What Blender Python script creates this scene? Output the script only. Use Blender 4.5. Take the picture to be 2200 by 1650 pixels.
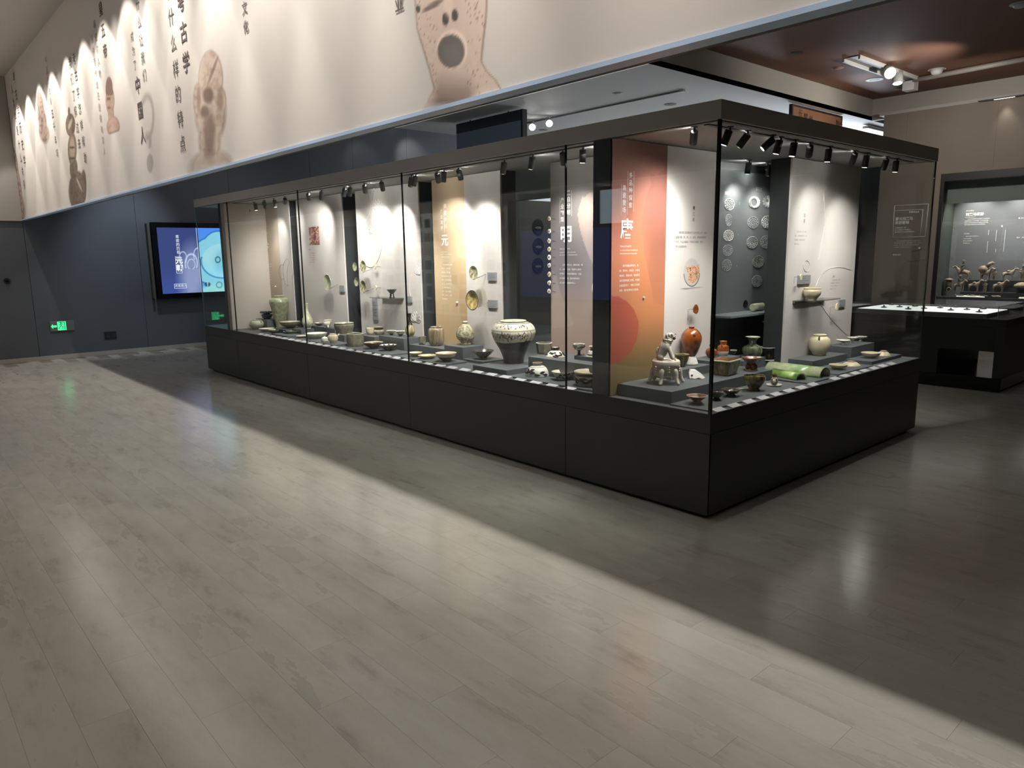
import bpy, bmesh, math, random
import numpy as np
from mathutils import Vector, Matrix
random.seed(7)
for o in list(bpy.data.objects):
    bpy.data.objects.remove(o, do_unlink=True)
SC = bpy.context.scene
COL = SC.collection

# ------------------------------------------------------------------ camera
F, YAW, PITCH, ROLL = 1563.4086, 0.7234, 0.1762, -0.0147
CAM = np.array([-3.5214, -2.2849, 1.55])
_f = np.array([math.sin(YAW)*math.cos(PITCH), math.cos(YAW)*math.cos(PITCH), -math.sin(PITCH)])
_r0 = np.array([math.cos(YAW), -math.sin(YAW), 0.0])
_u0 = np.cross(_r0, _f)
_r = math.cos(ROLL)*_r0 + math.sin(ROLL)*_u0
_u = -math.sin(ROLL)*_r0 + math.cos(ROLL)*_u0
cam = bpy.data.cameras.new('camera')
camo = bpy.data.objects.new('camera', cam)
COL.objects.link(camo)
camo.matrix_world = Matrix(((_r[0], _u[0], -_f[0], CAM[0]), (_r[1], _u[1], -_f[1], CAM[1]),
                            (_r[2], _u[2], -_f[2], CAM[2]), (0, 0, 0, 1)))
cam.sensor_width = 36.0
cam.lens = 36.0*F/2200.0
cam.clip_start = 0.05
SC.camera = camo

# ------------------------------------------------------------------ colour management, world, exposure
SC.view_settings.view_transform = 'Standard'
SC.view_settings.look = 'None'
SC.view_settings.gamma = 1.0
SC.view_settings.use_curve_mapping = False
SC.view_settings.exposure = 0.0
W = bpy.data.worlds.new('world')
SC.world = W
W.use_nodes = True
W.node_tree.nodes['Background'].inputs[0].default_value = (0.02, 0.022, 0.026, 1)
W.node_tree.nodes['Background'].inputs[1].default_value = 0.4
SC.cycles.use_denoising = True
SC.cycles.max_bounces = 8
SC.cycles.transparent_max_bounces = 24
SC.cycles.glossy_bounces = 4
SC.cycles.diffuse_bounces = 4
SC.cycles.sample_clamp_indirect = 6.0
SC.cycles.caustics_reflective = False
SC.cycles.caustics_refractive = False

XB_ = -1.55
def at(x, y, ax, v):
    """point of the photograph carried onto the real plane axis=v"""
    d = _f + (x-1100)/F*_r - (y-825)/F*_u
    t = (v-CAM[ax])/d[ax]
    return Vector(CAM + t*d)
def proj(P):
    d = np.array(P)-CAM
    z = d@_f
    return 1100+F*(d@_r)/z, 825-F*(d@_u)/z
def depth(P):
    return float((np.array(P)-CAM)@_f)
def zat(x, y, P):
    lo, hi = -1.0, 5.0
    for _ in range(50):
        m = (lo+hi)/2
        if proj((P[0], P[1], m))[1] > y: lo = m
        else: hi = m
    return lo

# ------------------------------------------------------------------ lamps of the room and added fill lights
def spot(name, loc, target, watts, deg, col=(1, .93, .84), blend=.4, size=.04):
    l = bpy.data.lights.new(name, 'SPOT')
    l.energy = watts; l.spot_size = math.radians(deg); l.spot_blend = blend
    l.color = col; l.shadow_soft_size = size
    o = bpy.data.objects.new(name, l); COL.objects.link(o)
    o.location = loc
    o.rotation_euler = (Vector(target)-Vector(loc)).to_track_quat('-Z', 'Y').to_euler()
    return o
def area(name, loc, target, watts, sx, sy, col=(1, 1, 1)):
    l = bpy.data.lights.new(name, 'AREA')
    l.shape = 'RECTANGLE'; l.size = sx; l.size_y = sy; l.energy = watts; l.color = col
    o = bpy.data.objects.new(name, l); COL.objects.link(o)
    o.location = loc
    o.rotation_euler = (Vector(target)-Vector(loc)).to_track_quat('-Z', 'Y').to_euler()
    return o
# row of spots in the hall ceiling that wash the printed wall and the floor strip below it
WARM = (1, .94, .86)
for i in range(19):
    y = -4.0+i*0.8
    spot('hall_wash_lamp', (-2.05, y, 4.16), (-2.05+0.30*4.1, y, 0), (20 if y < .5 else 38)+max(0, y)*7, 64, WARM, .22, .03)
    spot('mural_wash_lamp', (-2.10, y+.4, 4.18), (XB_, y+.4, 2.95), (132 if y < 3 else 100)-max(0, y)*7.6, 48, (1, .96, .92), .8, .03)
# gallery lamp behind the floor glint, then unseen lamps added as ambient fill
spot('gallery_and_fill_lamp', (-.58, 4.80, 4.15), (-2.72, -.36, 0), 80, 22, WARM, .7, .08)
for x, y, w in ((-.6, -3.6, 26), (2.6, -2.6, 10), (6.0, -2.2, 12), (5.2, 1.4, 14), (9.2, .2, 50), (4.4, 5.2, 80), (7.6, 7.8, 90), (1.6, 10.0, 60), (-.6, 2.4, 20), (-.6, 6.5, 30), (10.0, 3.2, 60)):
    spot('gallery_and_fill_lamp', (x, y, 4.12), (x+.1, y, 0), w, 140, WARM, .9, .25)
spot('gallery_and_fill_lamp', (9.6, 2.6, 3.95), (12.3, 2.0, 3.0), 150, 120, WARM, .9, .08)  # free-hanging spot added to lift the taupe wall
spot('gallery_and_fill_lamp', (9.4, 1.6, 3.9), (9.8, 4.61, 4.35), 150, 110, WARM, .9, .08)  # another added spot, brightens the ceiling fascia
spot('gallery_and_fill_lamp', (10.6, 3.4, 4.35), (10.4, 4.62, 4.1), 14, 110, WARM, .9, .05)
# added fill without fittings: cool light over the showcase roof, hall side uplights, back wall wash
area('case_roof_fill', (1.6, 4.0, 2.42), (1.6, 4.0, 4.1), 52, 1.6, 6.0, (.84, .91, 1))
for y in (4.4, 5.6, 6.8, 8.0, 9.2, 10.4): spot('hall_side_fill', (-4.1, y, 2.5), (-3.2, y, 4.2), 12, 120, (1, .96, .90), .9, .02)
spot('back_wall_fill', (.1, 9.5, 4.1), (-.15, 11.2, 1.5), 330, 46, (.74, .86, 1), .9, .1)
spot('back_wall_fill', (-2.6, 9.0, 4.1), (-1.6, 11.2, 1.0), 34, 75, (1, .97, .93), .9, .1)
spot('gallery_and_fill_lamp', (5.3, 10.5, 4.1), (5.6, 11.2, 3.6), 40, 60, WARM, .9, .05)
spot('gallery_and_fill_lamp', (4.2, 10.5, 4.1), (4.4, 11.2, 3.4), 10, 60, WARM, .9, .05)
area('far_room_lamp', (14.2, 8.0, 4.0), (13.5, 8.0, 0), 520, 2.0, 3.0, (.95, .97, 1))
area('far_cool_fill', (15.6, 6.5, 2.2), (9.0, 6.5, 3.6), 520, 2.5, 2.5, (.76, .86, 1))  # no window here: unseen cool panel added to brighten the far ceiling
area('hall_fill', (-3.3, 1.0, 4.1), (-3.3, 1.0, 0), 60, 1.0, 6.0, (1, .95, .88))  # unseen fill added on the hall side

# ------------------------------------------------------------------ materials
def lin(c):
    out = []
    for v in c[:3]:
        v = v/255.0
        out.append(v/12.92 if v <= .04045 else ((v+.055)/1.055)**2.4)
    return (*out, 1.0)
_mats = {}
def mat(name, rgb, rough=.6, metal=0, spec=.5, var=0, scale=6, bump=0, coat=0):
    if name in _mats: return _mats[name]
    m = bpy.data.materials.new(name); m.use_nodes = True
    nt = m.node_tree; b = nt.nodes['Principled BSDF']
    b.inputs['Roughness'].default_value = rough
    b.inputs['Metallic'].default_value = metal
    b.inputs['Specular IOR Level'].default_value = spec
    b.inputs['Coat Weight'].default_value = coat
    c = lin(rgb)
    b.inputs['Base Color'].default_value = c
    if var or bump:
        tc = nt.nodes.new('ShaderNodeTexCoord')
        n = nt.nodes.new('ShaderNodeTexNoise'); n.inputs['Scale'].default_value = scale
        n.inputs['Detail'].default_value = 6
        nt.links.new(tc.outputs['Object'], n.inputs['Vector'])
        if var:
            r = nt.nodes.new('ShaderNodeValToRGB')
            r.color_ramp.elements[0].position = .3; r.color_ramp.elements[1].position = .7
            r.color_ramp.elements[0].color = tuple(max(0, v*(1-var)) for v in c[:3])+(1,)
            r.color_ramp.elements[1].color = tuple(min(1, v*(1+var)) for v in c[:3])+(1,)
            nt.links.new(n.outputs['Fac'], r.inputs[0]); nt.links.new(r.outputs[0], b.inputs['Base Color'])
        if bump:
            bp = nt.nodes.new('ShaderNodeBump'); bp.inputs['Strength'].default_value = bump
            bp.inputs['Distance'].default_value = .01
            nt.links.new(n.outputs['Fac'], bp.inputs['Height']); nt.links.new(bp.outputs[0], b.inputs['Normal'])
    _mats[name] = m
    return m
def emit(name, rgb, s):
    if name in _mats: return _mats[name]
    m = bpy.data.materials.new(name); m.use_nodes = True
    b = m.node_tree.nodes['Principled BSDF']
    b.inputs['Base Color'].default_value = (0, 0, 0, 1)
    b.inputs['Emission Color'].default_value = lin(rgb); b.inputs['Emission Strength'].default_value = s
    _mats[name] = m
    return m
def painted(name, rough=.6, emission=0, spec=.3, coat=0):
    """colour attribute print"""
    if name in _mats: return _mats[name]
    m = bpy.data.materials.new(name); m.use_nodes = True
    nt = m.node_tree; b = nt.nodes['Principled BSDF']
    a = nt.nodes.new('ShaderNodeVertexColor'); a.layer_name = 'Col'
    b.inputs['Roughness'].default_value = rough; b.inputs['Specular IOR Level'].default_value = spec
    b.inputs['Coat Weight'].default_value = coat
    if emission:
        b.inputs['Base Color'].default_value = (.01, .01, .012, 1)
        nt.links.new(a.outputs['Color'], b.inputs['Emission Color']); b.inputs['Emission Strength'].default_value = emission
    else:
        nt.links.new(a.outputs['Color'], b.inputs['Base Color'])
    _mats[name] = m
    return m
def glass_mat(name, tint=(.965, .985, .975), f0=.04):
    if name in _mats: return _mats[name]
    m = bpy.data.materials.new(name); m.use_nodes = True
    nt = m.node_tree; nt.nodes.clear()
    out = nt.nodes.new('ShaderNodeOutputMaterial'); mix = nt.nodes.new('ShaderNodeMixShader')
    tr = nt.nodes.new('ShaderNodeBsdfTransparent'); tr.inputs[0].default_value = (*tint, 1)
    gl = nt.nodes.new('ShaderNodeBsdfGlossy'); gl.inputs['Roughness'].default_value = .005
    lw = nt.nodes.new('ShaderNodeLayerWeight'); lw.inputs[0].default_value = .5
    p = nt.nodes.new('ShaderNodeMath'); p.operation = 'POWER'; p.inputs[1].default_value = 5
    ma = nt.nodes.new('ShaderNodeMath'); ma.operation = 'MULTIPLY_ADD'; ma.inputs[1].default_value = 1-f0; ma.inputs[2].default_value = f0
    nt.links.new(lw.outputs['Facing'], p.inputs[0]); nt.links.new(p.outputs[0], ma.inputs[0])
    nt.links.new(ma.outputs[0], mix.inputs[0]); nt.links.new(tr.outputs[0], mix.inputs[1]); nt.links.new(gl.outputs[0], mix.inputs[2])
    nt.links.new(mix.outputs[0], out.inputs[0])
    _mats[name] = m
    return m
def glaze(name, a, b_, rough=.25, scale=18, bands=None, drip=0, coat=.3, bump=.0, spec=.5):
    """ceramic glaze: two mottled tones, optional vertical drips, optional bands over generated height [(h, rgb)...]"""
    if name in _mats: return _mats[name]
    m = bpy.data.materials.new(name); m.use_nodes = True
    nt = m.node_tree; b = nt.nodes['Principled BSDF']; L = nt.links
    b.inputs['Roughness'].default_value = rough; b.inputs['Coat Weight'].default_value = coat
    b.inputs['Coat Roughness'].default_value = .15; b.inputs['Specular IOR Level'].default_value = spec
    tc = nt.nodes.new('ShaderNodeTexCoord')
    mp = nt.nodes.new('ShaderNodeMapping')
    L.new(tc.outputs['Object'], mp.inputs[0])
    if drip: mp.inputs['Scale'].default_value = (1, 1, drip)
    n = nt.nodes.new('ShaderNodeTexNoise'); n.inputs['Scale'].default_value = scale; n.inputs['Detail'].default_value = 7
    n.inputs['Roughness'].default_value = .62
    L.new(mp.outputs[0], n.inputs['Vector'])
    r = nt.nodes.new('ShaderNodeValToRGB'); e = r.color_ramp.elements
    e[0].position = .36; e[1].position = .64; e[0].color = lin(a); e[1].color = lin(b_)
    L.new(n.outputs['Fac'], r.inputs[0])
    colour = r.outputs[0]
    if bands:
        sx = nt.nodes.new('ShaderNodeSeparateXYZ'); L.new(tc.outputs['Generated'], sx.inputs[0])
        ad = nt.nodes.new('ShaderNodeMath'); ad.operation = 'MULTIPLY_ADD'; ad.inputs[1].default_value = .04
        L.new(n.outputs['Fac'], ad.inputs[0]); L.new(sx.outputs['Z'], ad.inputs[2])
        for lo, hi, rgb in bands:
            rr = nt.nodes.new('ShaderNodeValToRGB'); rr.color_ramp.interpolation = 'CONSTANT'
            el = rr.color_ramp.elements
            el[0].position = 0; el[0].color = (0, 0, 0, 1)
            el[1].position = max(0.0, min(1, lo+.02)); el[1].color = (1, 1, 1, 1)
            if hi < 1:
                q = el.new(hi+.02); q.color = (0, 0, 0, 1)
            L.new(ad.outputs[0], rr.inputs[0])
            mx = nt.nodes.new('ShaderNodeMix'); mx.data_type = 'RGBA'
            L.new(rr.outputs[0], mx.inputs['Factor']); L.new(colour, mx.inputs['A']); mx.inputs['B'].default_value = lin(rgb)
            colour = mx.outputs['Result']
    L.new(colour, b.inputs['Base Color'])
    if bump:
        bp = nt.nodes.new('ShaderNodeBump'); bp.inputs['Strength'].default_value = bump; bp.inputs['Distance'].default_value = .01
        L.new(n.outputs['Fac'], bp.inputs['Height']); L.new(bp.outputs[0], b.inputs['Normal'])
    _mats[name] = m
    return m

# ------------------------------------------------------------------ mesh helpers
class MB:
    def __init__(s): s.v = []; s.f = []; s.sm = []
    def box(s, x0, y0, z0, x1, y1, z1):
        if x0 > x1: x0, x1 = x1, x0
        if y0 > y1: y0, y1 = y1, y0
        if z0 > z1: z0, z1 = z1, z0
        n = len(s.v)
        s.v += [(x0, y0, z0), (x1, y0, z0), (x1, y1, z0), (x0, y1, z0), (x0, y0, z1), (x1, y0, z1), (x1, y1, z1), (x0, y1, z1)]
        for q in ((0, 3, 2, 1), (4, 5, 6, 7), (0, 1, 5, 4), (1, 2, 6, 5), (2, 3, 7, 6), (3, 0, 4, 7)):
            s.f.append(tuple(n+i for i in q)); s.sm.append(False)
        return s
    def lathe(s, prof, seg=36, lobes=0, amp=0, c=(0, 0, 0), sx=1, sy=1, closed=True, phase=0):
        n = len(s.v); k = len(prof)
        for r, h in prof:
            for i in range(seg):
                a = 2*math.pi*i/seg
                rr = r*(1+amp*abs(math.cos(lobes*(a+phase)/2))-amp*.6) if lobes else r
                s.v.append((c[0]+rr*math.cos(a)*sx, c[1]+rr*math.sin(a)*sy, c[2]+h))
        for j in range(k-1):
            for i in range(seg):
                a, b = n+j*seg+i, n+j*seg+(i+1) % seg
                s.f.append((a, b, b+seg, a+seg)); s.sm.append(True)
        if closed:
            if prof[0][0] > 1e-6: s.f.append(tuple(n+i for i in reversed(range(seg)))); s.sm.append(False)
            if prof[-1][0] > 1e-6: s.f.append(tuple(n+(k-1)*seg+i for i in range(seg))); s.sm.append(False)
        return s
    def tube(s, pts, rad, seg=10):
        pts = [Vector(p) for p in pts]
        rad = rad if isinstance(rad, (list, tuple)) else [rad]*len(pts)
        n = len(s.v)
        for j, p in enumerate(pts):
            d = (pts[min(j+1, len(pts)-1)]-pts[max(j-1, 0)]).normalized()
            a = d.orthogonal().normalized() if j == 0 else (a-d*a.dot(d)).normalized()
            b = d.cross(a)
            for i in range(seg):
                t = 2*math.pi*i/seg
                s.v.append(tuple(p+(a*math.cos(t)+b*math.sin(t))*rad[j]))
        for j in range(len(pts)-1):
            for i in range(seg):
                q, w = n+j*seg+i, n+j*seg+(i+1) % seg
                s.f.append((q, w, w+seg, q+seg)); s.sm.append(True)
        s.f.append(tuple(n+i for i in reversed(range(seg)))); s.sm.append(False)
        s.f.append(tuple(n+(len(pts)-1)*seg+i for i in range(seg))); s.sm.append(False)
        return s
    def ball(s, c, rx, ry=None, rz=None, seg=16):
        ry = ry or rx; rz = rz or rx
        prof = [(max(1e-5, math.sin(math.pi*i/10)), -math.cos(math.pi*i/10)) for i in range(11)]
        n = len(s.v)
        s.lathe(prof, seg, closed=True)
        for i in range(n, len(s.v)):
            x, y, z = s.v[i]; s.v[i] = (c[0]+x*rx, c[1]+y*ry, c[2]+z*rz)
        return s
    def poly(s, pts, off):
        """extruded polygon: pts are 3-D, off a 3-D vector"""
        n = len(s.v); k = len(pts); off = Vector(off)
        s.v += [tuple(p) for p in pts]+[tuple(Vector(p)+off) for p in pts]
        s.f.append(tuple(n+i for i in reversed(range(k)))); s.f.append(tuple(n+k+i for i in range(k))); s.sm += [False, False]
        for i in range(k):
            s.f.append((n+i, n+(i+1) % k, n+k+(i+1) % k, n+k+i)); s.sm.append(False)
        return s
    def build(s, name, m, parent=None, loc=None, bevel=0):
        me = bpy.data.meshes.new(name)
        me.from_pydata(s.v, [], s.f)
        bm = bmesh.new(); bm.from_mesh(me)
        for f, k in zip(bm.faces, s.sm): f.smooth = k
        bmesh.ops.recalc_face_normals(bm, faces=bm.faces)
        if bevel:
            bmesh.ops.bevel(bm, geom=[e for e in bm.edges], offset=bevel, segments=2, affect='EDGES', profile=.5)
        bm.to_mesh(me); bm.free()
        me.materials.append(m)
        o = bpy.data.objects.new(name, me); COL.objects.link(o)
        if parent: o.parent = parent
        if loc is not None: o.location = loc
        return o
def box(name, m, x0, y0, z0, x1, y1, z1, parent=None, bevel=0):
    return MB().box(x0, y0, z0, x1, y1, z1).build(name, m, parent, bevel=bevel)
def tag(o, label=None, cat=None, group=None, kind=None):
    if label: o['label'] = label
    if cat: o['category'] = cat
    if group: o['group'] = group
    if kind: o['kind'] = kind
    return o
def thing(name, label, cat, loc=(0, 0, 0), group=None, rz=0):
    o = bpy.data.objects.new(name, None); COL.objects.link(o)
    o.location = loc; o.rotation_euler = (0, 0, rz); o.empty_display_size = .1
    return tag(o, label, cat, group)
def struct(o): return tag(o, kind='structure')
def copy_tree(o):
    c = o.copy(); COL.objects.link(c)
    for ch in o.children:
        k = ch.copy(); COL.objects.link(k); k.parent = c
        for g in ch.children:
            q = g.copy(); COL.objects.link(q); q.parent = k
    return c
def smooth(pts, n=5):
    out = []
    P = [pts[0]]+list(pts)+[pts[-1]]
    for i in range(1, len(P)-2):
        p0, p1, p2, p3 = P[i-1], P[i], P[i+1], P[i+2]
        for k in range(n):
            t = k/n
            out.append(tuple(.5*((2*p1[j])+(-p0[j]+p2[j])*t+(2*p0[j]-5*p1[j]+4*p2[j]-p3[j])*t*t+(-p0[j]+3*p1[j]-3*p2[j]+p3[j])*t**3) for j in (0, 1)))
    out.append(tuple(pts[-1]))
    return [(max(0, r), h) for r, h in out]
def vessel(outer, wall=.06, floor=.15):
    """closed profile: outer wall up, inner wall down"""
    inner = [(max(0.0, r-wall), h) for r, h in reversed(outer) if h > floor+.02]
    lip = outer[-1]
    inner[0] = (lip[0]-wall, lip[1]-.01)
    last = inner[-1][0]
    return outer+[(lip[0]-wall*.5, lip[1]+wall*.2)]+inner+[(last*.8, floor), (0, floor)]
def skin(name, verts, edges, radii, m, parent=None, sub=2, loc=None):
    me = bpy.data.meshes.new(name); me.from_pydata(verts, edges, [])
    o = bpy.data.objects.new(name, me); COL.objects.link(o)
    md = o.modifiers.new('s', 'SKIN'); md.use_smooth_shade = True
    for i, v in enumerate(me.skin_vertices[0].data):
        r = radii[i]; v.radius = (r, r) if not isinstance(r, tuple) else r
        v.use_root = (i == 0)
    sd = o.modifiers.new('d', 'SUBSURF'); sd.levels = sub; sd.render_levels = sub
    bpy.context.view_layer.update()
    ev = o.evaluated_get(bpy.context.evaluated_depsgraph_get())
    nm = bpy.data.meshes.new_from_object(ev)
    o.modifiers.clear(); o.data = nm; nm.name = name
    nm.materials.clear(); nm.materials.append(m)
    for p in nm.polygons: p.use_smooth = True
    if parent: o.parent = parent
    if loc is not None: o.location = loc
    return o
def sheet(name, origin, du, dv, nu, nv, colfn, m, parent=None):
    """fine grid with a printed colour attribute; colfn gets pixel coordinates of the photograph and the points"""
    o = np.array(origin, float); du = np.array(du, float); dv = np.array(dv, float)
    U, V = np.meshgrid(np.linspace(0, 1, nu), np.linspace(0, 1, nv))
    P = o+U[..., None]*du+V[..., None]*dv
    D = P-CAM
    zz = D@_f
    px = 1100+F*(D@_r)/zz; py = 825-F*(D@_u)/zz
    C = colfn(px, py, U, V)
    me = bpy.data.meshes.new(name)
    idx = np.arange(nu*nv).reshape(nv, nu)
    faces = np.stack([idx[:-1, :-1], idx[:-1, 1:], idx[1:, 1:], idx[1:, :-1]], -1).reshape(-1, 4)
    me.from_pydata(P.reshape(-1, 3).tolist(), [], faces.tolist())
    ca = me.color_attributes.new('Col', 'FLOAT_COLOR', 'POINT')
    c = np.ones((nu*nv, 4), np.float32); c[:, :3] = to_lin(C.reshape(-1, 3))
    ca.data.foreach_set('color', c.ravel())
    me.materials.append(m)
    ob = bpy.data.objects.new(name, me); COL.objects.link(ob)
    if parent: ob.parent = parent
    return ob
def to_lin(c):
    c = np.clip(np.asarray(c, float)/255.0, 0, 1)
    return np.where(c <= .04045, c/12.92, ((c+.055)/1.055)**2.4)
def inpoly(px, py, pts):
    ins = np.zeros(px.shape, bool); n = len(pts)
    for i in range(n):
        x0, y0 = pts[i]; x1, y1 = pts[(i+1) % n]
        c = ((y0 > py) != (y1 > py)) & (px < (x1-x0)*(py-y0)/((y1-y0) if y1 != y0 else 1e-9)+x0)
        ins ^= c
    return ins
def ell(px, py, cx, cy, rx, ry, soft=.15, rot=0):
    c, s = math.cos(rot), math.sin(rot)
    dx, dy = px-cx, py-cy
    a, b = (dx*c+dy*s)/rx, (-dx*s+dy*c)/ry
    return np.clip((1-np.sqrt(a*a+b*b))/soft+.5, 0, 1)
_rng = np.random.RandomState(3)
_lat = _rng.rand(64, 64)
def vnoise(x, y):
    xi, yi = np.floor(x).astype(int), np.floor(y).astype(int)
    fx, fy = x-xi, y-yi
    fx = fx*fx*(3-2*fx); fy = fy*fy*(3-2*fy)
    g = lambda a, b: _lat[a % 64, b % 64]
    return (g(xi, yi)*(1-fx)+g(xi+1, yi)*fx)*(1-fy)+(g(xi, yi+1)*(1-fx)+g(xi+1, yi+1)*fx)*fy
def fbm(x, y): return (vnoise(x, y)+.5*vnoise(2*x+9, 2*y)+.25*vnoise(4*x, 4*y+7))/1.75
def over(C, k, rgb):
    k = k[..., None]
    return C*(1-k)+np.array(rgb, float)*k
FACE = {'-X': Matrix(((0, 0, -1), (-1, 0, 0), (0, 1, 0))), '-Y': Matrix(((1, 0, 0), (0, 0, -1), (0, 1, 0)))}
_texts = []
def text(body, loc, size, face, m, parent, align='LEFT', valign='TOP', line=1.0, bold=0, name='lettering', sx=1.0, char=1.0):
    c = bpy.data.curves.new(name, 'FONT')
    c.body = body; c.size = size; c.align_x = align; c.align_y = valign; c.space_line = line; c.offset = bold; c.space_character = char
    c.resolution_u = 2
    o = bpy.data.objects.new(name, c); COL.objects.link(o)
    M = FACE[face].to_4x4()
    if sx != 1: M = M @ Matrix.Diagonal((sx, 1, 1, 1))
    M.translation = Vector(loc)
    o.matrix_world = M
    c.materials.append(m)
    _texts.append((o, parent))
    return o
def finish_texts():
    bpy.context.view_layer.update()
    dg = bpy.context.evaluated_depsgraph_get()
    for o, parent in _texts:
        me = bpy.data.meshes.new_from_object(o.evaluated_get(dg))
        me.transform(o.matrix_world)
        if parent is not None:
            me.transform(Matrix.Translation(-Vector(parent_world(parent))))
        n = bpy.data.objects.new('lettering', me); COL.objects.link(n)
        n.parent = parent
        c = o.data
        bpy.data.objects.remove(o, do_unlink=True); bpy.data.curves.remove(c)
def parent_world(p):
    v = Vector((0, 0, 0))
    while p is not None:
        v += p.location; p = p.parent
    return v
def V_(s): return '\n'.join(s)

# common materials
M_slate = mat('slate_lacquer', (58, 61, 62), .42, var=.03)
M_black = mat('black_metal', (22, 22, 23), .5)
M_blackgloss = mat('black_gloss', (12, 12, 13), .15)
M_white_panel = mat('warm_white_print', (214, 207, 202), .7, var=.015, scale=2)
M_grey_lining = mat('canopy_lining', (168, 167, 165), .55)
M_deck = mat('deck_board', (92, 97, 100), .5, var=.04, scale=14)
M_ink = mat('dark_ink', (48, 44, 42), .7)
M_inkgrey = mat('grey_ink', (120, 116, 112), .7)
M_whiteink = mat('white_ink', (245, 243, 240), .6)
M_glass = glass_mat('showcase_glass')
M_lens = emit('lamp_lens', (255, 246, 230), 14)
M_lensdim = emit('lamp_lens_dim', (255, 240, 220), 2.5)

def reroot(root, loc):
    root.location = loc
    for ch in root.children: ch.location = Vector(ch.location)-Vector(loc)
    return root

# ================================================================== THE SETTING
CW, CL = 3.128, 8.168            # showcase footprint
ZP, ZC0, ZC1 = .635, 2.243, 2.342  # plinth top, canopy bottom and top
YF, XB, ZB, ZH, ZL = 11.2, -1.55, 2.18, 4.24, 4.19

def floor_material():
    m = bpy.data.materials.new('vinyl_plank_floor'); m.use_nodes = True
    nt = m.node_tree; N = nt.nodes; L = nt.links; b = N['Principled BSDF']
    g = N.new('ShaderNodeNewGeometry')
    sep = N.new('ShaderNodeSeparateXYZ'); L.new(g.outputs['Position'], sep.inputs[0])
    def M(op, a, b_=None):
        n = N.new('ShaderNodeMath'); n.operation = op
        for i, q in enumerate((a, b_)):
            if q is None: continue
            if isinstance(q, (int, float)): n.inputs[i].default_value = q
            else: L.new(q, n.inputs[i])
        return n.outputs[0]
    row = M('FLOOR', M('DIVIDE', sep.outputs['X'], PWID))
    off = M('MULTIPLY', M('FRACT', M('MULTIPLY', row, .381966)), PLEN)
    col = M('FLOOR', M('DIVIDE', M('SUBTRACT', sep.outputs['Y'], off), PLEN))
    cv = N.new('ShaderNodeCombineXYZ'); L.new(row, cv.inputs[0]); L.new(col, cv.inputs[1])
    wn = N.new('ShaderNodeTexWhiteNoise'); wn.noise_dimensions = '2D'; L.new(cv.outputs[0], wn.inputs['Vector'])
    # streaks along the planks, shifted per plank
    mp = N.new('ShaderNodeMapping'); mp.inputs['Scale'].default_value = (4.6, 1.3, 1)
    add = N.new('ShaderNodeVectorMath'); add.operation = 'ADD'
    sc = N.new('ShaderNodeVectorMath'); sc.operation = 'SCALE'; sc.inputs['Scale'].default_value = 1.1
    L.new(wn.outputs['Color'], sc.inputs[0]); L.new(g.outputs['Position'], add.inputs[0]); L.new(sc.outputs[0], add.inputs[1])
    L.new(add.outputs[0], mp.inputs[0])
    n1 = N.new('ShaderNodeTexNoise'); n1.inputs['Scale'].default_value = 1.6; n1.inputs['Detail'].default_value = 9; n1.inputs['Roughness'].default_value = .68
    L.new(mp.outputs[0], n1.inputs['Vector'])
    n2 = N.new('ShaderNodeTexNoise'); n2.inputs['Scale'].default_value = .9; n2.inputs['Detail'].default_value = 4
    L.new(g.outputs['Position'], n2.inputs['Vector'])
    r1 = N.new('ShaderNodeValToRGB'); e = r1.color_ramp.elements
    e[0].position = .30; e[0].color = lin((142, 138, 126)); e[1].position = .62; e[1].color = lin((168, 165, 152))
    q = e.new(.42); q.color = lin((160, 156, 143))
    L.new(n1.outputs['Fac'], r1.inputs[0])
    # worn dark patches on some planks
    wear = M('MULTIPLY', M('GREATER_THAN', n1.outputs['Fac'], .56), M('GREATER_THAN', wn.outputs['Value'], .72))
    wear = M('MULTIPLY', wear, M('MULTIPLY', n2.outputs['Fac'], .36))
    mx = N.new('ShaderNodeMix'); mx.data_type = 'RGBA'; L.new(wear, mx.inputs['Factor']); L.new(r1.outputs[0], mx.inputs['A'])
    mx.inputs['B'].default_value = lin((88, 82, 72))
    hs = N.new('ShaderNodeHueSaturation')
    L.new(mx.outputs['Result'], hs.inputs['Color'])
    L.new(M('ADD', M('MULTIPLY', wn.outputs['Value'], .035), .98), hs.inputs['Value'])
    L.new(M('ADD', M('MULTIPLY', n2.outputs['Fac'], .5), .50), hs.inputs['Saturation'])
    L.new(hs.outputs[0], b.inputs['Base Color'])
    L.new(M('ADD', M('MULTIPLY', n1.outputs['Fac'], .10), .11), b.inputs['Roughness'])
    b.inputs['Specular IOR Level'].default_value = .62
    n3 = N.new('ShaderNodeTexNoise'); n3.inputs['Scale'].default_value = 90; n3.inputs['Detail'].default_value = 3
    L.new(g.outputs['Position'], n3.inputs['Vector'])
    bp = N.new('ShaderNodeBump'); bp.inputs['Strength'].default_value = .12; bp.inputs['Distance'].default_value = .002
    L.new(n3.outputs['Fac'], bp.inputs['Height']); L.new(bp.outputs[0], b.inputs['Normal'])
    return m
PWID, PLEN = .158, .972
M_floor = floor_material()
floor = struct(box('floor', mat('floor_joint', (112, 107, 97), .8), -9, -8, -.06, 17, 13.5, -.004))
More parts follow.
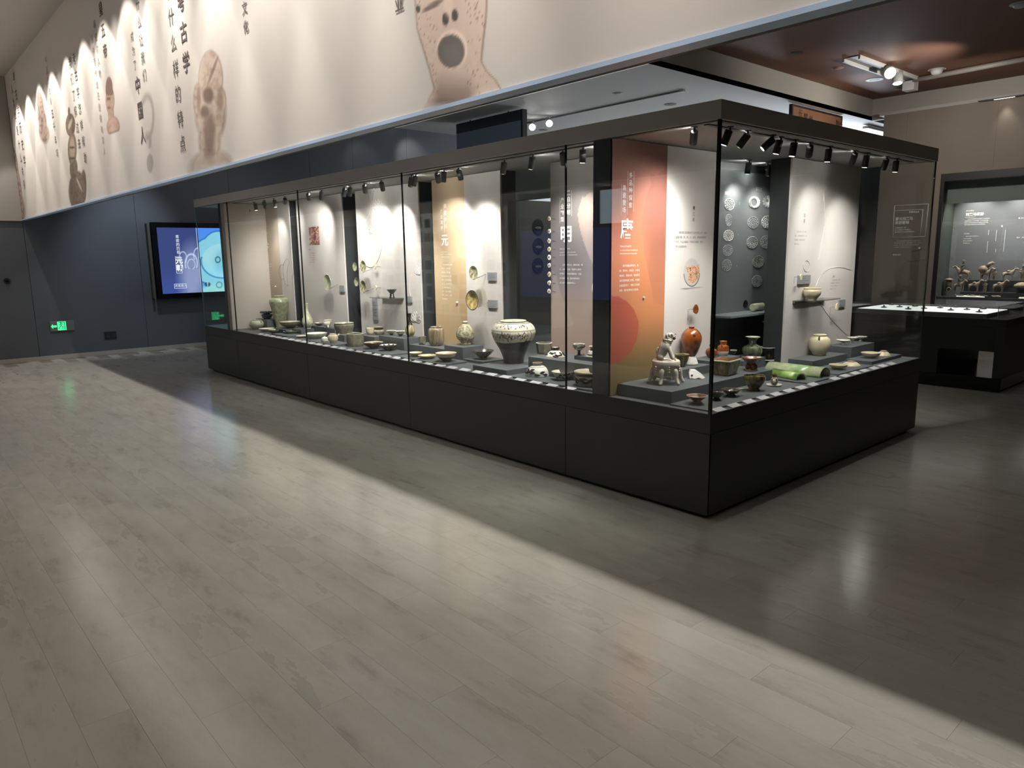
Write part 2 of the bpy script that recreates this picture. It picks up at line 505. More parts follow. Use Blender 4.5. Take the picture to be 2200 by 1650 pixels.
# planks: the 300 that show largest are parts of their own, the rest one joined part
cells = []
for r in range(int(-6/PWID), int(13/PWID)):
    off = (r*.381966 % 1)*PLEN
    for c in range(-9, 13):
        x0, y0 = r*PWID, c*PLEN+off
        x1, y1 = x0+PWID, y0+PLEN
        if y1 > YF+.3 or (x0 > 0 and x1 < CW and y0 > 0 and y1 < CL): continue
        big = -1
        ctr = ((x0+x1)/2, (y0+y1)/2, 0)
        if depth(ctr) > .6:
            q = [proj((x, y, 0)) for x, y in ((x0, y0), (x1, y0), (x1, y1), (x0, y1)) if depth((x, y, 0)) > .25]
            if len(q) == 4:
                sx = [min(2200, max(0, p[0])) for p in q]; sy = [min(1650, max(0, p[1])) for p in q]
                big = abs(sum(sx[i]*sy[(i+1) % 4]-sx[(i+1) % 4]*sy[i] for i in range(4)))/2
                if ctr[0] > CW+.2 and ctr[1] > 1.2: big *= .1
        cells.append((big, x0, y0))
cells.sort(reverse=True)
G_ = .0003
unit = MB().box(G_, G_, -.004, PWID-G_, PLEN-G_, 0).build('plank', M_floor, floor)
for i, (b_, x, y) in enumerate(cells[:300]):
    o = unit if i == 0 else unit.copy()
    if i: COL.objects.link(o)
    o.location = (x, y, 0); o.parent = floor
rest = MB()
for b_, x, y in cells[300:]: rest.box(x+G_, y+G_, -.004, x+PWID-G_, y+PLEN-G_, 0)
tag(rest.build('plank', M_floor, floor), kind='stuff')

M_darkwall = mat('dark_grey_wall_paint', (72, 75, 80), .55, var=.04, scale=.8)
M_ceil = mat('ceiling_paint', (168, 166, 162), .8, var=.02, scale=1)
M_taupe = mat('taupe_fabric_wall', (128, 118, 108), .8, var=.06, scale=1.2)
M_hallgrey = mat('hall_grey_paint', (150, 145, 138), .8)
M_fascia = mat('ceiling_fascia_paint', (178, 174, 166), .75)
# back wall in vertical panels with fine seams
wb = struct(box('wall_back', M_darkwall, -8.2, YF+.03, 0, 9.0, YF+.3, 4.9))
xs = [-1.55, .05, 1.65, 3.25, 4.2, 5.5, 7.0, 8.99]
for a, b_ in zip(xs[:-1], xs[1:]):
    box('wall_panel', M_darkwall, a+.002, YF, .07, b_-.002, YF+.03, 4.19, wb)
box('wall_panel', M_hallgrey, -4.5, YF, .07, -1.554, YF+.03, 2.16, wb).data.materials[0] = M_darkwall
box('wall_panel', M_hallgrey, -4.5, YF-.04, 2.16, -1.554, YF+.03, 4.3, wb)
struct(box('baseboard_back', mat('skirting_grey', (150, 142, 132), .5), -4.5, YF-.012, 0, 9.0, YF, .07))
struct(box('wall_far', mat('far_white_paint', (222, 222, 222), .8), 9.0, YF+1.0, 0, 16.5, YF+1.2, 4.9))
struct(box('wall_partition', M_darkwall, 8.9, 5.0, 0, 16.2, 5.15, 3.45))
struct(box('wall_far_right', mat('far_white_paint', (222, 222, 222), .8), 16.2, 3.9, 0, 16.4, YF+1.0, 4.9))
struct(box('wall_left', mat('hall_side_paint', (120, 116, 110), .8), -4.5, 3.2, 0, -4.3, YF, 4.3))
struct(box('wall_hall', mat('hall_side_paint', (120, 116, 110), .8), -8.2, -8.0, 0, -8.0, 3.2, 4.9))
struct(box('wall_left_return', mat('hall_side_paint', (120, 116, 110), .8), -8.0, 3.2, 0, -4.5, 3.4, 4.9))
struct(box('wall_front', mat('hall_side_paint', (120, 116, 110), .8), -8.2, -8.2, 0, 13.2, -8.0, 4.9))
# upper wall over the hall edge with a slim metal strip at its foot, bluish light put into its colour
struct(box('wall_upper', mat('upper_wall_back', (70, 70, 72), .8), XB+.005, -6.0, ZB+.004, XB+.10, YF, ZH))
struct(box('trim_1', mat('blue_lit_metal_strip', (176, 196, 222), .4), XB-.012, -6.0, ZB-.012, XB+.055, YF, ZB+.004))
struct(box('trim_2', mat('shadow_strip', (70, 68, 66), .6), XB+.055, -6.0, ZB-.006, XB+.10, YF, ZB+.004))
# ceilings
struct(box('ceiling_hall', mat('hall_ceiling_paint', (170, 163, 155), .8), -8.2, -8.2, ZH, XB+.10, YF+.3, ZH+.1))
struct(box('ceiling_lower', M_ceil, XB+.10, -8.2, ZL, 5.2, YF+.3, ZL+.08))
struct(box('ceiling_lower_back', M_ceil, 5.2, 4.61, ZL, 16.5, YF+1.3, ZL+.08))
struct(box('ceiling_coffer', mat('brown_coffer_paint', (112, 78, 62), .7, var=.03, scale=.7), 5.2, -8.2, 4.61, 12.75, 4.61, 4.7))
struct(box('trim_3', M_fascia, 5.2, 4.61, ZL+.001, 12.75, 4.69, 4.62))
struct(box('trim_4', M_fascia, 12.70, -8.2, ZL, 12.78, 4.61, 4.62))
struct(box('trim_5', M_fascia, 5.12, -8.2, ZL+.001, 5.2, 4.61, 4.62))
struct(box('ceiling_right', M_ceil, 12.3, -8.2, ZL, 13.6, 4.3, ZL+.06))
tag(box('ceiling_light_slot', emit('slot_light', (226, 226, 222), .55), 5.06, 4.61, ZL-.006, 5.24, YF, ZL+.002),
    'long pale recessed light slot running across the grey ceiling towards the back wall', 'light')
# right wall with the opening of a wall showcase
WX, NY1, NY0, NZ0, NZ1 = 12.3, 3.05, -1.5, .47, 2.95
wr = struct(MB().box(WX, NY1, 0, WX+.25, 4.2, ZL).box(WX, NY0, NZ1, WX+.25, NY1, ZL).box(WX, NY0, 0, WX+.25, NY1, NZ0)
            .box(WX, -8.0, 0, WX+.25, NY0, ZL).build('wall_right', M_taupe))
for y in (3.75, 2.2, .9, -.4): box('wall_seam', mat('taupe_seam', (96, 88, 80), .8), WX-.001, y, NZ1+.05, WX+.001, y+.004, ZL, wr)

# ================================================================== PRINTED UPPER WALL
mural = thing('wall_banner', 'huge warm beige printed wall banner with vertical characters and pottery heads', 'banner')
_bcol = np.array((202, 195, 187), float)
def mural_base(px, py, U, V):
    n = fbm(U*40+3, V*7+1)
    C = np.ones(px.shape+(3,))*_bcol
    C = over(C, np.clip((n-.45)*2.2, 0, 1)*.5, (206, 192, 184))
    C = over(C, np.clip((.42-n)*2.2, 0, 1)*.4, (186, 184, 176))
    return C
Y0M, Y1M = -5.8, YF-.045
sheet('banner_sheet', (XB, Y1M, ZB), (0, Y0M-Y1M, 0), (0, 0, ZH-ZB), 420, 50, mural_base, painted('banner_print', .75), mural)
box('banner_backing', mat('banner_core', (200, 190, 180), .8), XB+.0005, Y0M, ZB+.001, XB+.004, Y1M, ZH-.001, mural)
M_alpha = None
def alpha_mat():
    m = bpy.data.materials.new('figure_print'); m.use_nodes = True
    nt = m.node_tree; b = nt.nodes['Principled BSDF']
    a = nt.nodes.new('ShaderNodeVertexColor'); a.layer_name = 'Col'
    b.inputs['Roughness'].default_value = .75; b.inputs['Specular IOR Level'].default_value = .3
    nt.links.new(a.outputs['Color'], b.inputs['Base Color'])
    s = nt.nodes.new('ShaderNodeVertexColor'); s.layer_name = 'Mask'
    nt.links.new(s.outputs['Color'], b.inputs['Alpha'])
    return m
M_fig = alpha_mat()
def figure(name, x0, y0, x1, y1, res, fn, label=None):
    ys = [at(x, y, 0, XB) for x, y in ((x0, y0), (x1, y0), (x0, y1), (x1, y1))]
    ya, yb = max(p.y for p in ys), min(p.y for p in ys)
    za, zb = max(ZB+.003, min(p.z for p in ys)), min(ZH-.003, max(p.z for p in ys))
    nu, nv = max(8, int((ya-yb)/res)), max(8, int((zb-za)/res))
    store = {}
    def cf(px, py, U, V):
        C, A = fn(px, py)
        store['A'] = A
        return C
    o = sheet(name, (XB-.002, ya, za), (0, yb-ya, 0), (0, 0, zb-za), nu, nv, cf, M_fig, mural)
    ca = o.data.color_attributes.new('Mask', 'FLOAT_COLOR', 'POINT')
    A = store['A'].reshape(-1)
    c = np.ones((A.size, 4), np.float32); c[:, :3] = A[:, None]
    ca.data.foreach_set('color', c.ravel())
    if label: o['label'] = label
    return o
def mx(*a):
    r = a[0]
    for q in a[1:]: r = np.maximum(r, q)
    return r
def fig_big(px, py):
    # open-mouthed pottery mask
    left = np.interp(py, [0, 60, 100, 150, 190, 235], [889, 893, 905, 920, 930, 905])
    right = np.interp(py, [0, 40, 90, 130, 150, 170, 190, 235], [1048, 1046, 1040, 1036, 1046, 1066, 1078, 1090])
    A = np.clip((px-left)/5, 0, 1)*np.clip((right-px)/5, 0, 1)
    n = fbm(px*.11, py*.11); n2 = fbm(px*.3+5, py*.3)
    C = np.ones(px.shape+(3,))*np.array((208, 186, 172), float)
    C = over(C, np.clip((n-.5)*2, 0, 1)*.5, (194, 168, 152))
    C = over(C, np.clip((py-150)/60, 0, 1)*ell(px, py, 975, 200, 42, 80, .5)*.75, (122, 104, 94))
    C = over(C, np.clip((n2-.66)*9, 0, 1)*(np.abs(px-970) > 30)*.7, (136, 110, 96))
    for cx, cy, rx, ry in ((957, 41, 7, 14), (977, 33, 7, 13), (898, 19, 5, 8)):
        C = over(C, ell(px, py, cx, cy, rx, ry, .35), (84, 78, 74))
    C = over(C, ell(px, py, 930, 12, 26, 6, .5, -.55)*.8, (110, 92, 84))
    C = over(C, ell(px, py, 963, 10, 10, 26, .6)*.5, (232, 206, 188))
    C = over(C, ell(px, py, 971, 106, 33, 43, .12), (232, 208, 192))
    C = over(C, ell(px, py, 969, 110, 29, 36, .12), (108, 102, 98))
    C = over(C, ell(px, py, 972, 118, 20, 22, .9)*.6, (126, 120, 114))
    C = over(C, np.clip((left+7-px)/7, 0, 1)*.5, (150, 122, 108))
    C = over(C, np.clip((px-right+6)/6, 0, 1)*.5, (150, 122, 108))
    A *= np.clip((238-py)/30, .25, 1)
    return C, A
def fig_ears(px, py):
    head = ell(px, py, 452, 170, 26, 62, .15)
    A = mx(head, ell(px, py, 452, 240, 32, 66, .3), ell(px, py, 427, 215, 12, 38, .3), ell(px, py, 473, 218, 12, 32, .3),
           ell(px, py, 450, 300, 22, 60, .4), ell(px, py, 455, 368, 48, 46, .35))
    n = fbm(px*.15, py*.1)
    C = np.ones(px.shape+(3,))*np.array((192, 174, 160), float)
    C = over(C, np.clip((n-.42)*2.4, 0, 1)*.6, (150, 124, 108))
    C = over(C, ell(px, py, 447, 205, 11, 18, .5)*.8, (104, 84, 74))
    C = over(C, ell(px, py, 440, 240, 9, 14, .6)*.7, (100, 82, 74))
    C = over(C, ell(px, py, 450, 290, 12, 52, .7)*.75, (112, 92, 82))
    C = over(C, ell(px, py, 458, 150, 3, 34, .6, .35)*.6, (120, 96, 84))
    C = over(C, ell(px, py, 473, 215, 7, 26, .7)*.5, (120, 100, 88))
    C = over(C, ell(px, py, 427, 212, 4, 28, .7)*.6, (130, 108, 96))
    A *= np.where(py > 320, np.clip((400-py)/90, .15, 1), 1)*.95
    return C, A
def fig_hat(px, py):
    A = mx(ell(px, py, 234, 190, 7, 25, .3), ell(px, py, 236, 215, 9, 28, .25), ell(px, py, 238, 245, 6, 20, .3), ell(px, py, 243, 272, 13, 22, .3))
    A *= np.clip((287-py+(px-240)*-.35)/4, 0, 1)
    n = fbm(px*.3, py*.2)
    C = np.ones(px.shape+(3,))*np.array((182, 156, 140), float)
    C = over(C, np.clip((n-.45)*2.4, 0, 1)*.6, (150, 112, 94))
    C = over(C, (py < 205)*.7*ell(px, py, 235, 190, 9, 24, .4), (112, 88, 78))
    C = over(C, ell(px, py, 233, 212, 4, 3, .6)*.7, (90, 70, 62))
    C = over(C, ell(px, py, 234, 232, 4, 2, .6)*.7, (100, 76, 66))
    return C, A
def fig_warrior(px, py):
    A = mx(ell(px, py, 151, 268, 10, 24, .15), ell(px, py, 148, 240, 2, 10, .4), ell(px, py, 155, 320, 9, 34, .25), ell(px, py, 158, 362, 8, 24, .3),
           ell(px, py, 166, 410, 18, 42, .2), ell(px, py, 179, 400, 6, 34, .3))
    n = fbm(px*.35, py*.2)
    C = np.ones(px.shape+(3,))*np.array((120, 104, 92), float)
    C = over(C, np.clip((n-.45)*2.6, 0, 1)*.6, (84, 74, 68))
    C = over(C, ell(px, py, 155, 320, 6, 26, .5)*.8, (176, 156, 138))
    C = over(C, ell(px, py, 151, 266, 3, 12, .5, .3)*.8, (196, 180, 162))
    for y in (317, 340): C = over(C, ell(px, py, 155, y, 6, 2.5, .6)*.8, (70, 58, 52))
    C = over(C, ell(px, py, 170, 396, 2, 16, .5, -.4)*.7, (196, 186, 172))
    return C, A*.95
def fig_thin(cx, y0, y1, dx):
    def fn(px, py):
        t = (py-y0)/(y1-y0); c = cx+dx*t
        A = mx(ell(px, py, c, y0+(y1-y0)*.28, 6, (y1-y0)*.22, .4), ell(px, py, c, y0+(y1-y0)*.6, 8, (y1-y0)*.3, .4), ell(px, py, c, y0+(y1-y0)*.85, 10, (y1-y0)*.2, .5))
        n = fbm(px*.4, py*.2)
        C = np.ones(px.shape+(3,))*np.array((184, 160, 148), float)
        C = over(C, np.clip((n-.42)*2.6, 0, 1)*.8, (112, 92, 84))
        return C, A*.85
    return fn
def fig_question(px, py):
    ring = mx(np.clip(1-np.abs(np.sqrt(((px-316)/13)**2+((py-250)/44)**2)-1)/.3, 0, 1)*((px > 312) | (py < 240)),
              np.clip(1-np.abs(px-322)/5, 0, 1)*((py > 288) & (py < 318)), ell(px, py, 322, 350, 7, 20, .2))
    C = np.ones(px.shape+(3,))*np.array((168, 162, 154), float)
    return C, ring*.45
figure('figure_print', 870, -5, 1100, 232, .009, fig_big, 'printed open-mouthed pottery mask with pitted skin')
figure('figure_print', 400, 100, 515, 375, .010, fig_ears, 'printed egg-shaped pottery head with hands at its ears')
figure('figure_print', 218, 155, 262, 300, .012, fig_hat, 'printed pottery head in a pointed cap')
figure('figure_print', 132, 222, 196, 452, .012, fig_warrior, 'printed dark statue with a topknot')
figure('figure_print', 72, 180, 106, 320, .014, fig_thin(82, 190, 300, 14))
figure('figure_print', 14, 300, 56, 474, .014, fig_thin(27, 310, 470, 18))
figure('figure_print', 298, 195, 336, 375, .012, fig_question, 'faint printed question mark')
def mcol(s, x0, y0, x1, y1, m=M_ink, bold=.012, fill=.74):
    a, b_ = at(x0, y0, 0, XB), at(x1, y1, 0, XB)
    n = len(s); pitch = (a.z-b_.z)/n
    sz = pitch*fill
    text(V_(s), (XB-.004, (a.y+b_.y)/2, a.z), sz, '-X', m, mural, align='CENTER', line=1/fill, bold=bold*sz)
M_mink = mat('mural_ink', (92, 82, 78), .8)
M_mink2 = mat('mural_ink_pale', (140, 130, 122), .8)
mcol('什么是文化', 518, -120, 530, 86, M_mink)
mcol('农业', 855, -62, 862, 42, M_mink)
mcol('考古学', 388, -18, 404, 178, M_mink)
mcol('有什么样的特点', 362, -38, 396, 345, M_mink, .0)
mcol('是什么让我们', 291, -42, 314, 188, M_mink, .0)
mcol('成为了', 283, 70, 293, 160, M_mink, .0)
mcol('中国人', 292, 168, 314, 325, M_mink)
mcol('三皇五帝', 208, -38, 232, 138, M_mink)
mcol('等史前人物', 201, 46, 219, 175, M_mink2, 0)
mcol('是神话传说还是确有其人', 196, 78, 228, 340, M_mink2, 0)
mcol('考古学怎样帮助', 157, 116, 188, 362, M_mink, 0)
mcol('我们了解过去', 148, 126, 175, 330, M_mink, 0)
mcol('中国历史是', 98, 122, 111, 232, M_mink2, 0)
mcol('五千年吗', 111, 236, 127, 348, M_mink, 0)
mcol('考古学历史学', 33, 150, 52, 372, M_mink, 0)
mcol('人类学是什么关系', 34, 172, 46, 420, M_mink, 0)
reroot(mural, (XB, 2.7, ZB))

# ================================================================== TELEVISION, EXIT SIGN, SOCKET
tv = thing('television', 'large wall television showing a pale blue dish, left of the showcase', 'television')
ty = YF-.12
TX0, TX1, TZ0, TZ1 = .24, 2.55, .885, 2.17
MB().box(TX0, ty+.012, TZ0, TX1, ty+.06, TZ1).build('screen_housing', M_black, tv)
MB().box(TX0, ty-.015, TZ0, TX0+.085, ty+.012, TZ1).box(TX1-.085, ty-.015, TZ0, TX1, ty+.012, TZ1)\
    .box(TX0+.085, ty-.015, TZ1-.085, TX1-.085, ty+.012, TZ1).box(TX0+.085, ty-.015, TZ0, TX1-.085, ty+.012, TZ0+.085).build('bezel', M_blackgloss, tv)
MB().box(TX0-.06, ty+.0, TZ0+.02, TX0-.02, YF-.001, TZ1-.02).box(TX0+.2, ty+.06, TZ0+.3, TX1-.2, YF-.001, TZ1-.3).build('wall_mount', mat('tv_mount', (70, 66, 58), .5), tv)
def tv_print(px, py, U, V):
    C = np.ones(px.shape+(3,))*np.array((40, 50, 92), float)
    C = over(C, np.clip((V-.45)*-1.6, 0, 1), (46, 62, 120))
    C = over(C, ell(px, py, 412, 588, 26, 58, .9)*.8, (110, 122, 150))
    for k, (cx, cy, rx, ry) in enumerate(((411, 566, 13, 20), (393, 555, 8, 14), (411, 568, 8, 11), (425, 548, 9, 15))):
        d = np.abs(np.sqrt(((px-cx)/rx)**2+((py-cy)/ry)**2)-1)
        C = over(C, np.clip(1-d/.16, 0, 1)*(py < cy+10)*.9, (160, 170, 190))
    C = over(C, ((px > 402) & (px < 437) & (py > 578))*.35, (120, 122, 150))
    edge = 420.5+(py-480)*.095
    right = np.clip((px-edge)/1.2, 0, 1)
    D = np.ones(px.shape+(3,))*np.array((74, 128, 226), float)
    D = over(D, np.clip((py-470)/160, 0, 1)*.6, (96, 160, 230))
    lob = .07*np.abs(np.sin(4*np.arctan2(py-560, (px-482)*1.15)))
    rr = np.sqrt(((px-482)/66)**2+((py-560)/60)**2)
    dish = np.clip((1.02+lob-rr)/.03, 0, 1)
    D = over(D, dish, (128, 190, 214))
    D = over(D, np.clip(1-np.abs(rr-1.02-lob)/.04, 0, 1), (40, 104, 160))
    r2 = np.sqrt(((px-478)/46)**2+((py-560)/37)**2)
    D = over(D, np.clip((1-r2)/.03, 0, 1), (150, 200, 214))
    D = over(D, np.clip(1-np.abs(r2-1)/.06, 0, 1)*(py > 552), (36, 100, 150))
    D = over(D, np.clip((1-r2)/.03, 0, 1)*np.clip((py-560)/34, 0, 1)*.5, (120, 200, 240))
    D = over(D, ell(px, py, 474, 560, 14, 22, .8)*.45, (90, 160, 190))
    D = over(D, np.clip(1-np.abs(np.sqrt(((px-468)/5)**2+((py-558)/6)**2)-1)/.35, 0, 1), (30, 70, 80))
    D = over(D, (py > 606)*np.clip((py-606-(px-470)**2*.006)/8, 0, 1), (140, 200, 206))
    D = over(D, ell(px, py, 446, 611, 6, 5, .4)*(np.abs(px-446) > 1.5), (40, 70, 80))
    D = over(D, np.clip(1-np.abs(np.sqrt(((px-471)/6)**2+((py-612)/6)**2)-1)/.3, 0, 1), (70, 120, 120))
    C = C*(1-right[..., None])+D*right[..., None]
    C = over(C, np.clip(1-np.abs(px-edge)/1.1, 0, 1), (214, 240, 255))
    return C
sheet('screen', (TX0+.085, ty, TZ0+.085), (TX1-TX0-.17, 0, 0), (0, 0, TZ1-TZ0-.17), 300, 170, tv_print, painted('tv_screen', .15, 1.9, .5), tv)
M_wglow = emit('screen_white', (240, 246, 255), 1.0)
def tvt(s, x, y, h, vert, bold=.0):
    p = at(x, y, 1, ty); q = at(x, y+h, 1, ty)
    n = len(s) if vert else 1
    sz = (p.z-q.z)/n*.95
    text(V_(s) if vert else s, (p.x, ty-.006, p.z), sz, '-Y', M_wglow, tv, align='CENTER', line=1/.95, bold=bold)
tvt('青瓷的历程', 380, 505, 42, True)
tvt('元朝', 384, 553, 32, True, .004)
tvt('点击进入', 388, 611, 6.5, False)
for (x0, y0, x1, y1) in ((376, 551, 392, 587), (374, 610, 401, 619)):
    a, b_ = at(x0, y0, 1, ty), at(x1, y1, 1, ty)
    t = .005
    fr = MB(); fr.box(a.x, ty-.004, a.z-t, b_.x, ty-.002, a.z).box(a.x, ty-.004, b_.z, b_.x, ty-.002, b_.z+t).box(a.x, ty-.004, b_.z, a.x+t, ty-.002, a.z).box(b_.x-t, ty-.004, b_.z, b_.x, ty-.002, a.z)
    fr.build('caption_frame', M_wglow, tv)
reroot(tv, (1.4, YF, TZ0))

ex = thing('exit_sign', 'small green glowing exit sign with arrow low on the dark back wall', 'sign')
a, b_ = at(106, 691, 1, YF), at(160, 709, 1, YF)
box('sign_plate', mat('exit_plate', (96, 104, 96), .35), a.x, YF-.02, b_.z, b_.x, YF, a.z, ex, .004)
M_green = emit('exit_green', (70, 236, 150), 1.6)
gx = lambda u: a.x+(b_.x-a.x)*u
gz = lambda v: b_.z+(a.z-b_.z)*v
MB().box(gx(.30), YF-.024, gz(.08), gx(.66), YF-.0195, gz(.95)).build('pictogram_panel', M_green, ex)
man = MB()
for seg in (((.45, .80), (.45, .55)), ((.45, .75), (.37, .62)), ((.45, .75), (.55, .66)), ((.45, .55), (.38, .38)), ((.38, .38), (.34, .2)), ((.45, .55), (.53, .42)), ((.53, .42), (.50, .2)), ((.60, .88), (.60, .14)), ((.36, .88), (.60, .88))):
    man.tube([(gx(u), YF-.026, gz(v)) for u, v in seg], .0045, 6)
man.ball((gx(.46), YF-.026, gz(.86)), .009)
man.build('running_figure', mat('exit_dark', (8, 60, 36), .5), ex)
pts = [(.03, .5), (.11, .75), (.11, .6), (.27, .6), (.27, .4), (.11, .4), (.11, .25)]
MB().poly([(gx(u), YF-.0205, gz(v)) for u, v in pts], (0, -.004, 0)).build('arrow', M_green, ex)
reroot(ex, (a.x, YF, b_.z))

so = thing('wall_socket', 'double black wall socket low on the dark back wall', 'socket')
a, b_ = at(224, 713, 1, YF), at(251, 727, 1, YF)
box('socket_plate', M_black, a.x, YF-.012, b_.z, b_.x, YF, a.z, so, .003)
for u in (.27, .73):
    c = a.x+(b_.x-a.x)*u
    MB().box(c-.03, YF-.0135, b_.z+.02, c+.03, YF-.011, a.z-.02).box(c-.018, YF-.015, a.z-.030, c+.018, YF-.013, a.z-.026).build('socket_insert', mat('socket_insert', (44, 46, 52), .3), so)
reroot(so, (a.x, YF, b_.z))
bt = thing('wall_button', 'small round black button on the dark wall near the left edge', 'button')
p = at(15, 604, 1, YF)
MB().tube([(p.x, YF, p.z), (p.x, YF-.012, p.z)], .045, 20).build('mounting_ring', M_black, bt)
MB().tube([(p.x, YF-.012, p.z), (p.x, YF-.028, p.z), (p.x, YF-.032, p.z)], [.03, .03, .02], 20).build('push_cap', M_blackgloss, bt)
reroot(bt, (p.x, YF, p.z))

# screen and photographs on the hall side wall (seen mirrored in the showcase glass)
sv = thing('wall_screen', 'bright hall screen mirrored in the showcase glass beside the orange panel', 'screen')
box('screen_frame', M_black, -4.3, 4.1, .85, -4.24, 6.3, 2.45, sv)
box('screen_image', emit('hall_screen_blue', (84, 100, 190), .75), -4.24, 4.15, .9, -4.235, 6.25, 1.9, sv)
box('screen_header', emit('hall_screen_white', (214, 236, 250), 2.2), -4.24, 4.15, 1.95, -4.235, 4.62, 2.4, sv)
reroot(sv, (-4.3, 5.2, .85))
pw = thing('photo_wall', 'grid of small photographs mirrored faintly in the long showcase glass', 'photographs')
box('backing_board', mat('photo_board', (206, 206, 204), .7), -4.3, 6.6, .5, -4.27, 11.0, 2.3, pw)
for i in range(17):
    for j in range(7):
        if (i*7+j*3) % 11 == 0: continue
        y0 = 6.68+i*.255; z0 = .55+j*.25
        w = .16+.06*random.random(); h = .12+.09*random.random()
        g = random.choice(((60, 62, 66), (150, 128, 116), (96, 104, 110), (176, 170, 160), (52, 64, 60), (196, 120, 112)))
        box('photo', mat('photo_%d' % (g[0]), g, .3, var=.4, scale=22), -4.27, y0, z0, -4.262, y0+w, z0+h, pw)
reroot(pw, (-4.3, 8.8, .5))
for y in (4.0, 5.4, 6.8, 8.2, 9.6, 10.8): spot('hall_wash_lamp', (-3.2, y, 4.1), (-4.3, y, 1.6), 360, 60, (1, .97, .92), .6, .05)

# ================================================================== THE GREAT SHOWCASE
case = thing('display_case', 'long black walk-round glass showcase full of ceramics in the middle of the hall', 'showcase')
M_case = mat('case_lacquer', (50, 51, 50), .38, spec=.45, var=.02)
box('toe_kick', M_black, .05, .05, 0, CW-.05, CL-.05, .03, case)
box('plinth_core', M_black, .006, .006, .03, CW-.006, CL-.006, ZP-.004, case)
ZS = .5185
for y0, y1 in ((0, 1.15), (1.15, 3.08), (3.08, 5.05), (5.05, 7.02), (7.02, CL)):
    box('access_panel', M_case, 0, y0+(.002 if y0 else 0), .03, .012, y1-.002, ZS-.002, case)
box('access_panel', M_case, .002, 0, .03, CW, .012, ZS-.002, case)
box('access_panel', M_case, CW-.012, .012, .03, CW, CL, ZS-.002, case)
box('access_panel', M_case, 0, CL-.012, .03, CW, CL, ZS-.002, case)
MB().box(0, 0, ZS+.001, .012, CL, ZP).box(.012, 0, ZS+.001, CW, .012, ZP).box(CW-.012, .012, ZS+.001, CW, CL, ZP).box(.012, CL-.012, ZS+.001, CW-.012, CL, ZP).build('plinth_rail', M_case, case)
box('deck', M_deck, .012, .012, ZP-.004, CW-.012, CL-.012, ZP-.001, case)
MB().box(-.004, -.004, ZC0, CW+.004, .016, ZC1).box(-.004, .016, ZC0, .016, CL-.016, ZC1).box(CW-.016, .016, ZC0, CW+.004, CL-.016, ZC1).box(-.004, CL-.016, ZC0, CW+.004, CL+.004, ZC1)\
    .box(.016, .016, ZC1-.03, CW-.016, CL-.016, ZC1-.004).build('canopy', mat('canopy_lacquer', (186, 181, 174), .4, spec=.4), case)
box('canopy_lining', M_grey_lining, .016, .016, ZC0+.004, CW-.016, CL-.016, ZC0+.02, case)
tr_ = MB()
tr_.box(.14, .9, ZC0-.003, .17, 7.2, ZC0+.004).box(.1, .14, ZC0-.003, CW-.1, .17, ZC0+.004)
tr_.box(.016, .016, ZC0-.006, CW-.016, .05, ZC0+.004).box(.016, .05, ZC0-.006, .05, CL-.05, ZC0+.004)
tr_.build('lighting_track', mat('track_grey', (96, 96, 95), .5), case)
def pane(x0, y0, x1, y1): return box('glass_pane', M_glass, x0, y0, ZP-.02, x1, y1, ZC0+.01, case)
g = .003
for y0, y1 in ((.014, 1.15), (1.15, 3.08), (3.08, 5.05), (5.05, 7.02), (7.02, CL-.014)):
    pane(.002, y0+g, .012, y1-g)
    pane(CW-.012, y0+g, CW-.002, y1-g)
pane(.016, .002, CW-.016, .012); pane(.016, CL-.012, CW-.016, CL-.002)
M_seal = mat('glass_edge_black', (16, 26, 24), .2)
for y in (1.15, 3.08, 5.05, 7.02): box('glass_seal', M_seal, .001, y-g*1.3, ZP, .014, y+g*1.3, ZC0, case)
box('corner_seal', M_seal, .001, .001, ZP-.005, .018, .018, ZC0, case)
box('corner_seal', M_seal, CW-.012, .001, ZP-.005, CW-.001, .012, ZC0, case)
box('corner_seal', mat('glass_edge_pale', (120, 150, 160), .2), .001, CL-.011, ZP-.005, .011, CL-.001, ZC0, case)

def pwall(x0, y0, x1, y1, m=M_slate):
    return box('partition_wall', m, x0, y0, ZP, x1, y1, ZC0+.003, case)
PX = .60
def facex(w, y0, y1, m=M_white_panel):      # face looking towards -X
    return box('panel_face', m, PX-.014, y0, ZP+.001, PX, y1, ZC0, w)
def facey(w, x0, x1, yy, m=M_white_panel):  # face looking towards -Y
    return box('panel_face', m, x0, yy-.014, ZP+.001, x1, yy, ZC0, w)
w1 = pwall(PX, 6.53, PX+.16, 7.25); w2 = pwall(PX, 5.18, PX+.16, 6.32); w3 = pwall(PX, 3.69, PX+.16, 4.88)
w4 = pwall(PX, 2.48, PX+.16, 3.46); w5 = pwall(PX, .92, PX+.16, 1.88)
w6 = pwall(.018, .78, 1.14, .92); w7 = pwall(1.89, .60, 3.09, .76); w8 = pwall(1.45, 1.06, 2.85, 1.16)
w9 = pwall(.018, 7.25, PX, 7.36)
facex(w1, 6.53, 6.87); facex(w2, 5.18, 6.32); facex(w3, 3.69, 4.88); facex(w4, 2.48, 2.97); facex(w5, .93, 1.39)
facey(w6, .575, 1.14, .78); facey(w7, 1.89, 3.09, .60); facey(w9, .02, PX, 7.25, mat('warm_beige_print', (206, 196, 187), .7))
box('end_trim', mat('beige_trim', (170, 160, 150), .5), .012, 7.17, ZP, .022, 7.262, ZC0, w9)
def grad(stops, extra=None):
    def fn(px, py, U, V):
        C = np.stack([np.interp(V, [s[0] for s in stops], [s[1][i] for s in stops]) for i in range(3)], -1)
        return extra(C, px, py, U, V) if extra else C
    return fn
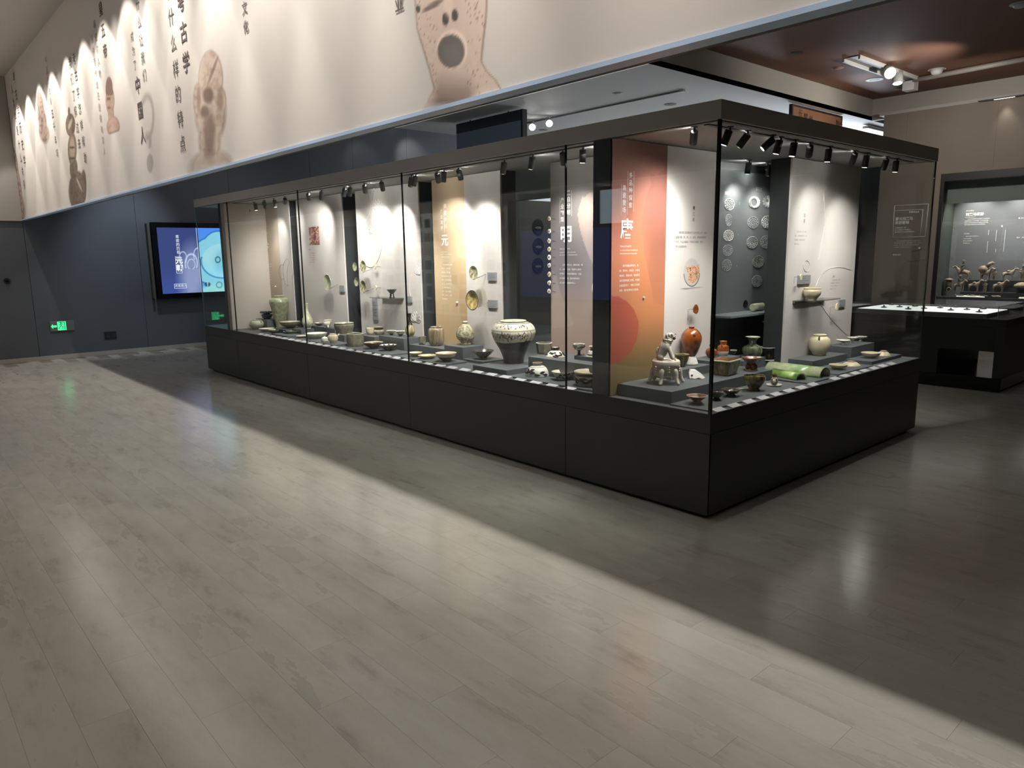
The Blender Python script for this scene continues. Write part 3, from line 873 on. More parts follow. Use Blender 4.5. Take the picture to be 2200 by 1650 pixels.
def sheetx(w, y0, y1, fn, res=110):
    return sheet('panel_face', (PX-.014, y1, ZP+.001), (0, y0-y1, 0), (0, 0, ZC0-ZP-.002), max(12, int(res*(y1-y0))), int(res*1.6), fn, painted('case_print', .7), w)
def soft_edge(px, py, pts, rgb, C, a):
    k = inpoly(px, py, pts).astype(float)*a
    return over(C, k, rgb)
def ming(C, px, py, U, V):
    k = inpoly(px, py, [(1290, 412), (1266, 414), (1256, 424), (1251, 422), (1247, 436), (1242, 451), (1241, 462), (1242.5, 474), (1247, 496), (1255, 524), (1263, 543), (1268, 557), (1274, 566), (1290, 572)])
    C = over(C, k*.75*np.clip((1300-px)/40, 0, 1), (190, 168, 158))
    k2 = inpoly(px, py, [(1186, 580), (1196, 592), (1199, 610), (1208, 640), (1222, 668), (1234, 700), (1186, 706)])
    return over(C, k2*.35, (196, 178, 166))
sheetx(w5, 1.39, 1.88, grad([(0, (186, 160, 146)), (.3, (168, 148, 138)), (.5, (136, 128, 126)), (1, (146, 140, 138))], ming))
def yuan(C, px, py, U, V):
    k = ell(px, py, 990, 588, 22, 34, .1)+ell(px, py, 1000, 650, 14, 50, .1)
    return over(C, np.clip(k, 0, 1)*.3, (178, 146, 104))
sheetx(w4, 2.97, 3.46, grad([(0, (204, 176, 138)), (.5, (206, 180, 146)), (1, (196, 170, 144))], yuan))
sheetx(w1, 6.87, 7.25, grad([(0, (186, 166, 146)), (.5, (204, 186, 166)), (1, (198, 184, 170))]))
TANG = [(1438, 334), (1434, 334), (1433, 345), (1428, 364), (1418, 369), (1409, 377), (1403, 373), (1397, 374), (1396, 382), (1399, 394), (1388, 425), (1381, 462), (1379, 482), (1380, 502), (1384, 542), (1393, 587), (1400, 620), (1404, 650), (1438, 660)]
LOW = [(1300, 636), (1327, 636), (1345, 646), (1362, 664), (1372, 690), (1372, 704), (1368, 730), (1356, 756), (1336, 776), (1300, 786)]
def tang(C, px, py, U, V):
    C = over(C, inpoly(px, py, TANG)*np.clip((px-1372)/30, .35, 1)*np.clip((690-py)/160, 0, 1)*.6, (140, 88, 80))
    return over(C, inpoly(px, py, LOW)*.75, (176, 78, 66))
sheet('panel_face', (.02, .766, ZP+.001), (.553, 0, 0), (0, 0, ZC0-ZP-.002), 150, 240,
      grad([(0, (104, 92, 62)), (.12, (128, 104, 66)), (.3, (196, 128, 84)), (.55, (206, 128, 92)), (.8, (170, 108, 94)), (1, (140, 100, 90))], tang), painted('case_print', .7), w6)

# ---- lettering printed on the panels
def lx(w, s, x, y, hpx, vert=False, m=M_whiteink, bold=0, fill=.82, align='LEFT', ax=0, val=PX-.0165, face='-X', gapline=1.5):
    """s placed with its top at pixel (x, y); hpx = pixel height of the column, or of one line when horizontal"""
    p, q = at(x, y, ax, val), at(x, y+hpx, ax, val)
    h = p.z-q.z
    if vert:
        sz = h/len(s)*fill
        return text(V_(s), tuple(p), sz, face, m, w, align='CENTER', line=1/fill, bold=bold*sz)
    return text(s, tuple(p), h, face, m, w, align=align, line=gapline, bold=bold*h)
def ly(w, s, x, y, hpx, yy, **k): return lx(w, s, x, y, hpx, ax=1, val=yy-.0165, face='-Y', **k)
def rule(w, x, y0, y1, ax, val, m=M_whiteink, t=.0022):
    a, b_ = at(x, y0, ax, val), at(x, y1, ax, val)
    if ax == 0: box('printed_line', m, val-.0005, a.y-t, b_.z, val, a.y, a.z, w)
    else: box('printed_line', m, a.x, val-.0005, b_.z, a.x+t, val, a.z, w)
PV = PX-.0165
lx(w5, '黑白分明', 1221.5, 409, 56, True, bold=.02); lx(w5, '产业转型', 1208, 425, 55, True, bold=.02)
rule(w5, 1228, 408, 464, 0, PV); rule(w5, 1202.5, 425, 480, 0, PV)
lx(w5, '明', 1216, 487, 37, True, bold=.03, fill=1.0)
lx(w5, 'MING DYNASTY', 1202, 533, 4.4)
lx(w5, 'GLAZES WITH BLACK AND WHITE\nAND INDUSTRIAL TRANSFORMATION', 1202, 541, 3.1, gapline=1.75)
lx(w5, '　　以黑白瓷为主，黄地白瓷、黄\n彩、白地黑花瓷，黄堡中心窑场\n受燃料、原料等因素影响，于明\n代中期后停烧，陈炉窑场成为\n成为耀州窑烧造的中心。', 1202, 567, 4.6, gapline=2.1)
ly(w6, '多品种探索', 1355.5, 371, 80, .78, vert=True, bold=.0); ly(w6, '青瓷登场', 1341.5, 398, 63, .78, vert=True)
for x, y0, y1 in ((1349, 368, 462), (1362, 368, 455), (1335, 396, 462)): rule(w6, x, y0, y1, 1, .7635, t=.0015)
ly(w6, '唐', 1347, 472, 45, .78, vert=True, bold=.015, fill=1.0)
ly(w6, 'TANG DYNASTY', 1332, 527, 5.2, .78)
ly(w6, 'A DIVERSE RANGE OF PRODUCTS\nAND EMERGENCE OF CELADON', 1332, 536, 4.0, .78, gapline=1.8)
ly(w6, '　　唐代瓷器品种有黑、白、\n青、茶叶末、花釉瓷，并有白\n釉绿彩、黑釉白彩、素胎黑花\n及低温釉陶唐三彩等。中晚唐\n在越窑影响下，青瓷工艺发展\n成熟，耀州窑青瓷正式登场。', 1331, 569, 5.4, .78, gapline=1.98)
ly(w6, '唐三彩', 1491, 443, 38, .78, vert=True, m=M_ink, fill=.7)
ly(w6, '　　耀州窑三彩烧制始于公元7世纪上半，釉色\n主要为黄、绿、褐、白、蓝等，釉色绚丽斑驳\n为多。产品多器皿、牛角龙头套兽、教坊\n等三彩建筑构件。', 1452, 497, 5.8, .78, m=M_inkgrey, gapline=1.75)
ly(w7, '白瓷', 1729, 459, 24, .60, vert=True, m=M_ink, fill=.75)
ly(w7, '　　釉色分为青、青、透明\n釉色，上施透明的化妆土，其\n后期釉泥，胎釉均呈白色\n最终作洁白。', 1708, 496, 4.2, .60, m=M_inkgrey, gapline=2.1)
ly(w7, '素胎', 1789, 592, 5, .60, m=M_ink)
ly(w7, '　　白瓷器釉料制成，釉色粉白\n质地细腻坚实，胎体较白，敷\n于化妆土，白而净润，纯\n釉有开片，光亮。', 1785, 601, 3.4, .60, m=M_inkgrey, gapline=1.8)
lx(w4, '黄堡中兴', 956, 438, 58, True, fill=.75); lx(w4, '产业南移', 948, 450, 48, True, fill=.75); rule(w4, 953, 438, 500, 0, PV)
lx(w4, '元', 955, 504, 27, True, bold=.02, fill=1.0)
lx(w4, 'YUAN DYNASTY\nSHIFT OF PRODUCTION\nTO CHENLU KILNS', 947.5, 540, 3.4, gapline=1.55)
lx(w4, '　　元代青瓷釉色以姜黄、\n青绿为主，刻花印花\n题材简约，流行缠枝\n花卉和水波纹样，制作\n较粗，民间用瓷数量多\n而广泛，立地坑窑炉普\n及，白地黑花器兴起\n并行，产品行销各地，\n陈炉、立地坡、上店窑\n场兴盛起来。', 948, 567, 3.6, gapline=2.28)
lx(w1, '民窑兴盛', 572, 477, 28, True, fill=.8); lx(w1, '繁荣续唱', 568, 485, 24, True, fill=.8)
lx(w1, '金', 573, 519, 22, True, bold=.02, fill=1.0)
lx(w1, 'JIN DYNASTY\nPROSPERITY OF FOLK\nKILNS', 570, 545, 2.2, gapline=1.9)
lx(w1, '　　金代青瓷延续北宋\n风格，釉色转向姜黄\n月白釉瓷别具一格，\n印花刻花装饰繁密。\n器形以碗盘为多样，\n三足炉瓶等多见，\n民间生产规模扩大，\n窑炉技术改进，\n产量增加。', 572, 566, 2.8, gapline=2.0)
lx(w2, '月白釉', 663, 535, 3.2, m=M_ink)
lx(w2, '　　金代创烧月白釉瓷器\n釉色白中泛青，温润如玉\n胎质细密，釉层匀净半透\n光泽柔和，造型规整端庄\n是金代青瓷代表品种。', 664, 543, 2.4, m=mat('red_ink', (176, 110, 104), .7), gapline=2.0)
def photo_cols(px, py, U, V):
    n = fbm(px*.35, py*.35); C = np.ones(px.shape+(3,))*np.array((150, 104, 92), float)
    C = over(C, np.clip((n-.5)*5, 0, 1), (214, 186, 170)); C = over(C, np.clip((.4-n)*6, 0, 1), (96, 60, 56))
    C = over(C, ((py > 503) & (py < 517))*.5, (206, 160, 164))
    return over(C, ell(px, py, 676, 510, 3, 7, .4), (110, 70, 70))
a, b_ = at(663, 488, 0, PV), at(687, 526, 0, PV)
sheet('photo_print', (PV, a.y, b_.z), (0, b_.y-a.y, 0), (0, 0, a.z-b_.z), 50, 70, photo_cols, painted('case_print', .7), w2)
# round sherd picture and small seal on the two cross panels
def sherd_cols(px, py, U, V):
    C = np.ones(px.shape+(3,))*np.array((214, 207, 202), float)
    C = over(C, ell(px, py, 1486, 585, 17, 30, .1), (196, 190, 190))
    C = over(C, np.clip(1-np.abs(np.sqrt(((px-1486)/17)**2+((py-585)/30)**2)-1)/.06, 0, 1)*(py > 588), (70, 66, 66))
    k = inpoly(px, py, [(1472, 572), (1478, 575), (1484, 569), (1494, 572), (1502, 567), (1503, 588), (1498, 600), (1490, 608), (1482, 608), (1477, 600), (1481, 592), (1475, 580)])
    n = fbm(px*.5, py*.4)
    D = np.ones(px.shape+(3,))*np.array((226, 196, 160), float)
    D = over(D, np.clip((n-.48)*6, 0, 1), (206, 120, 96)); D = over(D, np.clip((.42-n)*8, 0, 1), (120, 80, 60))
    return C*(1-k[..., None])+D*k[..., None]
a, b_ = at(1467, 552, 1, .7635), at(1505, 617, 1, .7635)
sheet('photo_print', (a.x, .7635, b_.z), (b_.x-a.x, 0, 0), (0, 0, a.z-b_.z), 90, 150, sherd_cols, painted('case_print', .7), w6)
ly(w6, '龙首建筑构件标本', 1470, 621, 2.2, .78, m=M_inkgrey)
def seal(w, x, y, ax, val):
    p = at(x, y, ax, val)
    b = MB().ball(tuple(p), .012 if ax == 0 else .010)
    b.build('seal_mark', mat('seal_cream', (232, 214, 190), .5), w)
seal(w6, 1383, 640, 1, .764); seal(w4, 982, 650, 0, PV); seal(w1, 592, 616, 0, PV)
# pale line drawings of vessels and flowers
M_line = mat('pale_print_line', (238, 236, 232), .6)
def drawing(w, lines, ax, val, r, m=M_line):
    b = MB()
    for pts in lines:
        P = smooth([(p[0], p[1]) for p in pts], 6)
        b.tube([at(x, y, ax, val) for x, y in P], r, 4)
    return b.build('line_drawing', m, w)
def circ(cx, cy, rx, ry, a0=0, a1=6.3, n=14): return [(cx+rx*math.cos(a0+(a1-a0)*i/n), cy+ry*math.sin(a0+(a1-a0)*i/n)) for i in range(n+1)]
petal = lambda cx, cy, l, a, w_=.35: [(cx, cy), (cx+l*.5*math.cos(a-w_), cy+l*.8*math.sin(a-w_)), (cx+l*math.cos(a)*.8, cy+l*1.5*math.sin(a)), (cx+l*.5*math.cos(a+w_), cy+l*.8*math.sin(a+w_)), (cx, cy)]
L3 = [[(804, 402), (800, 440), (812, 470), (820, 500), (818, 540), (808, 566), (794, 574), (778, 560), (770, 545)], [(790, 410), (796, 450), (784, 480), (776, 520), (782, 548)],
      [(884, 700), (898, 660), (906, 640)], [(876, 690), (884, 660), (880, 620), (884, 590)]]
for i in range(7): L3.append(petal(812, 452, 16, -2.9+i*.45)); L3.append(petal(902, 590, 16, -2.6+i*.4)); L3.append(petal(893, 690, 14, -2.8+i*.45))
for i in range(6): L3.append(petal(800, 500, 12, -3.1+i*.5))
drawing(w3, [[(x, min(y, 715)) for x, y in q if x < 905] for q in L3 if len([1 for x, y in q if x < 905]) > 2], 0, PV, .0022)
drawing(w1, [[(613, 560), (616, 556), (620, 560), (621, 566), (617, 580), (617, 606), (620, 613)], [(613, 560), (609, 568), (608, 580), (612, 606), (615, 612), (620, 612)], circ(606, 584, 7, 16, 1, 5.2), circ(626, 580, 4, 18, -1.5, 1.5)], 0, PV, .0014, mat('grey_print_line', (150, 144, 138), .7))
drawing(w7, [circ(1733, 572, 7, 12), [(1702, 378), (1730, 376), (1752, 382), (1760, 392), (1752, 404), (1756, 412)], [(1762, 400), (1772, 396), (1776, 404), (1770, 420), (1772, 480), (1762, 540), (1758, 560)],
             [(1752, 620), (1760, 598), (1780, 578), (1805, 574), (1828, 580)], [(1760, 650), (1790, 690), (1820, 720)]], 1, .584, .0016)
drawing(w5, [circ(1293, 560, 2, 14, 1.8, 4.4)], 0, PV, .001)
# dark inner wall with rows of round pattern prints
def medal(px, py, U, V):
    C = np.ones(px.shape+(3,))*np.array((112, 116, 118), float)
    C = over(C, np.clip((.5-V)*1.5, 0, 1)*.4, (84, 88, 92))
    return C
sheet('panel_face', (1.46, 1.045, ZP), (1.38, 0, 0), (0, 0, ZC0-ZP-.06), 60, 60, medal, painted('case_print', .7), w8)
M_med = mat('medallion_print', (214, 214, 210), .6)
M_med2 = mat('medallion_print_dim', (164, 166, 166), .6)
def medallion(cx, cy, rx, ry, kind, m):
    b = MB(); C = at(cx, cy, 1, 1.043); Rz = C.z-at(cx, cy+ry, 1, 1.043).z; Rx = at(cx+rx, cy, 1, 1.043).x-C.x
    P = lambda u, v: (C.x+u*Rx, 1.043, C.z+v*Rz)
    def ring(r, k=26, w=.0025, wob=0, n=0): b.tube([P(r*(1+wob*math.cos(n*t))*math.cos(t), r*(1+wob*math.cos(n*t))*math.sin(t)) for t in [6.2832*i/(k*2) for i in range(k*2+1)]], w, 4)
    if kind == 0:
        for i in range(16):
            t = 6.2832*i/16
            b.tube([P(.62*math.cos(t), .62*math.sin(t)), P(.95*math.cos(t), .95*math.sin(t))], [.006, .014], 5)
        ring(.95, w=.004, wob=.05, n=16)
    elif kind == 1:
        for i in range(12):
            t = 6.2832*i/12
            b.tube([P(.1*math.cos(t), .1*math.sin(t)), P(.9*math.cos(t-.13), .9*math.sin(t-.13)), P(1.0*math.cos(t), 1.0*math.sin(t)), P(.9*math.cos(t+.13), .9*math.sin(t+.13)), P(.1*math.cos(t), .1*math.sin(t))], .0028, 4)
    else:
        ring(.98, w=.004, wob=.02, n=9); ring(.68); ring(.36); ring(.14)
        for i in range(18+kind*2):
            t = 6.2832*i/(18+kind*2)+kind
            r0, r1 = ((.7, .95) if i % 2 else (.38, .66))
            b.tube([P(r0*math.cos(t), r0*math.sin(t)), P((r0+r1)/2*math.cos(t+.12), (r0+r1)/2*math.sin(t+.12)), P(r1*math.cos(t), r1*math.sin(t))], .0034, 4)
    b.build('medallion_print', m, w8)
for i, (cx, cy, rx, ry, m) in enumerate(((1620, 435, 11, 12.5, M_med), (1650, 433, 11, 13, M_med), (1618, 478, 11.5, 12.5, M_med2), (1648, 477, 11.5, 13, M_med), (1616, 521, 11.5, 12.5, M_med2), (1645, 520, 11.5, 13, M_med2),
        (1629, 562, 11.5, 12.5, M_med2), (1626, 604, 10.5, 12, M_med2), (1567, 439, 10.5, 12.5, M_med), (1565, 473, 7, 12, M_med2), (1565, 506, 10.5, 11.5, M_med), (1563, 538, 10.5, 11.5, M_med2), (1561, 570, 10, 12, M_med2))):
    medallion(cx, cy, rx, ry, min(i, 5) if i < 8 else 2+i % 4, m)
def ly8(s, x, y, h): return text(s, tuple(at(x, y, 1, 1.042)), at(x, y, 1, 1.042).z-at(x, y+h, 1, 1.042).z, '-Y', M_med, w8)
ly8('菊花纹', 1624, 402, 9); ly8('莲花纹', 1557, 411, 8)
for x, y, s in ((1671, 429, '宋'), (1669, 471, '宋金'), (1668, 515, '金元'), (1666, 560, '元'), (1663, 604, '明'), (1588, 434, '宋金'), (1585, 503, '元'), (1582, 570, '明')):
    ly8(V_(s), x, y, 3.2)
box('inner_shelf', mat('shelf_grey', (120, 126, 130), .35), 1.5, .82, 1.035, 2.85, 1.04, 1.05, w8)

# ================================================================== RISERS ON THE DECK
RZ = {}
def riser(k, x0, y0, x1, y1, z1, label, z0=ZP-.001):
    o = thing('display_riser', label, 'riser', (x0, y0, z0), 'grey display blocks inside the showcase')
    b = MB().box(0, 0, 0, x1-x0, y1-y0, z1-z0).build('riser_block', M_deck, o, bevel=.002)
    RZ[k] = z1
def rtop(k, px, py, ex, ey, z, label, z0=ZP-.001):
    P = at(px, py, 2, z); riser(k, P.x, P.y, P.x+ex, P.y+ey, z, label, z0)
riser('r1', .096, 1.872, .40, 2.287, .675, 'wide grey block under the big black-and-white jar')
riser('r2', .334, 2.44, .58, 2.714, .659, 'low grey block under the black bowl left of the big jar')
riser('r3', .345, 2.738, .58, 3.011, .754, 'tall square dark block under the carved bottle-shaped vase')
riser('r4', .36, 3.018, .583, 3.60, .712, 'long grey block under the ribbed barrel jar')
riser('r5', .05, 2.62, .30, 3.28, .651, 'thin grey slab under the three pale dishes by the second glass seam')
riser('r6', .36, 3.69, .583, 4.15, .757, 'tall dark block under the two black tea bowls')
riser('r7', .36, 4.24, .583, 4.66, .733, 'grey block under the two deep cups beside the white wall shelf')
riser('r8', .05, 3.50, .33, 4.15, .648, 'thin grey slab under the wide dark-sided bowl and scalloped bowl')
riser('r9', .09, 4.58, .30, 5.25, .647, 'thin grey slab under the ribbed white pot and covered box')
riser('r10', .31, 4.78, .583, 5.08, .716, 'grey block under the big round stoneware basin')
rtop('r11', 719, 706.4, .26, .60, .735, 'long dark block under the little white footed dishes')
riser('r17', .33, 5.86, .583, 6.10, .705, 'grey block under the pale green long-necked vase')
rtop('r12', 573.6, 688, .20, .42, .757, 'dark block under the black lotus-shaped stand')
riser('r13', .11, 5.75, .36, 6.20, .651, 'thin grey slab under the dish with two small cups')
riser('r18', .36, 6.56, .583, 7.0, .655, 'thin grey slab under the tall green shouldered jar')
riser('r19', .26, 6.13, .535, 6.46, .69, 'grey block under the wide brown bowl')
riser('r14', .248, .955, .583, 1.79, .776, 'tall long dark block under the grey octagonal cup and broken jar neck')
riser('r15', .37, .96, .583, 1.42, .806, 'small upper grey block under the painted stem cup', .776)
riser('r16', .05, .95, .245, 1.75, .647, 'thin grey slab under the three painted bowls behind the front glass')
riser('r20', .093, .339, 1.289, .762, .71, 'broad grey platform under the stone lion')
riser('r21', .45, .58, .879, .762, .768, 'upper grey block under the amber bottle and dark green bowl', .71)
riser('r22', .88, .585, 1.26, .762, .79, 'upper grey block under the small amber jar and gourd bottle', .71)
riser('r29', 1.50, .70, 1.93, .815, .71, 'grey block under the green melon-shaped vase')
rtop('r23', 1747, 776, .60, .25, .692, 'grey block under the round cream jar')
riser('r24', 2.64, .37, 3.09, .583, .74, 'tall grey block under the three stemmed dishes')
riser('r25', 2.467, .127, 3.06, .34, .661, 'grey block at the right end under a pale bowl and an upturned bowl')
riser('r26', 1.788, .085, 2.39, .31, .644, 'thin grey slab under the pair of cream bowls at the right')
riser('r27', 1.295, .067, 1.75, .57, .644, 'thin grey slab under the two green glazed roof tiles')
riser('r28', .06, .06, 1.19, .33, .643, 'thin grey slab under the row of small dark bowls at the corner')
riser('r30', 1.94, .83, 2.72, 1.04, .68, 'low dark block deep inside under the lidded black jars')
DK = ZP-.001

# ================================================================== CERAMICS
G_celadon = glaze('celadon_glaze', (128, 132, 104), (176, 180, 148), .3, 22, bump=.08)
G_celpale = glaze('pale_celadon_glaze', (172, 174, 146), (206, 206, 178), .28, 16)
G_olive = glaze('olive_grey_stoneware', (108, 104, 86), (146, 140, 118), .5, 26, coat=.05, bump=.15)
G_carved = glaze('carved_olive_glaze', (96, 92, 68), (204, 196, 158), .35, 42, bump=.5)
G_ribbed = glaze('ribbed_brown_glaze', (96, 80, 62), (168, 152, 124), .4, 40, drip=.12, bump=.3)
G_white = glaze('white_slip', (226, 220, 204), (240, 236, 226), .4, 10)
G_cream = glaze('cream_glaze', (214, 200, 164), (232, 222, 194), .35, 8)
G_creamdk = glaze('cream_over_dark', (74, 60, 46), (112, 92, 70), .4, 20)
G_black = glaze('black_glaze', (20, 18, 17), (38, 33, 29), .15, 14, coat=.5)
G_temmoku = glaze('dark_tenmoku_glaze', (36, 34, 30), (92, 88, 76), .2, 46)
G_amber = glaze('amber_glaze', (92, 44, 14), (172, 92, 34), .12, 9, coat=.8)
G_brown = glaze('brown_glaze', (98, 62, 42), (168, 122, 92), .25, 14)
G_sancai = glaze('green_streaked_glaze', (52, 58, 30), (150, 132, 82), .18, 30, drip=.15, coat=.6)
G_greenv = glaze('mottled_green_glaze', (44, 58, 40), (136, 140, 112), .15, 20, drip=.35, coat=.7)
G_tile = glaze('pale_green_tile_glaze', (226, 224, 190), (120, 168, 92), .2, 7, coat=.5)
G_tile2 = glaze('green_tile_glaze', (106, 150, 70), (168, 196, 110), .2, 12, coat=.5)
G_stone = glaze('bisque_stone', (196, 186, 168), (226, 218, 204), .8, 14, coat=0, bump=.25)
G_plaster = mat('white_plaster_clay', (234, 228, 222), .85, bump=.4, scale=40)
G_paint = glaze('white_with_dark_brush', (28, 22, 18), (236, 230, 214), .3, 46)
G_paint2 = glaze('cream_with_brown_brush', (66, 48, 36), (222, 212, 190), .3, 60)
for g_ in (G_paint, G_paint2):
    for n_ in g_.node_tree.nodes:
        if n_.type == 'VALTORGB':
            n_.color_ramp.elements[0].position = .42; n_.color_ramp.elements[1].position = .46
G_cz = painted('brushed_jar_glaze', .28, 0, .5, .4)
M_foot = mat('bare_clay_foot', (150, 120, 100), .8)
M_mouth = mat('dark_mouth', (40, 34, 30), .7)

def pot(name, label, cat, cx, yb, yt, w, z, prof, m, group=None, rb=None, seg=40, lobes=0, amp=0, extra=None, vess=True, wall=.05, floor=.18, sm=5, part='body', only=None, phase=0):
    """thrown vessel: pixel centre, foot line, rim line and width; z of what it stands on; prof is normalised (r, h)"""
    P = at(cx, yb, 2, z)
    s = depth(P)/F
    R = w/2*s
    base = prof[0][0] if prof[0][0] > 0 else prof[1][0]
    d = Vector((P.x-CAM[0], P.y-CAM[1], 0)).normalized()
    R = w/2*(depth(P)+R*base)/F
    C = P+d*R*base
    H = max(.01, zat(cx, yt, C)-z)
    pr = smooth(prof, sm) if sm > 1 else list(prof)
    if vess: pr = vessel([(0, 0)]+pr if pr[0][0] > 0 else pr, wall, floor)
    pr = [(r*R, h*H) for r, h in pr]
    t = thing(name, label, cat, (C.x, C.y, z+.0005), group)
    MB().lathe(pr, seg, lobes, amp, phase=phase).build(part, m, t)
    t['_R'] = R; t['_H'] = H
    if extra: extra(t, R, H)
    return t
BOWL = [(.36, 0), (.37, .1), (.40, .13), (.68, .42), (.88, .72), (1, 1)]
BOWL2 = [(.42, 0), (.43, .14), (.46, .17), (.80, .45), (.95, .75), (1, 1)]
TEA = [(.30, 0), (.30, .14), (.34, .17), (.72, .6), (.95, .92), (1, 1)]
DISH = [(.5, 0), (.5, .2), (.55, .25), (.85, .62), (1, 1)]
INV = [(1, 0), (1, .06), (.9, .3), (.62, .72), (.42, .84), (.40, 1)]
CYL = [(.92, 0), (.98, .2), (1, .6), (1, .95), (.97, 1)]
VASE = [(.5, 0), (.52, .05), (.82, .13), (1, .25), (.88, .40), (.55, .55), (.30, .68), (.25, .80), (.30, .92), (.42, 1)]
MEI = [(.50, 0), (.52, .1), (.60, .25), (.78, .5), (.97, .75), (1, .83), (.86, .92), (.52, .96), (.48, .97), (.50, 1)]
GLOB = [(.55, 0), (.58, .06), (.9, .3), (1, .52), (.92, .78), (.66, .9), (.58, .93), (.62, 1)]
def rim_ring(t, R, H, m, r=1.0, h=1.0, w=.035):
    MB().lathe([((r-w)*R, h*H-.002), (r*R, h*H-.002), (r*R+.0015, h*H), (r*R, h*H+.002), ((r-w)*R, h*H+.002), ((r-w)*R, h*H-.002)], 40, closed=False).build('rim', m, t)
def inside(m, r0=.86, h0=.72, r1=.3, h1=.22):
    def fn(t, R, H):
        MB().lathe([(.985*R, H*1.006), (.93*R, H*1.0), (r0*R, h0*H), (.58*R, .42*H), (r1*R, h1*H+.002), (0.0001, h1*H+.002)], 40, closed=False).build('inner_glaze', m, t)
    return fn
def footring(m, r, h):
    def fn(t, R, H): MB().lathe([(r*R*.98, .0), (r*R, .0), (r*R, h*H), (r*R*.9, h*H)], 36).build('foot_ring', m, t)
    return fn
def multi(*fs):
    def fn(t, R, H):
        for f in fs: f(t, R, H)
    return fn
LONG = 'ceramics along the long front of the showcase'
ENDG = 'ceramics at the short right end of the showcase'
P_ = lambda *a, **k: pot(*a, group=LONG, **k)
Q_ = lambda *a, **k: pot(*a, group=ENDG, **k)
# -- far left bay
P_('squat_jar', 'squat pale buff jar, first vessel at the far left end of the deck', 'jar', 552.5, 708, 687.5, 31, DK, [(.5, 0), (.55, .05), (.92, .35), (1, .6), (.86, .85), (.66, .93), (.68, 1)], G_celpale, rb=.5,
   extra=lambda t, R, H: [MB().tube([(R*.75*math.cos(a), R*.75*math.sin(a), H*.95), (R*.95*math.cos(a), R*.95*math.sin(a), H*.93), (R*.97*math.cos(a), R*.97*math.sin(a), H*.7)], .006, 8).build('lug', G_celpale, t) for a in (.4, 3.5, -1.3)])
P_('shallow_plate', 'shallow cream plate just right of the squat buff jar', 'plate', 574, 713, 705.5, 34, DK, DISH, G_cream, floor=.5)
P_('small_cup', 'small grey-brown cup in front of the shallow cream plate', 'cup', 589, 716.5, 708, 24, DK, BOWL2, G_olive, extra=inside(G_celpale))
P_('shouldered_jar', 'tall green celadon jar with broad shoulder and small neck', 'jar', 604, 704.6, 636, 42, .655, MEI, G_celadon, extra=lambda t, R, H: rim_ring(t, R, H, G_celpale, .52))
P_('wide_bowl', 'wide brown-rimmed bowl in front of the tall green jar', 'bowl', 624, 705.5, 691, 44, .69, BOWL2, G_olive, extra=multi(inside(G_celpale), lambda t, R, H: rim_ring(t, R, H, G_creamdk)))
def lotus(t, R, H):
    for j, (r, h) in enumerate(((.62, .30), (.8, .52), (1.0, .92))):
        b = MB()
        for i in range(9):
            a = 6.283*i/9+j*.35
            b.ball((r*R*.72*math.cos(a), r*R*.72*math.sin(a), h*H), R*.30, R*.30, H*.16, 10)
        b.build('petal_ring', G_black, t)
    MB().lathe([(.5*R, H*.93), (.78*R, H), (.74*R, H*1.01), (0, H*.96)], 30).build('cup', G_celpale, t)
P_('lotus_stand', 'black lotus-petal lamp stand on a dark block at far left', 'stand', 574, 686.6, 669.5, 28, .757, [(.7, 0), (.72, .06), (.4, .15), (.34, .5), (.5, .8), (.45, .9)], G_black, vess=False, extra=lotus)
def two_cups(t, R, H):
    for i, dx in enumerate((-.22, .34)):
        MB().lathe([(r*R*.34, H*.5+h*H*.75) for r, h in vessel([(0, 0)]+smooth(BOWL2), .1)], 28, c=(dx*R*.9, -dx*R*.5, 0)).build('cup', G_celpale, t)
P_('cup_saucer', 'scalloped dish holding two tiny cups in the far left bay', 'dish', 627, 716, 711.5, 37, .651, DISH, G_celpale, floor=.5, lobes=8, amp=.08, extra=two_cups)
P_('round_dish', 'small round white dish touching the first glass seam', 'dish', 650, 726, 721, 27, DK, DISH, G_white, floor=.55)
P_('long_neck_vase', 'pale green pear-shaped vase with long neck by the first glass seam', 'vase', 662, 707, 652, 24, .705, VASE, G_celpale)
P_('shallow_basin', 'broad shallow grey-green basin with white inside behind the first glass seam', 'basin', 680, 730, 715.5, 46, DK, [(.62, 0), (.63, .2), (.7, .25), (.92, .6), (1, 1)], G_celpale, extra=inside(G_white))
P_('small_dish', 'small dark-sided dish on the long block right of the pale green vase', 'dish', 686, 700, 693.5, 21, .735, BOWL2, G_olive, extra=inside(G_white))
def legs3(m, r=.6, n=3, top=.35, rr=.012):
    def fn(t, R, H):
        for i in range(n):
            a = 6.283*i/n+.5
            MB().tube([(r*R*math.cos(a), r*R*math.sin(a), top*H), (r*R*1.1*math.cos(a), r*R*1.1*math.sin(a), .12*H), (r*R*1.15*math.cos(a), r*R*1.15*math.sin(a), 0)], [rr, rr*.8, rr*.9], 8).build('leg', m, t)
    return fn
P_('footed_censer', 'small white three-legged censer among the footed dishes', 'censer', 703, 704, 688, 15, .735, [(.55, .3), (.85, .38), (1, .55), (.95, .78), (.72, .86), (.9, 1)], G_white, floor=.5, extra=legs3(G_white))
P_('footed_tray', 'pale pink-white dish with ruffled rim on little legs', 'dish', 717.5, 702, 685, 25, .735, [(.6, .45), (.8, .5), (.95, .7), (1, 1)], G_cream, floor=.75, lobes=9, amp=.06, extra=legs3(G_white, .55, 3, .5))
P_('round_basin', 'large round grey stoneware basin with plain straight sides', 'basin', 740, 717.5, 693.6, 42, .716, [(.80, 0), (.86, .25), (.97, .55), (1, .8), (.97, .9), (1, 1)], G_olive, extra=inside(G_celadon, .9, .85, .8, .3))
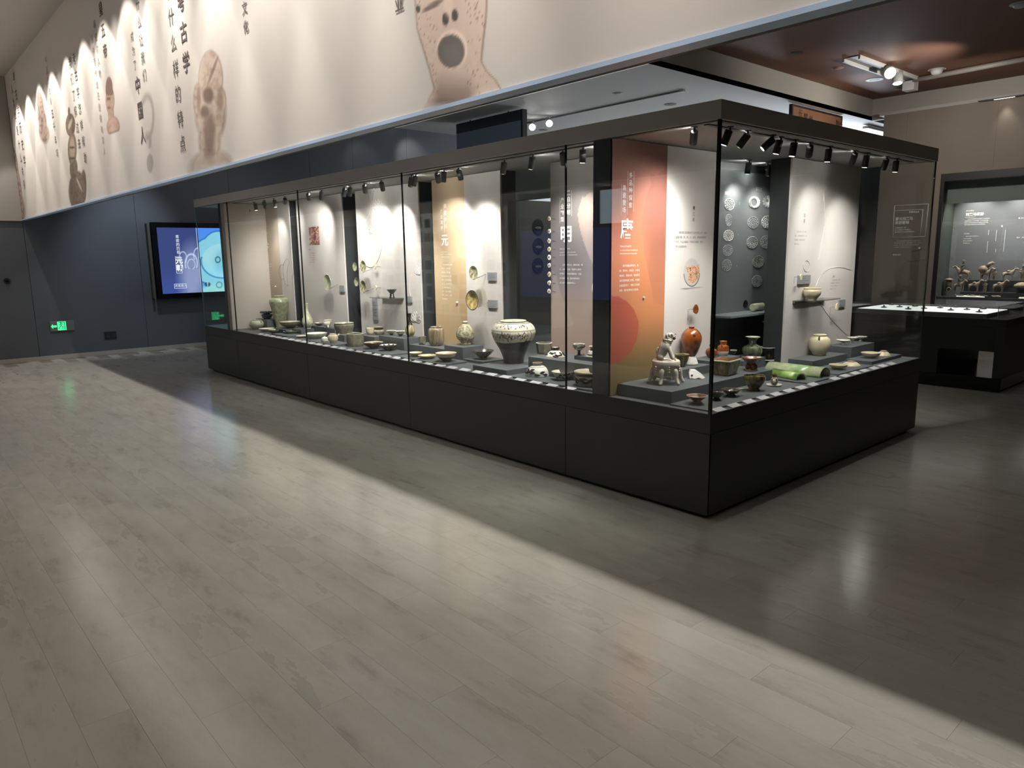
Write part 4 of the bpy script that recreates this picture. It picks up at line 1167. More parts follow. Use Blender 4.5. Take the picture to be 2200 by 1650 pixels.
def lid(m, r, h0, h1, knob=.16):
    def fn(t, R, H):
        o = MB().lathe([(r*R, h0*H), (r*R*1.04, h0*H+.004), (r*R*.7, (h0+h1)/2*H), (knob*R*1.2, h1*H*.94), (0, h1*H*.96)], 30).build('lid', m, t)
        MB().ball((0, 0, h1*H), knob*R).build('knob', m, o)
    return fn
P_('covered_box', 'small white covered box beside the ribbed pot', 'box', 698, 735.5, 722.7, 15.5, .647, [(.8, 0), (.98, .2), (1, .5), (.96, .62)], G_white, extra=lid(G_white, .96, .6, 1.0))
P_('ribbed_pot', 'small cream ribbed pot with a short spout left of the grey cylinder', 'pot', 716, 738, 717, 21.5, .647, GLOB, G_cream, lobes=14, amp=.05,
   extra=lambda t, R, H: [MB().tube([(R*.8*math.cos(a), R*.8*math.sin(a), H*.72), (R*1.12*math.cos(a), R*1.12*math.sin(a), H*.86), (R*1.22*math.cos(a), R*1.22*math.sin(a), H*.98)], [.012, .009, .007], 8).build('spout', G_cream, t) for a in (-.5,)])
P_('cylinder_vessel', 'plain grey-green cylindrical vessel standing near the front glass', 'vessel', 764, 745, 717, 36.5, DK, CYL, G_olive, extra=lambda t, R, H: rim_ring(t, R, H, G_celpale, .985, 1, .2))
P_('deep_cup', 'deep buff cup left of the dark-necked jar below the long wall caption', 'cup', 796, 719.5, 704.5, 18.5, .733, [(.6, 0), (.66, .06), (.92, .3), (1, .7), (1, 1)], G_cream)
P_('dark_neck_jar', 'buff jar with dark neck and wide pale lip', 'jar', 814.6, 719.5, 702, 22, .733, [(.6, 0), (.66, .06), (.98, .32), (1, .5), (.86, .62), (.82, .64), (.82, .85), (.94, .97), (.96, 1)], glaze('dark_band_buff', (178, 164, 132), (222, 210, 180), .35, 20, bands=[(.64, .86, (46, 38, 32))]))
wht = multi(inside(G_cream), lambda t, R, H: rim_ring(t, R, H, G_white))
for i, (cx, yb, yt, w) in enumerate(((841, 720.5, 710.5, 20.5), (861, 722.5, 711.5, 20.5))):
    P_('tea_bowl', ('black tea bowl with pale rim, left one of the pair', 'black tea bowl with pale rim, right one of the pair next to the dark-necked vase')[i], 'bowl', cx, yb, yt, w, .757, TEA, G_black, extra=wht)
P_('two_tone_vase', 'pear-shaped vase with black neck and streaked olive body', 'vase', 881.5, 725.5, 674, 21.5, .757, VASE, glaze('black_neck_olive', (110, 100, 70), (190, 180, 140), .25, 24, bands=[(.52, 1.5, (40, 32, 24))], drip=.3))
P_('conical_bowl', 'wide bowl with cream inside and dark outside below the black tea bowls', 'bowl', 803, 749.5, 735.5, 42, .648, BOWL, G_creamdk, extra=inside(G_cream))
P_('scalloped_bowl', 'dark bowl with scalloped white lip left of the second glass seam', 'bowl', 834.6, 753.6, 741, 37.5, .648, BOWL, G_temmoku, lobes=10, amp=.05, extra=multi(inside(G_white)))
P_('tripod_cup', 'small greenish three-footed cup beside the ribbed barrel jar', 'cup', 908, 741, 723, 15.5, .712, [(.7, .14), (.9, .2), (.95, .6), (1, .94), (1.02, 1)], G_olive, extra=legs3(G_olive, .7, 3, .25, .009))
P_('barrel_jar', 'brown streaked barrel-shaped jar with upright ribs', 'jar', 938, 744, 702, 34, .712, [(.72, 0), (.76, .04), (.94, .18), (1, .5), (.97, .8), (.86, .91), (.74, .94), (.76, 1)], G_ribbed, lobes=26, amp=.03, seg=78)
P_('flared_neck_vase', 'small cream vase with dark flaring neck between the barrel jar and carved vase', 'vase', 963.5, 739.5, 707, 21, .712, [(.98, 0), (1, .06), (.92, .2), (.62, .45), (.36, .58), (.32, .75), (.5, .96), (.68, 1)], glaze('dark_neck_cream', (206, 186, 130), (226, 210, 160), .4, 20, bands=[(.55, .96, (78, 60, 46))]))
def carved_neck(t, R, H): MB().lathe([(.16*R, .90*H), (.30*R, .95*H), (.30*R, .985*H), (.18*R, 1.0*H), (.10*R, .98*H)], 30).build('stopper', G_celpale, t)
P_('carved_vase', 'olive vase carved with flowers, small mouth and spreading foot', 'vase', 1000.5, 742, 690, 39, .754, [(.62, 0), (.62, .03), (.50, .09), (.60, .14), (.92, .28), (1, .42), (.88, .62), (.60, .78), (.46, .84), (.28, .88), (.17, .92)], G_carved, vess=False, extra=multi(carved_neck, footring(M_foot, .625, .05)))
P_('pale_dish', 'pale dish just right of the second glass seam', 'dish', 892, 766.5, 757, 31, .651, DISH, G_cream, floor=.55)
P_('spotted_dish', 'flat cream dish with dark speckles between two other dishes', 'dish', 918, 771, 763, 40, .651, DISH, G_cream, floor=.5, extra=inside(glaze('speckled_cream', (150, 140, 104), (236, 228, 196), .35, 60)))
P_('cream_bowl', 'cream bowl with brown-stained foot right of the speckled dish', 'bowl', 958.5, 777.5, 758, 46, .651, BOWL, glaze('brown_foot_cream', (206, 192, 160), (226, 214, 184), .35, 12, bands=[(-.1, .55, (78, 60, 48))]), extra=inside(G_cream))
P_('black_bowl', 'dark mottled bowl on a small foot left of the big painted jar', 'bowl', 1038, 772, 752.7, 49, .659, TEA, G_temmoku, extra=footring(M_foot, .34, .12))
# hero jar with brush painted bands
def hero():
    cx, yb, yt, w, z = 1104, 782, 688.5, 94, .675
    P = at(cx, yb, 2, z); R = w/2*(depth(P)+.08)/F
    d = Vector((P.x-CAM[0], P.y-CAM[1], 0)).normalized(); C = P+d*R*.46
    H = zat(cx, yt, C)-z
    t = thing('painted_jar', 'big bulging jar, white with black brushed leaves above and black glaze below', 'jar', (C.x, C.y, z+.0005), LONG)
    prof = smooth([(.46, 0), (.47, .04), (.50, .14), (.66, .34), (.88, .54), (.985, .68), (1, .755), (.93, .86), (.76, .945), (.585, .968), (.55, .975), (.60, .99), (.585, 1)], 14)
    hs = np.array([h for r, h in prof]); rs = np.array([r for r, h in prof])
    nu, nv = 420, len(prof)
    ang = np.linspace(0, 2*math.pi, nu, endpoint=False)
    vx = np.stack([np.outer(rs*R, np.cos(ang)), np.outer(rs*R, np.sin(ang)), np.outer(hs*H, np.ones(nu))], -1)
    me = bpy.data.meshes.new('body')
    fc = [(j*nu+i, j*nu+(i+1) % nu, (j+1)*nu+(i+1) % nu, (j+1)*nu+i) for j in range(nv-1) for i in range(nu)]
    me.from_pydata(vx.reshape(-1, 3).tolist(), [], fc)
    view = math.atan2(-d.y, -d.x)
    A = ((ang-view+math.pi) % (2*math.pi))-math.pi          # 0 faces the viewer, positive to the viewer's right
    U = np.tile(A, (nv, 1)); V = np.tile(hs[:, None], (1, nu))
    C3 = np.ones((nv, nu, 3))*np.array((232, 224, 202), float)
    C3 = over(C3, np.clip((fbm(U*5+20, V*9)-.5)*2, 0, 1)*.4, (214, 202, 172))
    ink = np.array((30, 22, 20), float)
    rr = random.Random(5)
    def leaf(u, v, l, w_, a):
        nonlocal C3
        du, dv = (U-u)*.95, (V-v)*.92
        p, q = du*math.cos(a)+dv*math.sin(a), -du*math.sin(a)+dv*math.cos(a)
        k = np.clip((1-np.sqrt((p/l)**2+((q-.25*p*p/l)/(w_*(1-.55*p/l)+1e-6))**2))/.18, 0, 1)
        C3 = over(C3, k*.95, ink)
    def band(v, w_, u0=-4, u1=4):
        nonlocal C3
        C3 = over(C3, np.clip((w_-np.abs(V-v))/(w_*.4), 0, 1)*((U > u0) & (U < u1)), ink)
    for i in range(60):
        u = -3.1+6.2*i/60+rr.uniform(-.03, .03)
        if abs(u-.9) < .22: continue
        leaf(u, rr.uniform(.83, .91), rr.uniform(.03, .06), rr.uniform(.010, .018), rr.uniform(-1.4, 1.4))
    for i in range(150):
        u = rr.uniform(-3.1, .78) if i < 120 else rr.uniform(1.75, 3.1)
        leaf(u, rr.uniform(.56, .745), rr.uniform(.025, .06), rr.uniform(.008, .017), rr.uniform(-3, 3))
    for i in range(14):
        u0 = -3+i*.27; v0 = rr.uniform(.6, .7)
        dd = np.abs(np.sqrt(((U-u0)/.11)**2+((V-v0)/.045)**2)-1)
        C3 = over(C3, np.clip(1-dd/.16, 0, 1)*(U < .75)*.85, ink)
    band(.79, .004); band(.775, .003); band(.95, .006)
    for v in np.linspace(.52, .77, 40):
        leaf(.86+.10*math.sin((v-.52)/.25*3.1), v, .012, .016, 1.5)
    leaf(.72, .87, .06, .02, 1.3); leaf(1.05, .9, .05, .012, -.9); leaf(1.15, .86, .05, .012, -.8); leaf(.98, .60, .05, .014, -1.2)
    C3 = over(C3, ((V > .967) & (V < .979)).astype(float), (24, 18, 16))
    edge = .525+.012*np.sin(U*3)+.02*(U > .6)*(U < 1.8)
    C3 = over(C3, np.clip((edge-V)/.008, 0, 1), (27, 24, 23))
    C3 = over(C3, np.clip((edge-V)/.008, 0, 1)*np.clip((fbm(U*3, V*12)-.55)*3, 0, 1)*.5, (74, 56, 42))
    ca = me.color_attributes.new('Col', 'FLOAT_COLOR', 'POINT')
    cc = np.ones((nv*nu, 4), np.float32); cc[:, :3] = to_lin(C3.reshape(-1, 3)); ca.data.foreach_set('color', cc.ravel())
    me.materials.append(G_cz)
    for p in me.polygons: p.use_smooth = True
    o = bpy.data.objects.new('body', me); COL.objects.link(o); o.parent = t
    MB().lathe([(.60*R, .99*H), (.585*R, 1.004*H), (.50*R, 1.0*H), (.47*R, .96*H)], 60, closed=False).build('rim', G_cream, t)
    MB().lathe([(.47*R, .965*H), (.52*R, .93*H), (.7*R, .85*H), (.5*R, .4*H), (.0001, .35*H)], 40, closed=False).build('dark_interior', G_creamdk, t)
hero()
def painted_strokes(n, h0, h1, rfun, m=None, seed=1, sz=1.0):
    def fn(t, R, H):
        q = random.Random(seed); b = MB()
        for i in range(n):
            a0 = q.uniform(0, 6.28); v = q.uniform(h0, h1); pts = []; tw = q.uniform(-.05, .05)
            for k in range(5):
                a = a0+k*.07*sz; vv = min(h1, max(h0, v+tw*k+.03*math.sin(k)))
                r = rfun(vv)*R+.0006
                pts.append((r*math.cos(a), r*math.sin(a), vv*H))
            b.tube(pts, [.001, .0035*sz, .005*sz, .0032*sz, .0008], 5)
        b.build('brush_strokes', m or mat('brush_ink', (40, 30, 26), .4), t)
    return fn
def rprof(prof):
    hh = [p[1] for p in prof]; rr_ = [p[0] for p in prof]
    return lambda v: float(np.interp(v, hh, rr_))
def cup8(name, label, cx, yb, yt, w, z, m):
    P = at(cx, yb, 2, z); R = w/2*depth(P)/F; d = Vector((P.x-CAM[0], P.y-CAM[1], 0)).normalized(); C = P+d*R*.8; H = zat(cx, yt, C)-z
    t = thing(name, label, 'cup', (C.x, C.y, z+.0005), LONG)
    pr = [(0, 0), (.82*R, 0), (.86*R, .1*H), (1.02*R, H), (.93*R, H), (.78*R, .15*H), (0, .15*H)]
    b = MB().lathe(pr, 8, closed=False, phase=.4); b.sm = [False]*len(b.sm); b.build('body', m, t)
    b = MB().lathe([(1.03*R, H-.002), (1.03*R, H+.003), (.92*R, H+.003)], 8, closed=False); b.sm = [False]*len(b.sm); b.build('rim', G_white, t)
cup8('octagonal_cup', 'grey-green eight-sided cup right behind the big painted jar', 1169, 761.5, 737, 35, .776, G_olive)
NECK = [(1, 0), (1, .03), (.92, .2), (.62, .5), (.45, .62), (.42, .68), (.34, .72), (.36, .86), (.40, 1)]
P_('broken_jar_neck', 'broken jar shoulder and jagged neck painted white and black', 'sherd', 1193, 768.5, 746, 41, .776, NECK, G_white, vess=False, lobes=0,
   extra=multi(painted_strokes(34, .05, .45, rprof(NECK), seed=3, sz=1.6), lambda t, R, H: MB().lathe([(.35*R, .74*H), (.44*R, .80*H), (.36*R, .9*H), (.46*R, .97*H), (.36*R, 1.02*H), (.28*R, .95*H)], 30, lobes=7, amp=.25).build('broken_edge', mat('burnt_clay', (64, 38, 28), .7), t)))
DOME = [(1, 0), (1.01, .06), (.98, .25), (.86, .52), (.62, .72), (.42, .80), (.38, .83), (.40, .95), (.42, 1)]
P_('upturned_jar', 'white jar fragment with a painted black bird, narrow ring on top', 'jar', 1155, 811.5, 779.5, 50, .647, DOME, G_white,
   extra=multi(painted_strokes(30, .18, .58, rprof(DOME), seed=8, sz=2.0), lambda t, R, H: MB().lathe([(.66*R, .70*H), (.67*R, .715*H), (.64*R, .72*H)], 40).build('painted_line', mat('brush_ink', (40, 30, 26), .4), t),
               lambda t, R, H: rim_ring(t, R, H, M_foot, .44, 1.0, .14)))
P_('painted_bowl', 'white bowl painted outside with grey-brown sketches, crossed by the third glass seam', 'bowl', 1208.5, 817.5, 797.7, 48, .647, [(.5, 0), (.51, .06), (.62, .25), (.82, .6), (1, 1)], G_white,
   extra=multi(inside(G_cream), painted_strokes(26, .2, .8, rprof([(.5, 0), (.51, .06), (.62, .25), (.82, .6), (1, 1)]), seed=4, sz=1.5)))
STEM = [(.46, 0), (.46, .03), (.30, .08), (.24, .3), (.34, .44), (.78, .58), (.95, .78), (1, 1)]
P_('stem_cup', 'black-and-white painted stem cup left of the striped lamp', 'cup', 1244, 764, 739, 24.5, .806, STEM, glaze('stem_cup_glaze', (222, 214, 196), (236, 230, 216), .3, 20, bands=[(-.1, .48, (34, 26, 24)), (.9, .94, (40, 32, 28))]), floor=.55,
   extra=painted_strokes(16, .6, .88, rprof(STEM), seed=6, sz=1.1))
P_('tiered_lamp', 'small white tiered lamp with black stripes next to the stem cup', 'lamp', 1272, 768, 743.8, 24, .806, [(1, 0), (1, .08), (.8, .12), (.86, .18), (.86, .24), (.62, .42), (.66, .52), (.6, .56), (.30, .60), (.26, .78), (.42, .92), (.56, 1)], glaze('striped_white', (232, 226, 212), (242, 238, 228), .4, 10, bands=[(.16, .25, (30, 24, 22)), (.58, .80, (60, 66, 40))]), sm=1, vess=False)
BAS = [(.80, 0), (.80, .06), (.76, .10), (.92, .4), (1, .72), (.97, .76), (.97, .84), (1.03, .92), (1.02, 1)]
P_('painted_basin', 'largest white basin with black rim band and brown flower scrolls next to the dark post', 'basin', 1266, 832, 797, 64, .647, BAS, glaze('basin_glaze', (196, 180, 150), (226, 214, 190), .35, 14, bands=[(.70, .86, (30, 24, 24)), (-.1, .06, (190, 180, 160))]),
   extra=multi(painted_strokes(40, .2, .62, rprof(BAS), seed=12, sz=2.2), inside(G_cream, .9, .8, .6, .3)))
# -- right end bay
def lion():
    z = .71; P = at(1430, 823, 2, z); s = depth(P)/F
    t = thing('lion_figure', 'pale stone lion roaring on a drum with clawed legs', 'statue', (P.x, P.y, z+.0005), ENDG, rz=-.95)
    u = s*1.0
    MB().lathe([(0, 17*u), (26*u, 17*u), (28*u, 22*u), (28.5*u, 34*u), (29.5*u, 35*u), (29.5*u, 48*u), (28*u, 50*u), (0, 50*u)], 48).build('drum', G_stone, t)
    for i in range(6):
        a = 6.283*i/6+.25
        c, s_ = math.cos(a), math.sin(a)
        skin('clawed_leg', [(26*u*c, 26*u*s_, 34*u), (30*u*c, 30*u*s_, 28*u), (32*u*c, 32*u*s_, 14*u), (36*u*c, 36*u*s_, 4*u), (42*u*c, 42*u*s_, 2.6*u)], [(0, 1), (1, 2), (2, 3), (3, 4)], [5*u, 6*u, 3.6*u, 4.6*u, 2.4*u], G_stone, t, 2)
        b = a+.52
        m_ = MB()
        for k in range(3): m_.ball((29*u*math.cos(b), 29*u*math.sin(b), (38-5*k)*u), 2.0*u, 6*u if abs(math.sin(b)) < .7 else 3*u, 1.6*u, 10)
        m_.build('mask_relief', G_stone, t)
    v = [(-9, 0, 60), (-6, 0, 74), (0, 0, 86), (3, 0, 94), (5, 0, 101), (9, 0, 104), (15, 0, 103),  # back, chest, neck, skull, brow, muzzle
         (-13, 9, 56), (-6, 13, 53), (-13, -9, 56), (-6, -13, 53),      # haunches and rear feet
         (3, 8, 78), (9, 10, 66), (12, 10, 56), (17, 10, 53), (3, -8, 78), (9, -10, 66), (12, -10, 56), (17, -10, 53),
         (7, 0, 94), (14, 0, 90), (-16, 0, 58), (-20, 0, 68), (-17, 0, 78)]
    e = [(0, 1), (1, 2), (2, 3), (3, 4), (4, 5), (5, 6), (0, 7), (7, 8), (0, 9), (9, 10), (2, 11), (11, 12), (12, 13), (13, 14), (2, 15), (15, 16), (16, 17), (17, 18), (3, 19), (19, 20), (0, 21), (21, 22), (22, 23)]
    r = [12, 13, 11.5, 9, 8.5, 6.5, 4.5, 8, 4.5, 8, 4.5, 5.5, 4.6, 4.2, 3.6, 5.5, 4.6, 4.2, 3.6, 6, 3.4, 3.5, 3, 2]
    body = skin('lion_body', [tuple(k*u for k in p) for p in v], e, [k*u for k in r], G_stone, t, 2)
    m_ = MB()
    for i in range(40):
        a = i*2.4; h = 72+24*((i*7) % 40)/40
        m_.ball(((-2-7*abs(math.cos(a)))*u+(h-72)*.12*u, 9.5*math.sin(a)*u, h*u), 2.3*u, 2.3*u, 2.9*u, 8)
    m_.build('mane_curls', G_stone, t)
    MB().ball((15.5*u, 0, 96.3*u), 3.6*u, 5*u, 3.0*u).build('open_mouth', mat('mouth_shadow_clay', (44, 34, 30), .8), t)
    m_ = MB()
    for s2 in (-1, 1):
        m_.ball((10.5*u, 4.6*u*s2, 105.5*u), 2.1*u); m_.ball((0, 8.2*u*s2, 103*u), 2.6*u, 1.6*u, 3.6*u)
        for k in (-2.4, 0, 2.4): m_.ball((19.5*u, (10*s2+k)*u, 52*u), 1.9*u, 1.4*u, 1.7*u, 8)
        m_.ball((18*u, 2.4*u*s2, 100*u), .9*u, .9*u, 1.8*u, 8)
    m_.ball((18.5*u, 0, 106*u), 2.4*u, 3.4*u, 1.8*u)
    m_.build('face_details', G_stone, t)
lion()
Q_('deep_green_bowl', 'deep dark green bowl half hidden behind the stone lion', 'bowl', 1464, 789, 761.5, 33, .768, [(.5, 0), (.52, .12), (.6, .16), (.86, .6), (.96, .95), (1, 1)], G_sancai, extra=inside(G_celpale))
def bottle_base(t, R, H): MB().lathe([(R*.72, -.0), (R*.70, .012), (R*.54, H*.16), (R*.42, H*.235), (0, H*.25)], 22, lobes=9, amp=.10).build('plaster_base', G_plaster, t)
AMB = [(.40, .2), (.46, .24), (.66, .34), (.93, .55), (1, .70), (.86, .83), (.50, .94), (.28, .955), (.25, .965), (.27, .985), (.33, 1)]
Q_('amber_bottle', 'large amber glazed bottle raised on a white plaster cone', 'bottle', 1483.5, 784.5, 702, 44, .768, AMB, G_amber, vess=False,
   extra=multi(bottle_base, lambda t, R, H: MB().ball((-R*.55, -R*.72, H*.80), .010, .010, .012).build('applied_medallion', G_amber, t)))
def sherd(name, label, px, z, h, m, group, dot=True):
    P = at(px[0], px[1], 2, z); s = depth(P)/F
    t = thing(name, label, 'sherd', (P.x, P.y, z+.0005), group, rz=-.72)
    pts = [(-17, 1), (-17, 13), (-13, 20), (-2, 19), (8, 12), (17, 3), (10, 0), (2, 3), (-6, 0.5), (-12, 2)]
    b = MB().poly([(x*s, 0, y*s) for x, y in pts], (0, 9*s, 0))
    for i, q in enumerate(b.v): b.v[i] = (q[0], q[1]+q[2]*.55, max(0, q[2]-abs(q[0])*.02))
    b.build('clay_slab', m, t, bevel=.002)
    if dot: MB().tube([(-12*s, 2.2*s, 8*s), (-12*s, 3.6*s, 8*s)], 2.2*s, 12).build('pierced_hole', mat('hole_brown', (92, 76, 62), .8), t)
sherd('roof_tile_sherd', 'white broken clay sherd with one round hole beside the lion', (1499, 815), .71, 20, G_plaster, ENDG)
Q_('brown_saucer_bowl', 'small reddish-brown footed bowl left of the corner glass edge', 'bowl', 1497, 869, 850, 43, .643, [(.48, 0), (.5, .16), (.34, .26), (.42, .36), (.8, .74), (1, 1)], G_brown, extra=multi(footring(G_cream, .5, .14), lambda t, R, H: rim_ring(t, R, H, G_cream)))
Q_('gourd_bottle', 'small amber double-gourd bottle behind the corner glass edge', 'bottle', 1528, 769.5, 737, 25, .79, [(.55, 0), (.6, .04), (.95, .25), (1, .38), (.85, .56), (.35, .68), (.26, .72), (.42, .82), (.34, .93), (.18, 1)], G_amber)
Q_('amber_jar', 'small jar, amber glaze above and bare white clay below', 'jar', 1553, 765.5, 733, 24.5, .79, [(.72, 0), (.76, .04), (.95, .2), (1, .45), (.92, .66), (.62, .74), (.52, .78), (.56, .94), (.66, 1)], glaze('amber_white_base', (140, 70, 24), (186, 104, 44), .15, 10, bands=[(-.1, .32, (226, 216, 200))], coat=.7),
   extra=lambda t, R, H: [MB().tube([(R*.6*math.cos(a), R*.6*math.sin(a), H*.84), (R*1.0*math.cos(a), R*1.0*math.sin(a), H*.80), (R*.98*math.cos(a), R*.98*math.sin(a), H*.64)], .004, 8).build('lug', G_amber, t) for a in (-2.8, .3)])
def handles(m, n=2):
    def fn(t, R, H):
        for a in (-2.7, .45)[:n]: MB().tube([(R*.5*math.cos(a), R*.5*math.sin(a), H*.80), (R*.78*math.cos(a), R*.78*math.sin(a), H*.83), (R*.82*math.cos(a), R*.82*math.sin(a), H*.66), (R*.7*math.cos(a), R*.7*math.sin(a), H*.54)], .007, 8).build('handle', m, t)
    return fn
Q_('melon_vase', 'green melon-lobed vase with wide pale mouth', 'vase', 1615.5, 771, 723.6, 41, .71, [(.6, 0), (.66, .05), (.95, .22), (1, .38), (.86, .55), (.45, .64), (.36, .74), (.42, .86), (.70, .97), (.76, 1)], G_greenv, lobes=9, amp=.10, seg=72,
   extra=multi(handles(G_greenv), lambda t, R, H: MB().lathe([(.78*R, H), (.70*R, H*1.005), (.45*R, H*.93), (.3*R, H*.86), (.0001, H*.8)], 36, closed=False).build('pale_mouth', G_celpale, t)))
def burner(t, R, H):
    MB().lathe([(r*R, h*H) for r, h in vessel([(.0001, .48), (.35, .5), (.62, .68), (.9, .92), (1, 1)], .08, .6)], 30, lobes=6, amp=.14).build('ragged_cup', G_brown, t)
    m_ = MB()
    for i in range(5):
        a = i*1.257+.3; m_.ball((.42*R*math.cos(a), .42*R*math.sin(a), .28*H), .26*R, .26*R, .24*H, 10)
    m_.build('crouching_figures', glaze('dark_brown_glaze', (56, 34, 24), (110, 70, 52), .25, 22), t)
    MB().ball((R*.62, -R*.5, H*.99), R*.34, R*.30, H*.06).build('pale_lobe', G_white, t)
Q_('figure_burner', 'brown burner with ragged cup held up by crouching figures', 'burner', 1613, 798, 768, 40, .71, [(.72, 0), (.72, .06), (.5, .12), (.34, .3), (.36, .55)], G_brown, vess=False, extra=burner)
def square_box():
    z = .71; P = at(1564, 809, 2, z); s = depth(P)/F
    t = thing('square_box', 'tapered square vessel with green and tan drips', 'box', (P.x, P.y, z+.0005), ENDG, rz=.12)
    a, b_, H = .085, .112, .105
    v = [(0, 0, 0), (a*1.55, 0, 0), (a*1.55, a*1.2, 0), (0, a*1.2, 0)]
    o = .022
    w_ = [(-o, -o, H), (a*1.55+o, -o, H), (a*1.55+o, a*1.2+o, H), (-o, a*1.2+o, H)]
    m_ = MB(); m_.v = v+w_; m_.f = [(3, 2, 1, 0), (0, 1, 5, 4), (1, 2, 6, 5), (2, 3, 7, 6), (3, 0, 4, 7), (4, 5, 6, 7)]; m_.sm = [False]*6
    m_.build('body', G_sancai, t, bevel=.006)
    m_ = MB(); m_.box(-o-.004, -o-.004, H-.006, a*1.55+o+.004, a*1.2+o+.004, H+.002); m_.build('rim', G_celpale, t, bevel=.003)
    MB().box(-o+.012, -o+.012, H+.001, a*1.55+o-.012, a*1.2+o-.012, H+.005).build('lid', G_brown, t)
square_box()
Q_('lobed_cup', 'green-brown eight-lobed cup with curled-in rim on a square foot', 'cup', 1620, 840.5, 807, 46, .643, [(.48, 0), (.52, .06), (.44, .12), (.62, .28), (.92, .62), (1, .84), (.96, .96), (.90, 1)], G_sancai, lobes=8, amp=.07, seg=80, extra=inside(G_sancai, .8, .8, .4, .3))
def beast(t, R, H):
    u = R/17
    skin('beast_body', [(-8*u, 0, 9*u), (0, 0, 11*u), (8*u, 0, 9*u), (13*u, 0, 10*u), (17*u, 0, 8*u)], [(0, 1), (1, 2), (2, 3), (3, 4)], [7*u, 9*u, 8*u, 5.5*u, 3*u], glaze('brown_white_mottle', (90, 62, 48), (228, 218, 200), .35, 60), t, 2)
    MB().lathe([(4*u, 19*u), (4.6*u, 23*u), (5.4*u, 26*u), (2.4*u, 26*u)], 18).build('spout_neck', G_brown, t)
    m_ = MB()
    for s2 in (-1, 1): m_.ball((12*u, 4*u*s2, 14*u), 2.4*u, 1.2*u, 3*u, 8); m_.ball((15*u, 2.6*u*s2, 11*u), 1.0*u)
    m_.build('ears_eyes', G_creamdk, t)
q_ = Q_('beast_vessel', 'little brown and white crouching animal with a spout on its back', 'figurine', 1663, 831, 803, 34, .643, [(.9, 0), (.95, .06), (.9, .12), (.3, .14)], G_white, vess=False, part='slab_base', extra=beast)
q_.rotation_euler.z = 3.6
Q_('oil_dish', 'small dark oil dish just right of the corner glass edge', 'dish', 1539, 860.5, 844, 32, .643, [(.5, 0), (.52, .14), (.34, .24), (.45, .34), (.84, .74), (1, 1)], G_black, extra=multi(footring(M_foot, .52, .14), inside(G_sancai)))
Q_('spouted_oil_dish', 'dark footed dish with a short handle left of the lobed cup', 'dish', 1570, 853, 836.5, 41, .643, [(.5, 0), (.52, .16), (.36, .24), (.46, .36), (.84, .74), (1, 1)], G_temmoku,
   extra=multi(footring(M_foot, .52, .16), inside(G_sancai), lambda t, R, H: MB().tube([(R*.8, -R*.5, H*.92), (R*1.2, -R*.75, H*.98), (R*1.6, -R*1.0, H*1.06)], [.006, .005, .004], 8).build('handle', G_celpale, t)))
def roof_tile(name, label, a, b_, r, m, z):
    A, B = Vector((*a, z)), Vector((*b_, z)); d = (B-A); L_ = d.length; d.normalize(); n = Vector((-d.y, d.x, 0))
    t = thing(name, label, 'roof tile', (A.x, A.y, z+.0005), 'glazed roof tiles at the right end')
    mb = MB(); K = 16; th = r*.16
    for s_, rad in ((0, 1), (1, 1)):
        for k in range(K+1):
            an = math.pi*k/K
            for q in (r, r-th):
                p = d*(L_*s_)+n*(q*math.cos(an))+Vector((0, 0, q*math.sin(an)*.92)); mb.v.append(tuple(p))
    w_ = 2*(K+1)
    for k in range(K):
        o0, i0, o1, i1 = 2*k, 2*k+1, 2*k+2, 2*k+3
        mb.f += [(o0, o1, w_+o1, w_+o0), (i0, w_+i0, w_+i1, i1), (o0, i0, i1, o1), (w_+o0, w_+o1, w_+i1, w_+i0)]; mb.sm += [True, True, False, False]
    mb.f += [(0, w_, w_+1, 1), (2*K, 2*K+1, w_+2*K+1, w_+2*K)]; mb.sm += [False, False]
    mb.build('curved_shell', m, t)
    mb2 = MB()
    for k in range(K): 
        a0, a1 = math.pi*k/K, math.pi*(k+1)/K
        q = [n*(rr*math.cos(an))+Vector((0, 0, rr*math.sin(an)*.92))-d*.0012 for rr, an in ((r, a0), (r, a1), (r-th, a1), (r-th, a0))]
        k0 = len(mb2.v); mb2.v += [tuple(v) for v in q]; mb2.f.append((k0, k0+1, k0+2, k0+3)); mb2.sm.append(False)
    mb2.build('bare_end', G_cream if m is G_tile2 else G_tile2, t)
roof_tile('roof_tile', 'larger half-round roof tile, cream and pale green, lying behind the darker green one', (1.61, .105), (1.63, .545), .075, G_tile, .644)
roof_tile('roof_tile', 'smaller bright green half-round roof tile in front of the pale one', (1.375, .165), (1.455, .42), .052, G_tile2, .644)

# -- inside, seen through the gap at the right end
IN = 'vessels on the inner shelf of the showcase'
def pot_at(name, label, cat, cx, yb, yt, w, Y, z, prof, m, group, **k):
    return pot(name, label, cat, cx, yb, yt, w, z, prof, m, group, **k)
pot('dark_vase', 'small dark narrow vase on the inner shelf, far left', 'vase', 1562, 666, 636, 13, 1.05, [(.6, 0), (.66, .05), (.95, .35), (1, .62), (.7, .78), (.5, .84), (.55, .93), (.8, 1)], G_black, IN)
pot('frilled_vase', 'black round vase with tall neck and frilled pale mouth on the inner shelf', 'vase', 1592, 667.5, 605, 28, 1.05, [(.55, 0), (.66, .05), (.98, .14), (1, .24), (.8, .35), (.36, .41), (.28, .46), (.27, .75), (.34, .9), (.58, 1)], G_black, IN,
    extra=lambda t, R, H: MB().lathe([(.56*R, .985*H), (.62*R, 1.0*H), (.50*R, .99*H)], 30, lobes=5, amp=.2, closed=False).build('frilled_lip', G_white, t))
P = at(1634, 668.5, 2, 1.05)
t = thing('ceramic_pillow', 'pale green tube-shaped ceramic pillow lying on the inner shelf', 'pillow', (P.x, P.y+.03, 1.0505), IN, rz=.05)
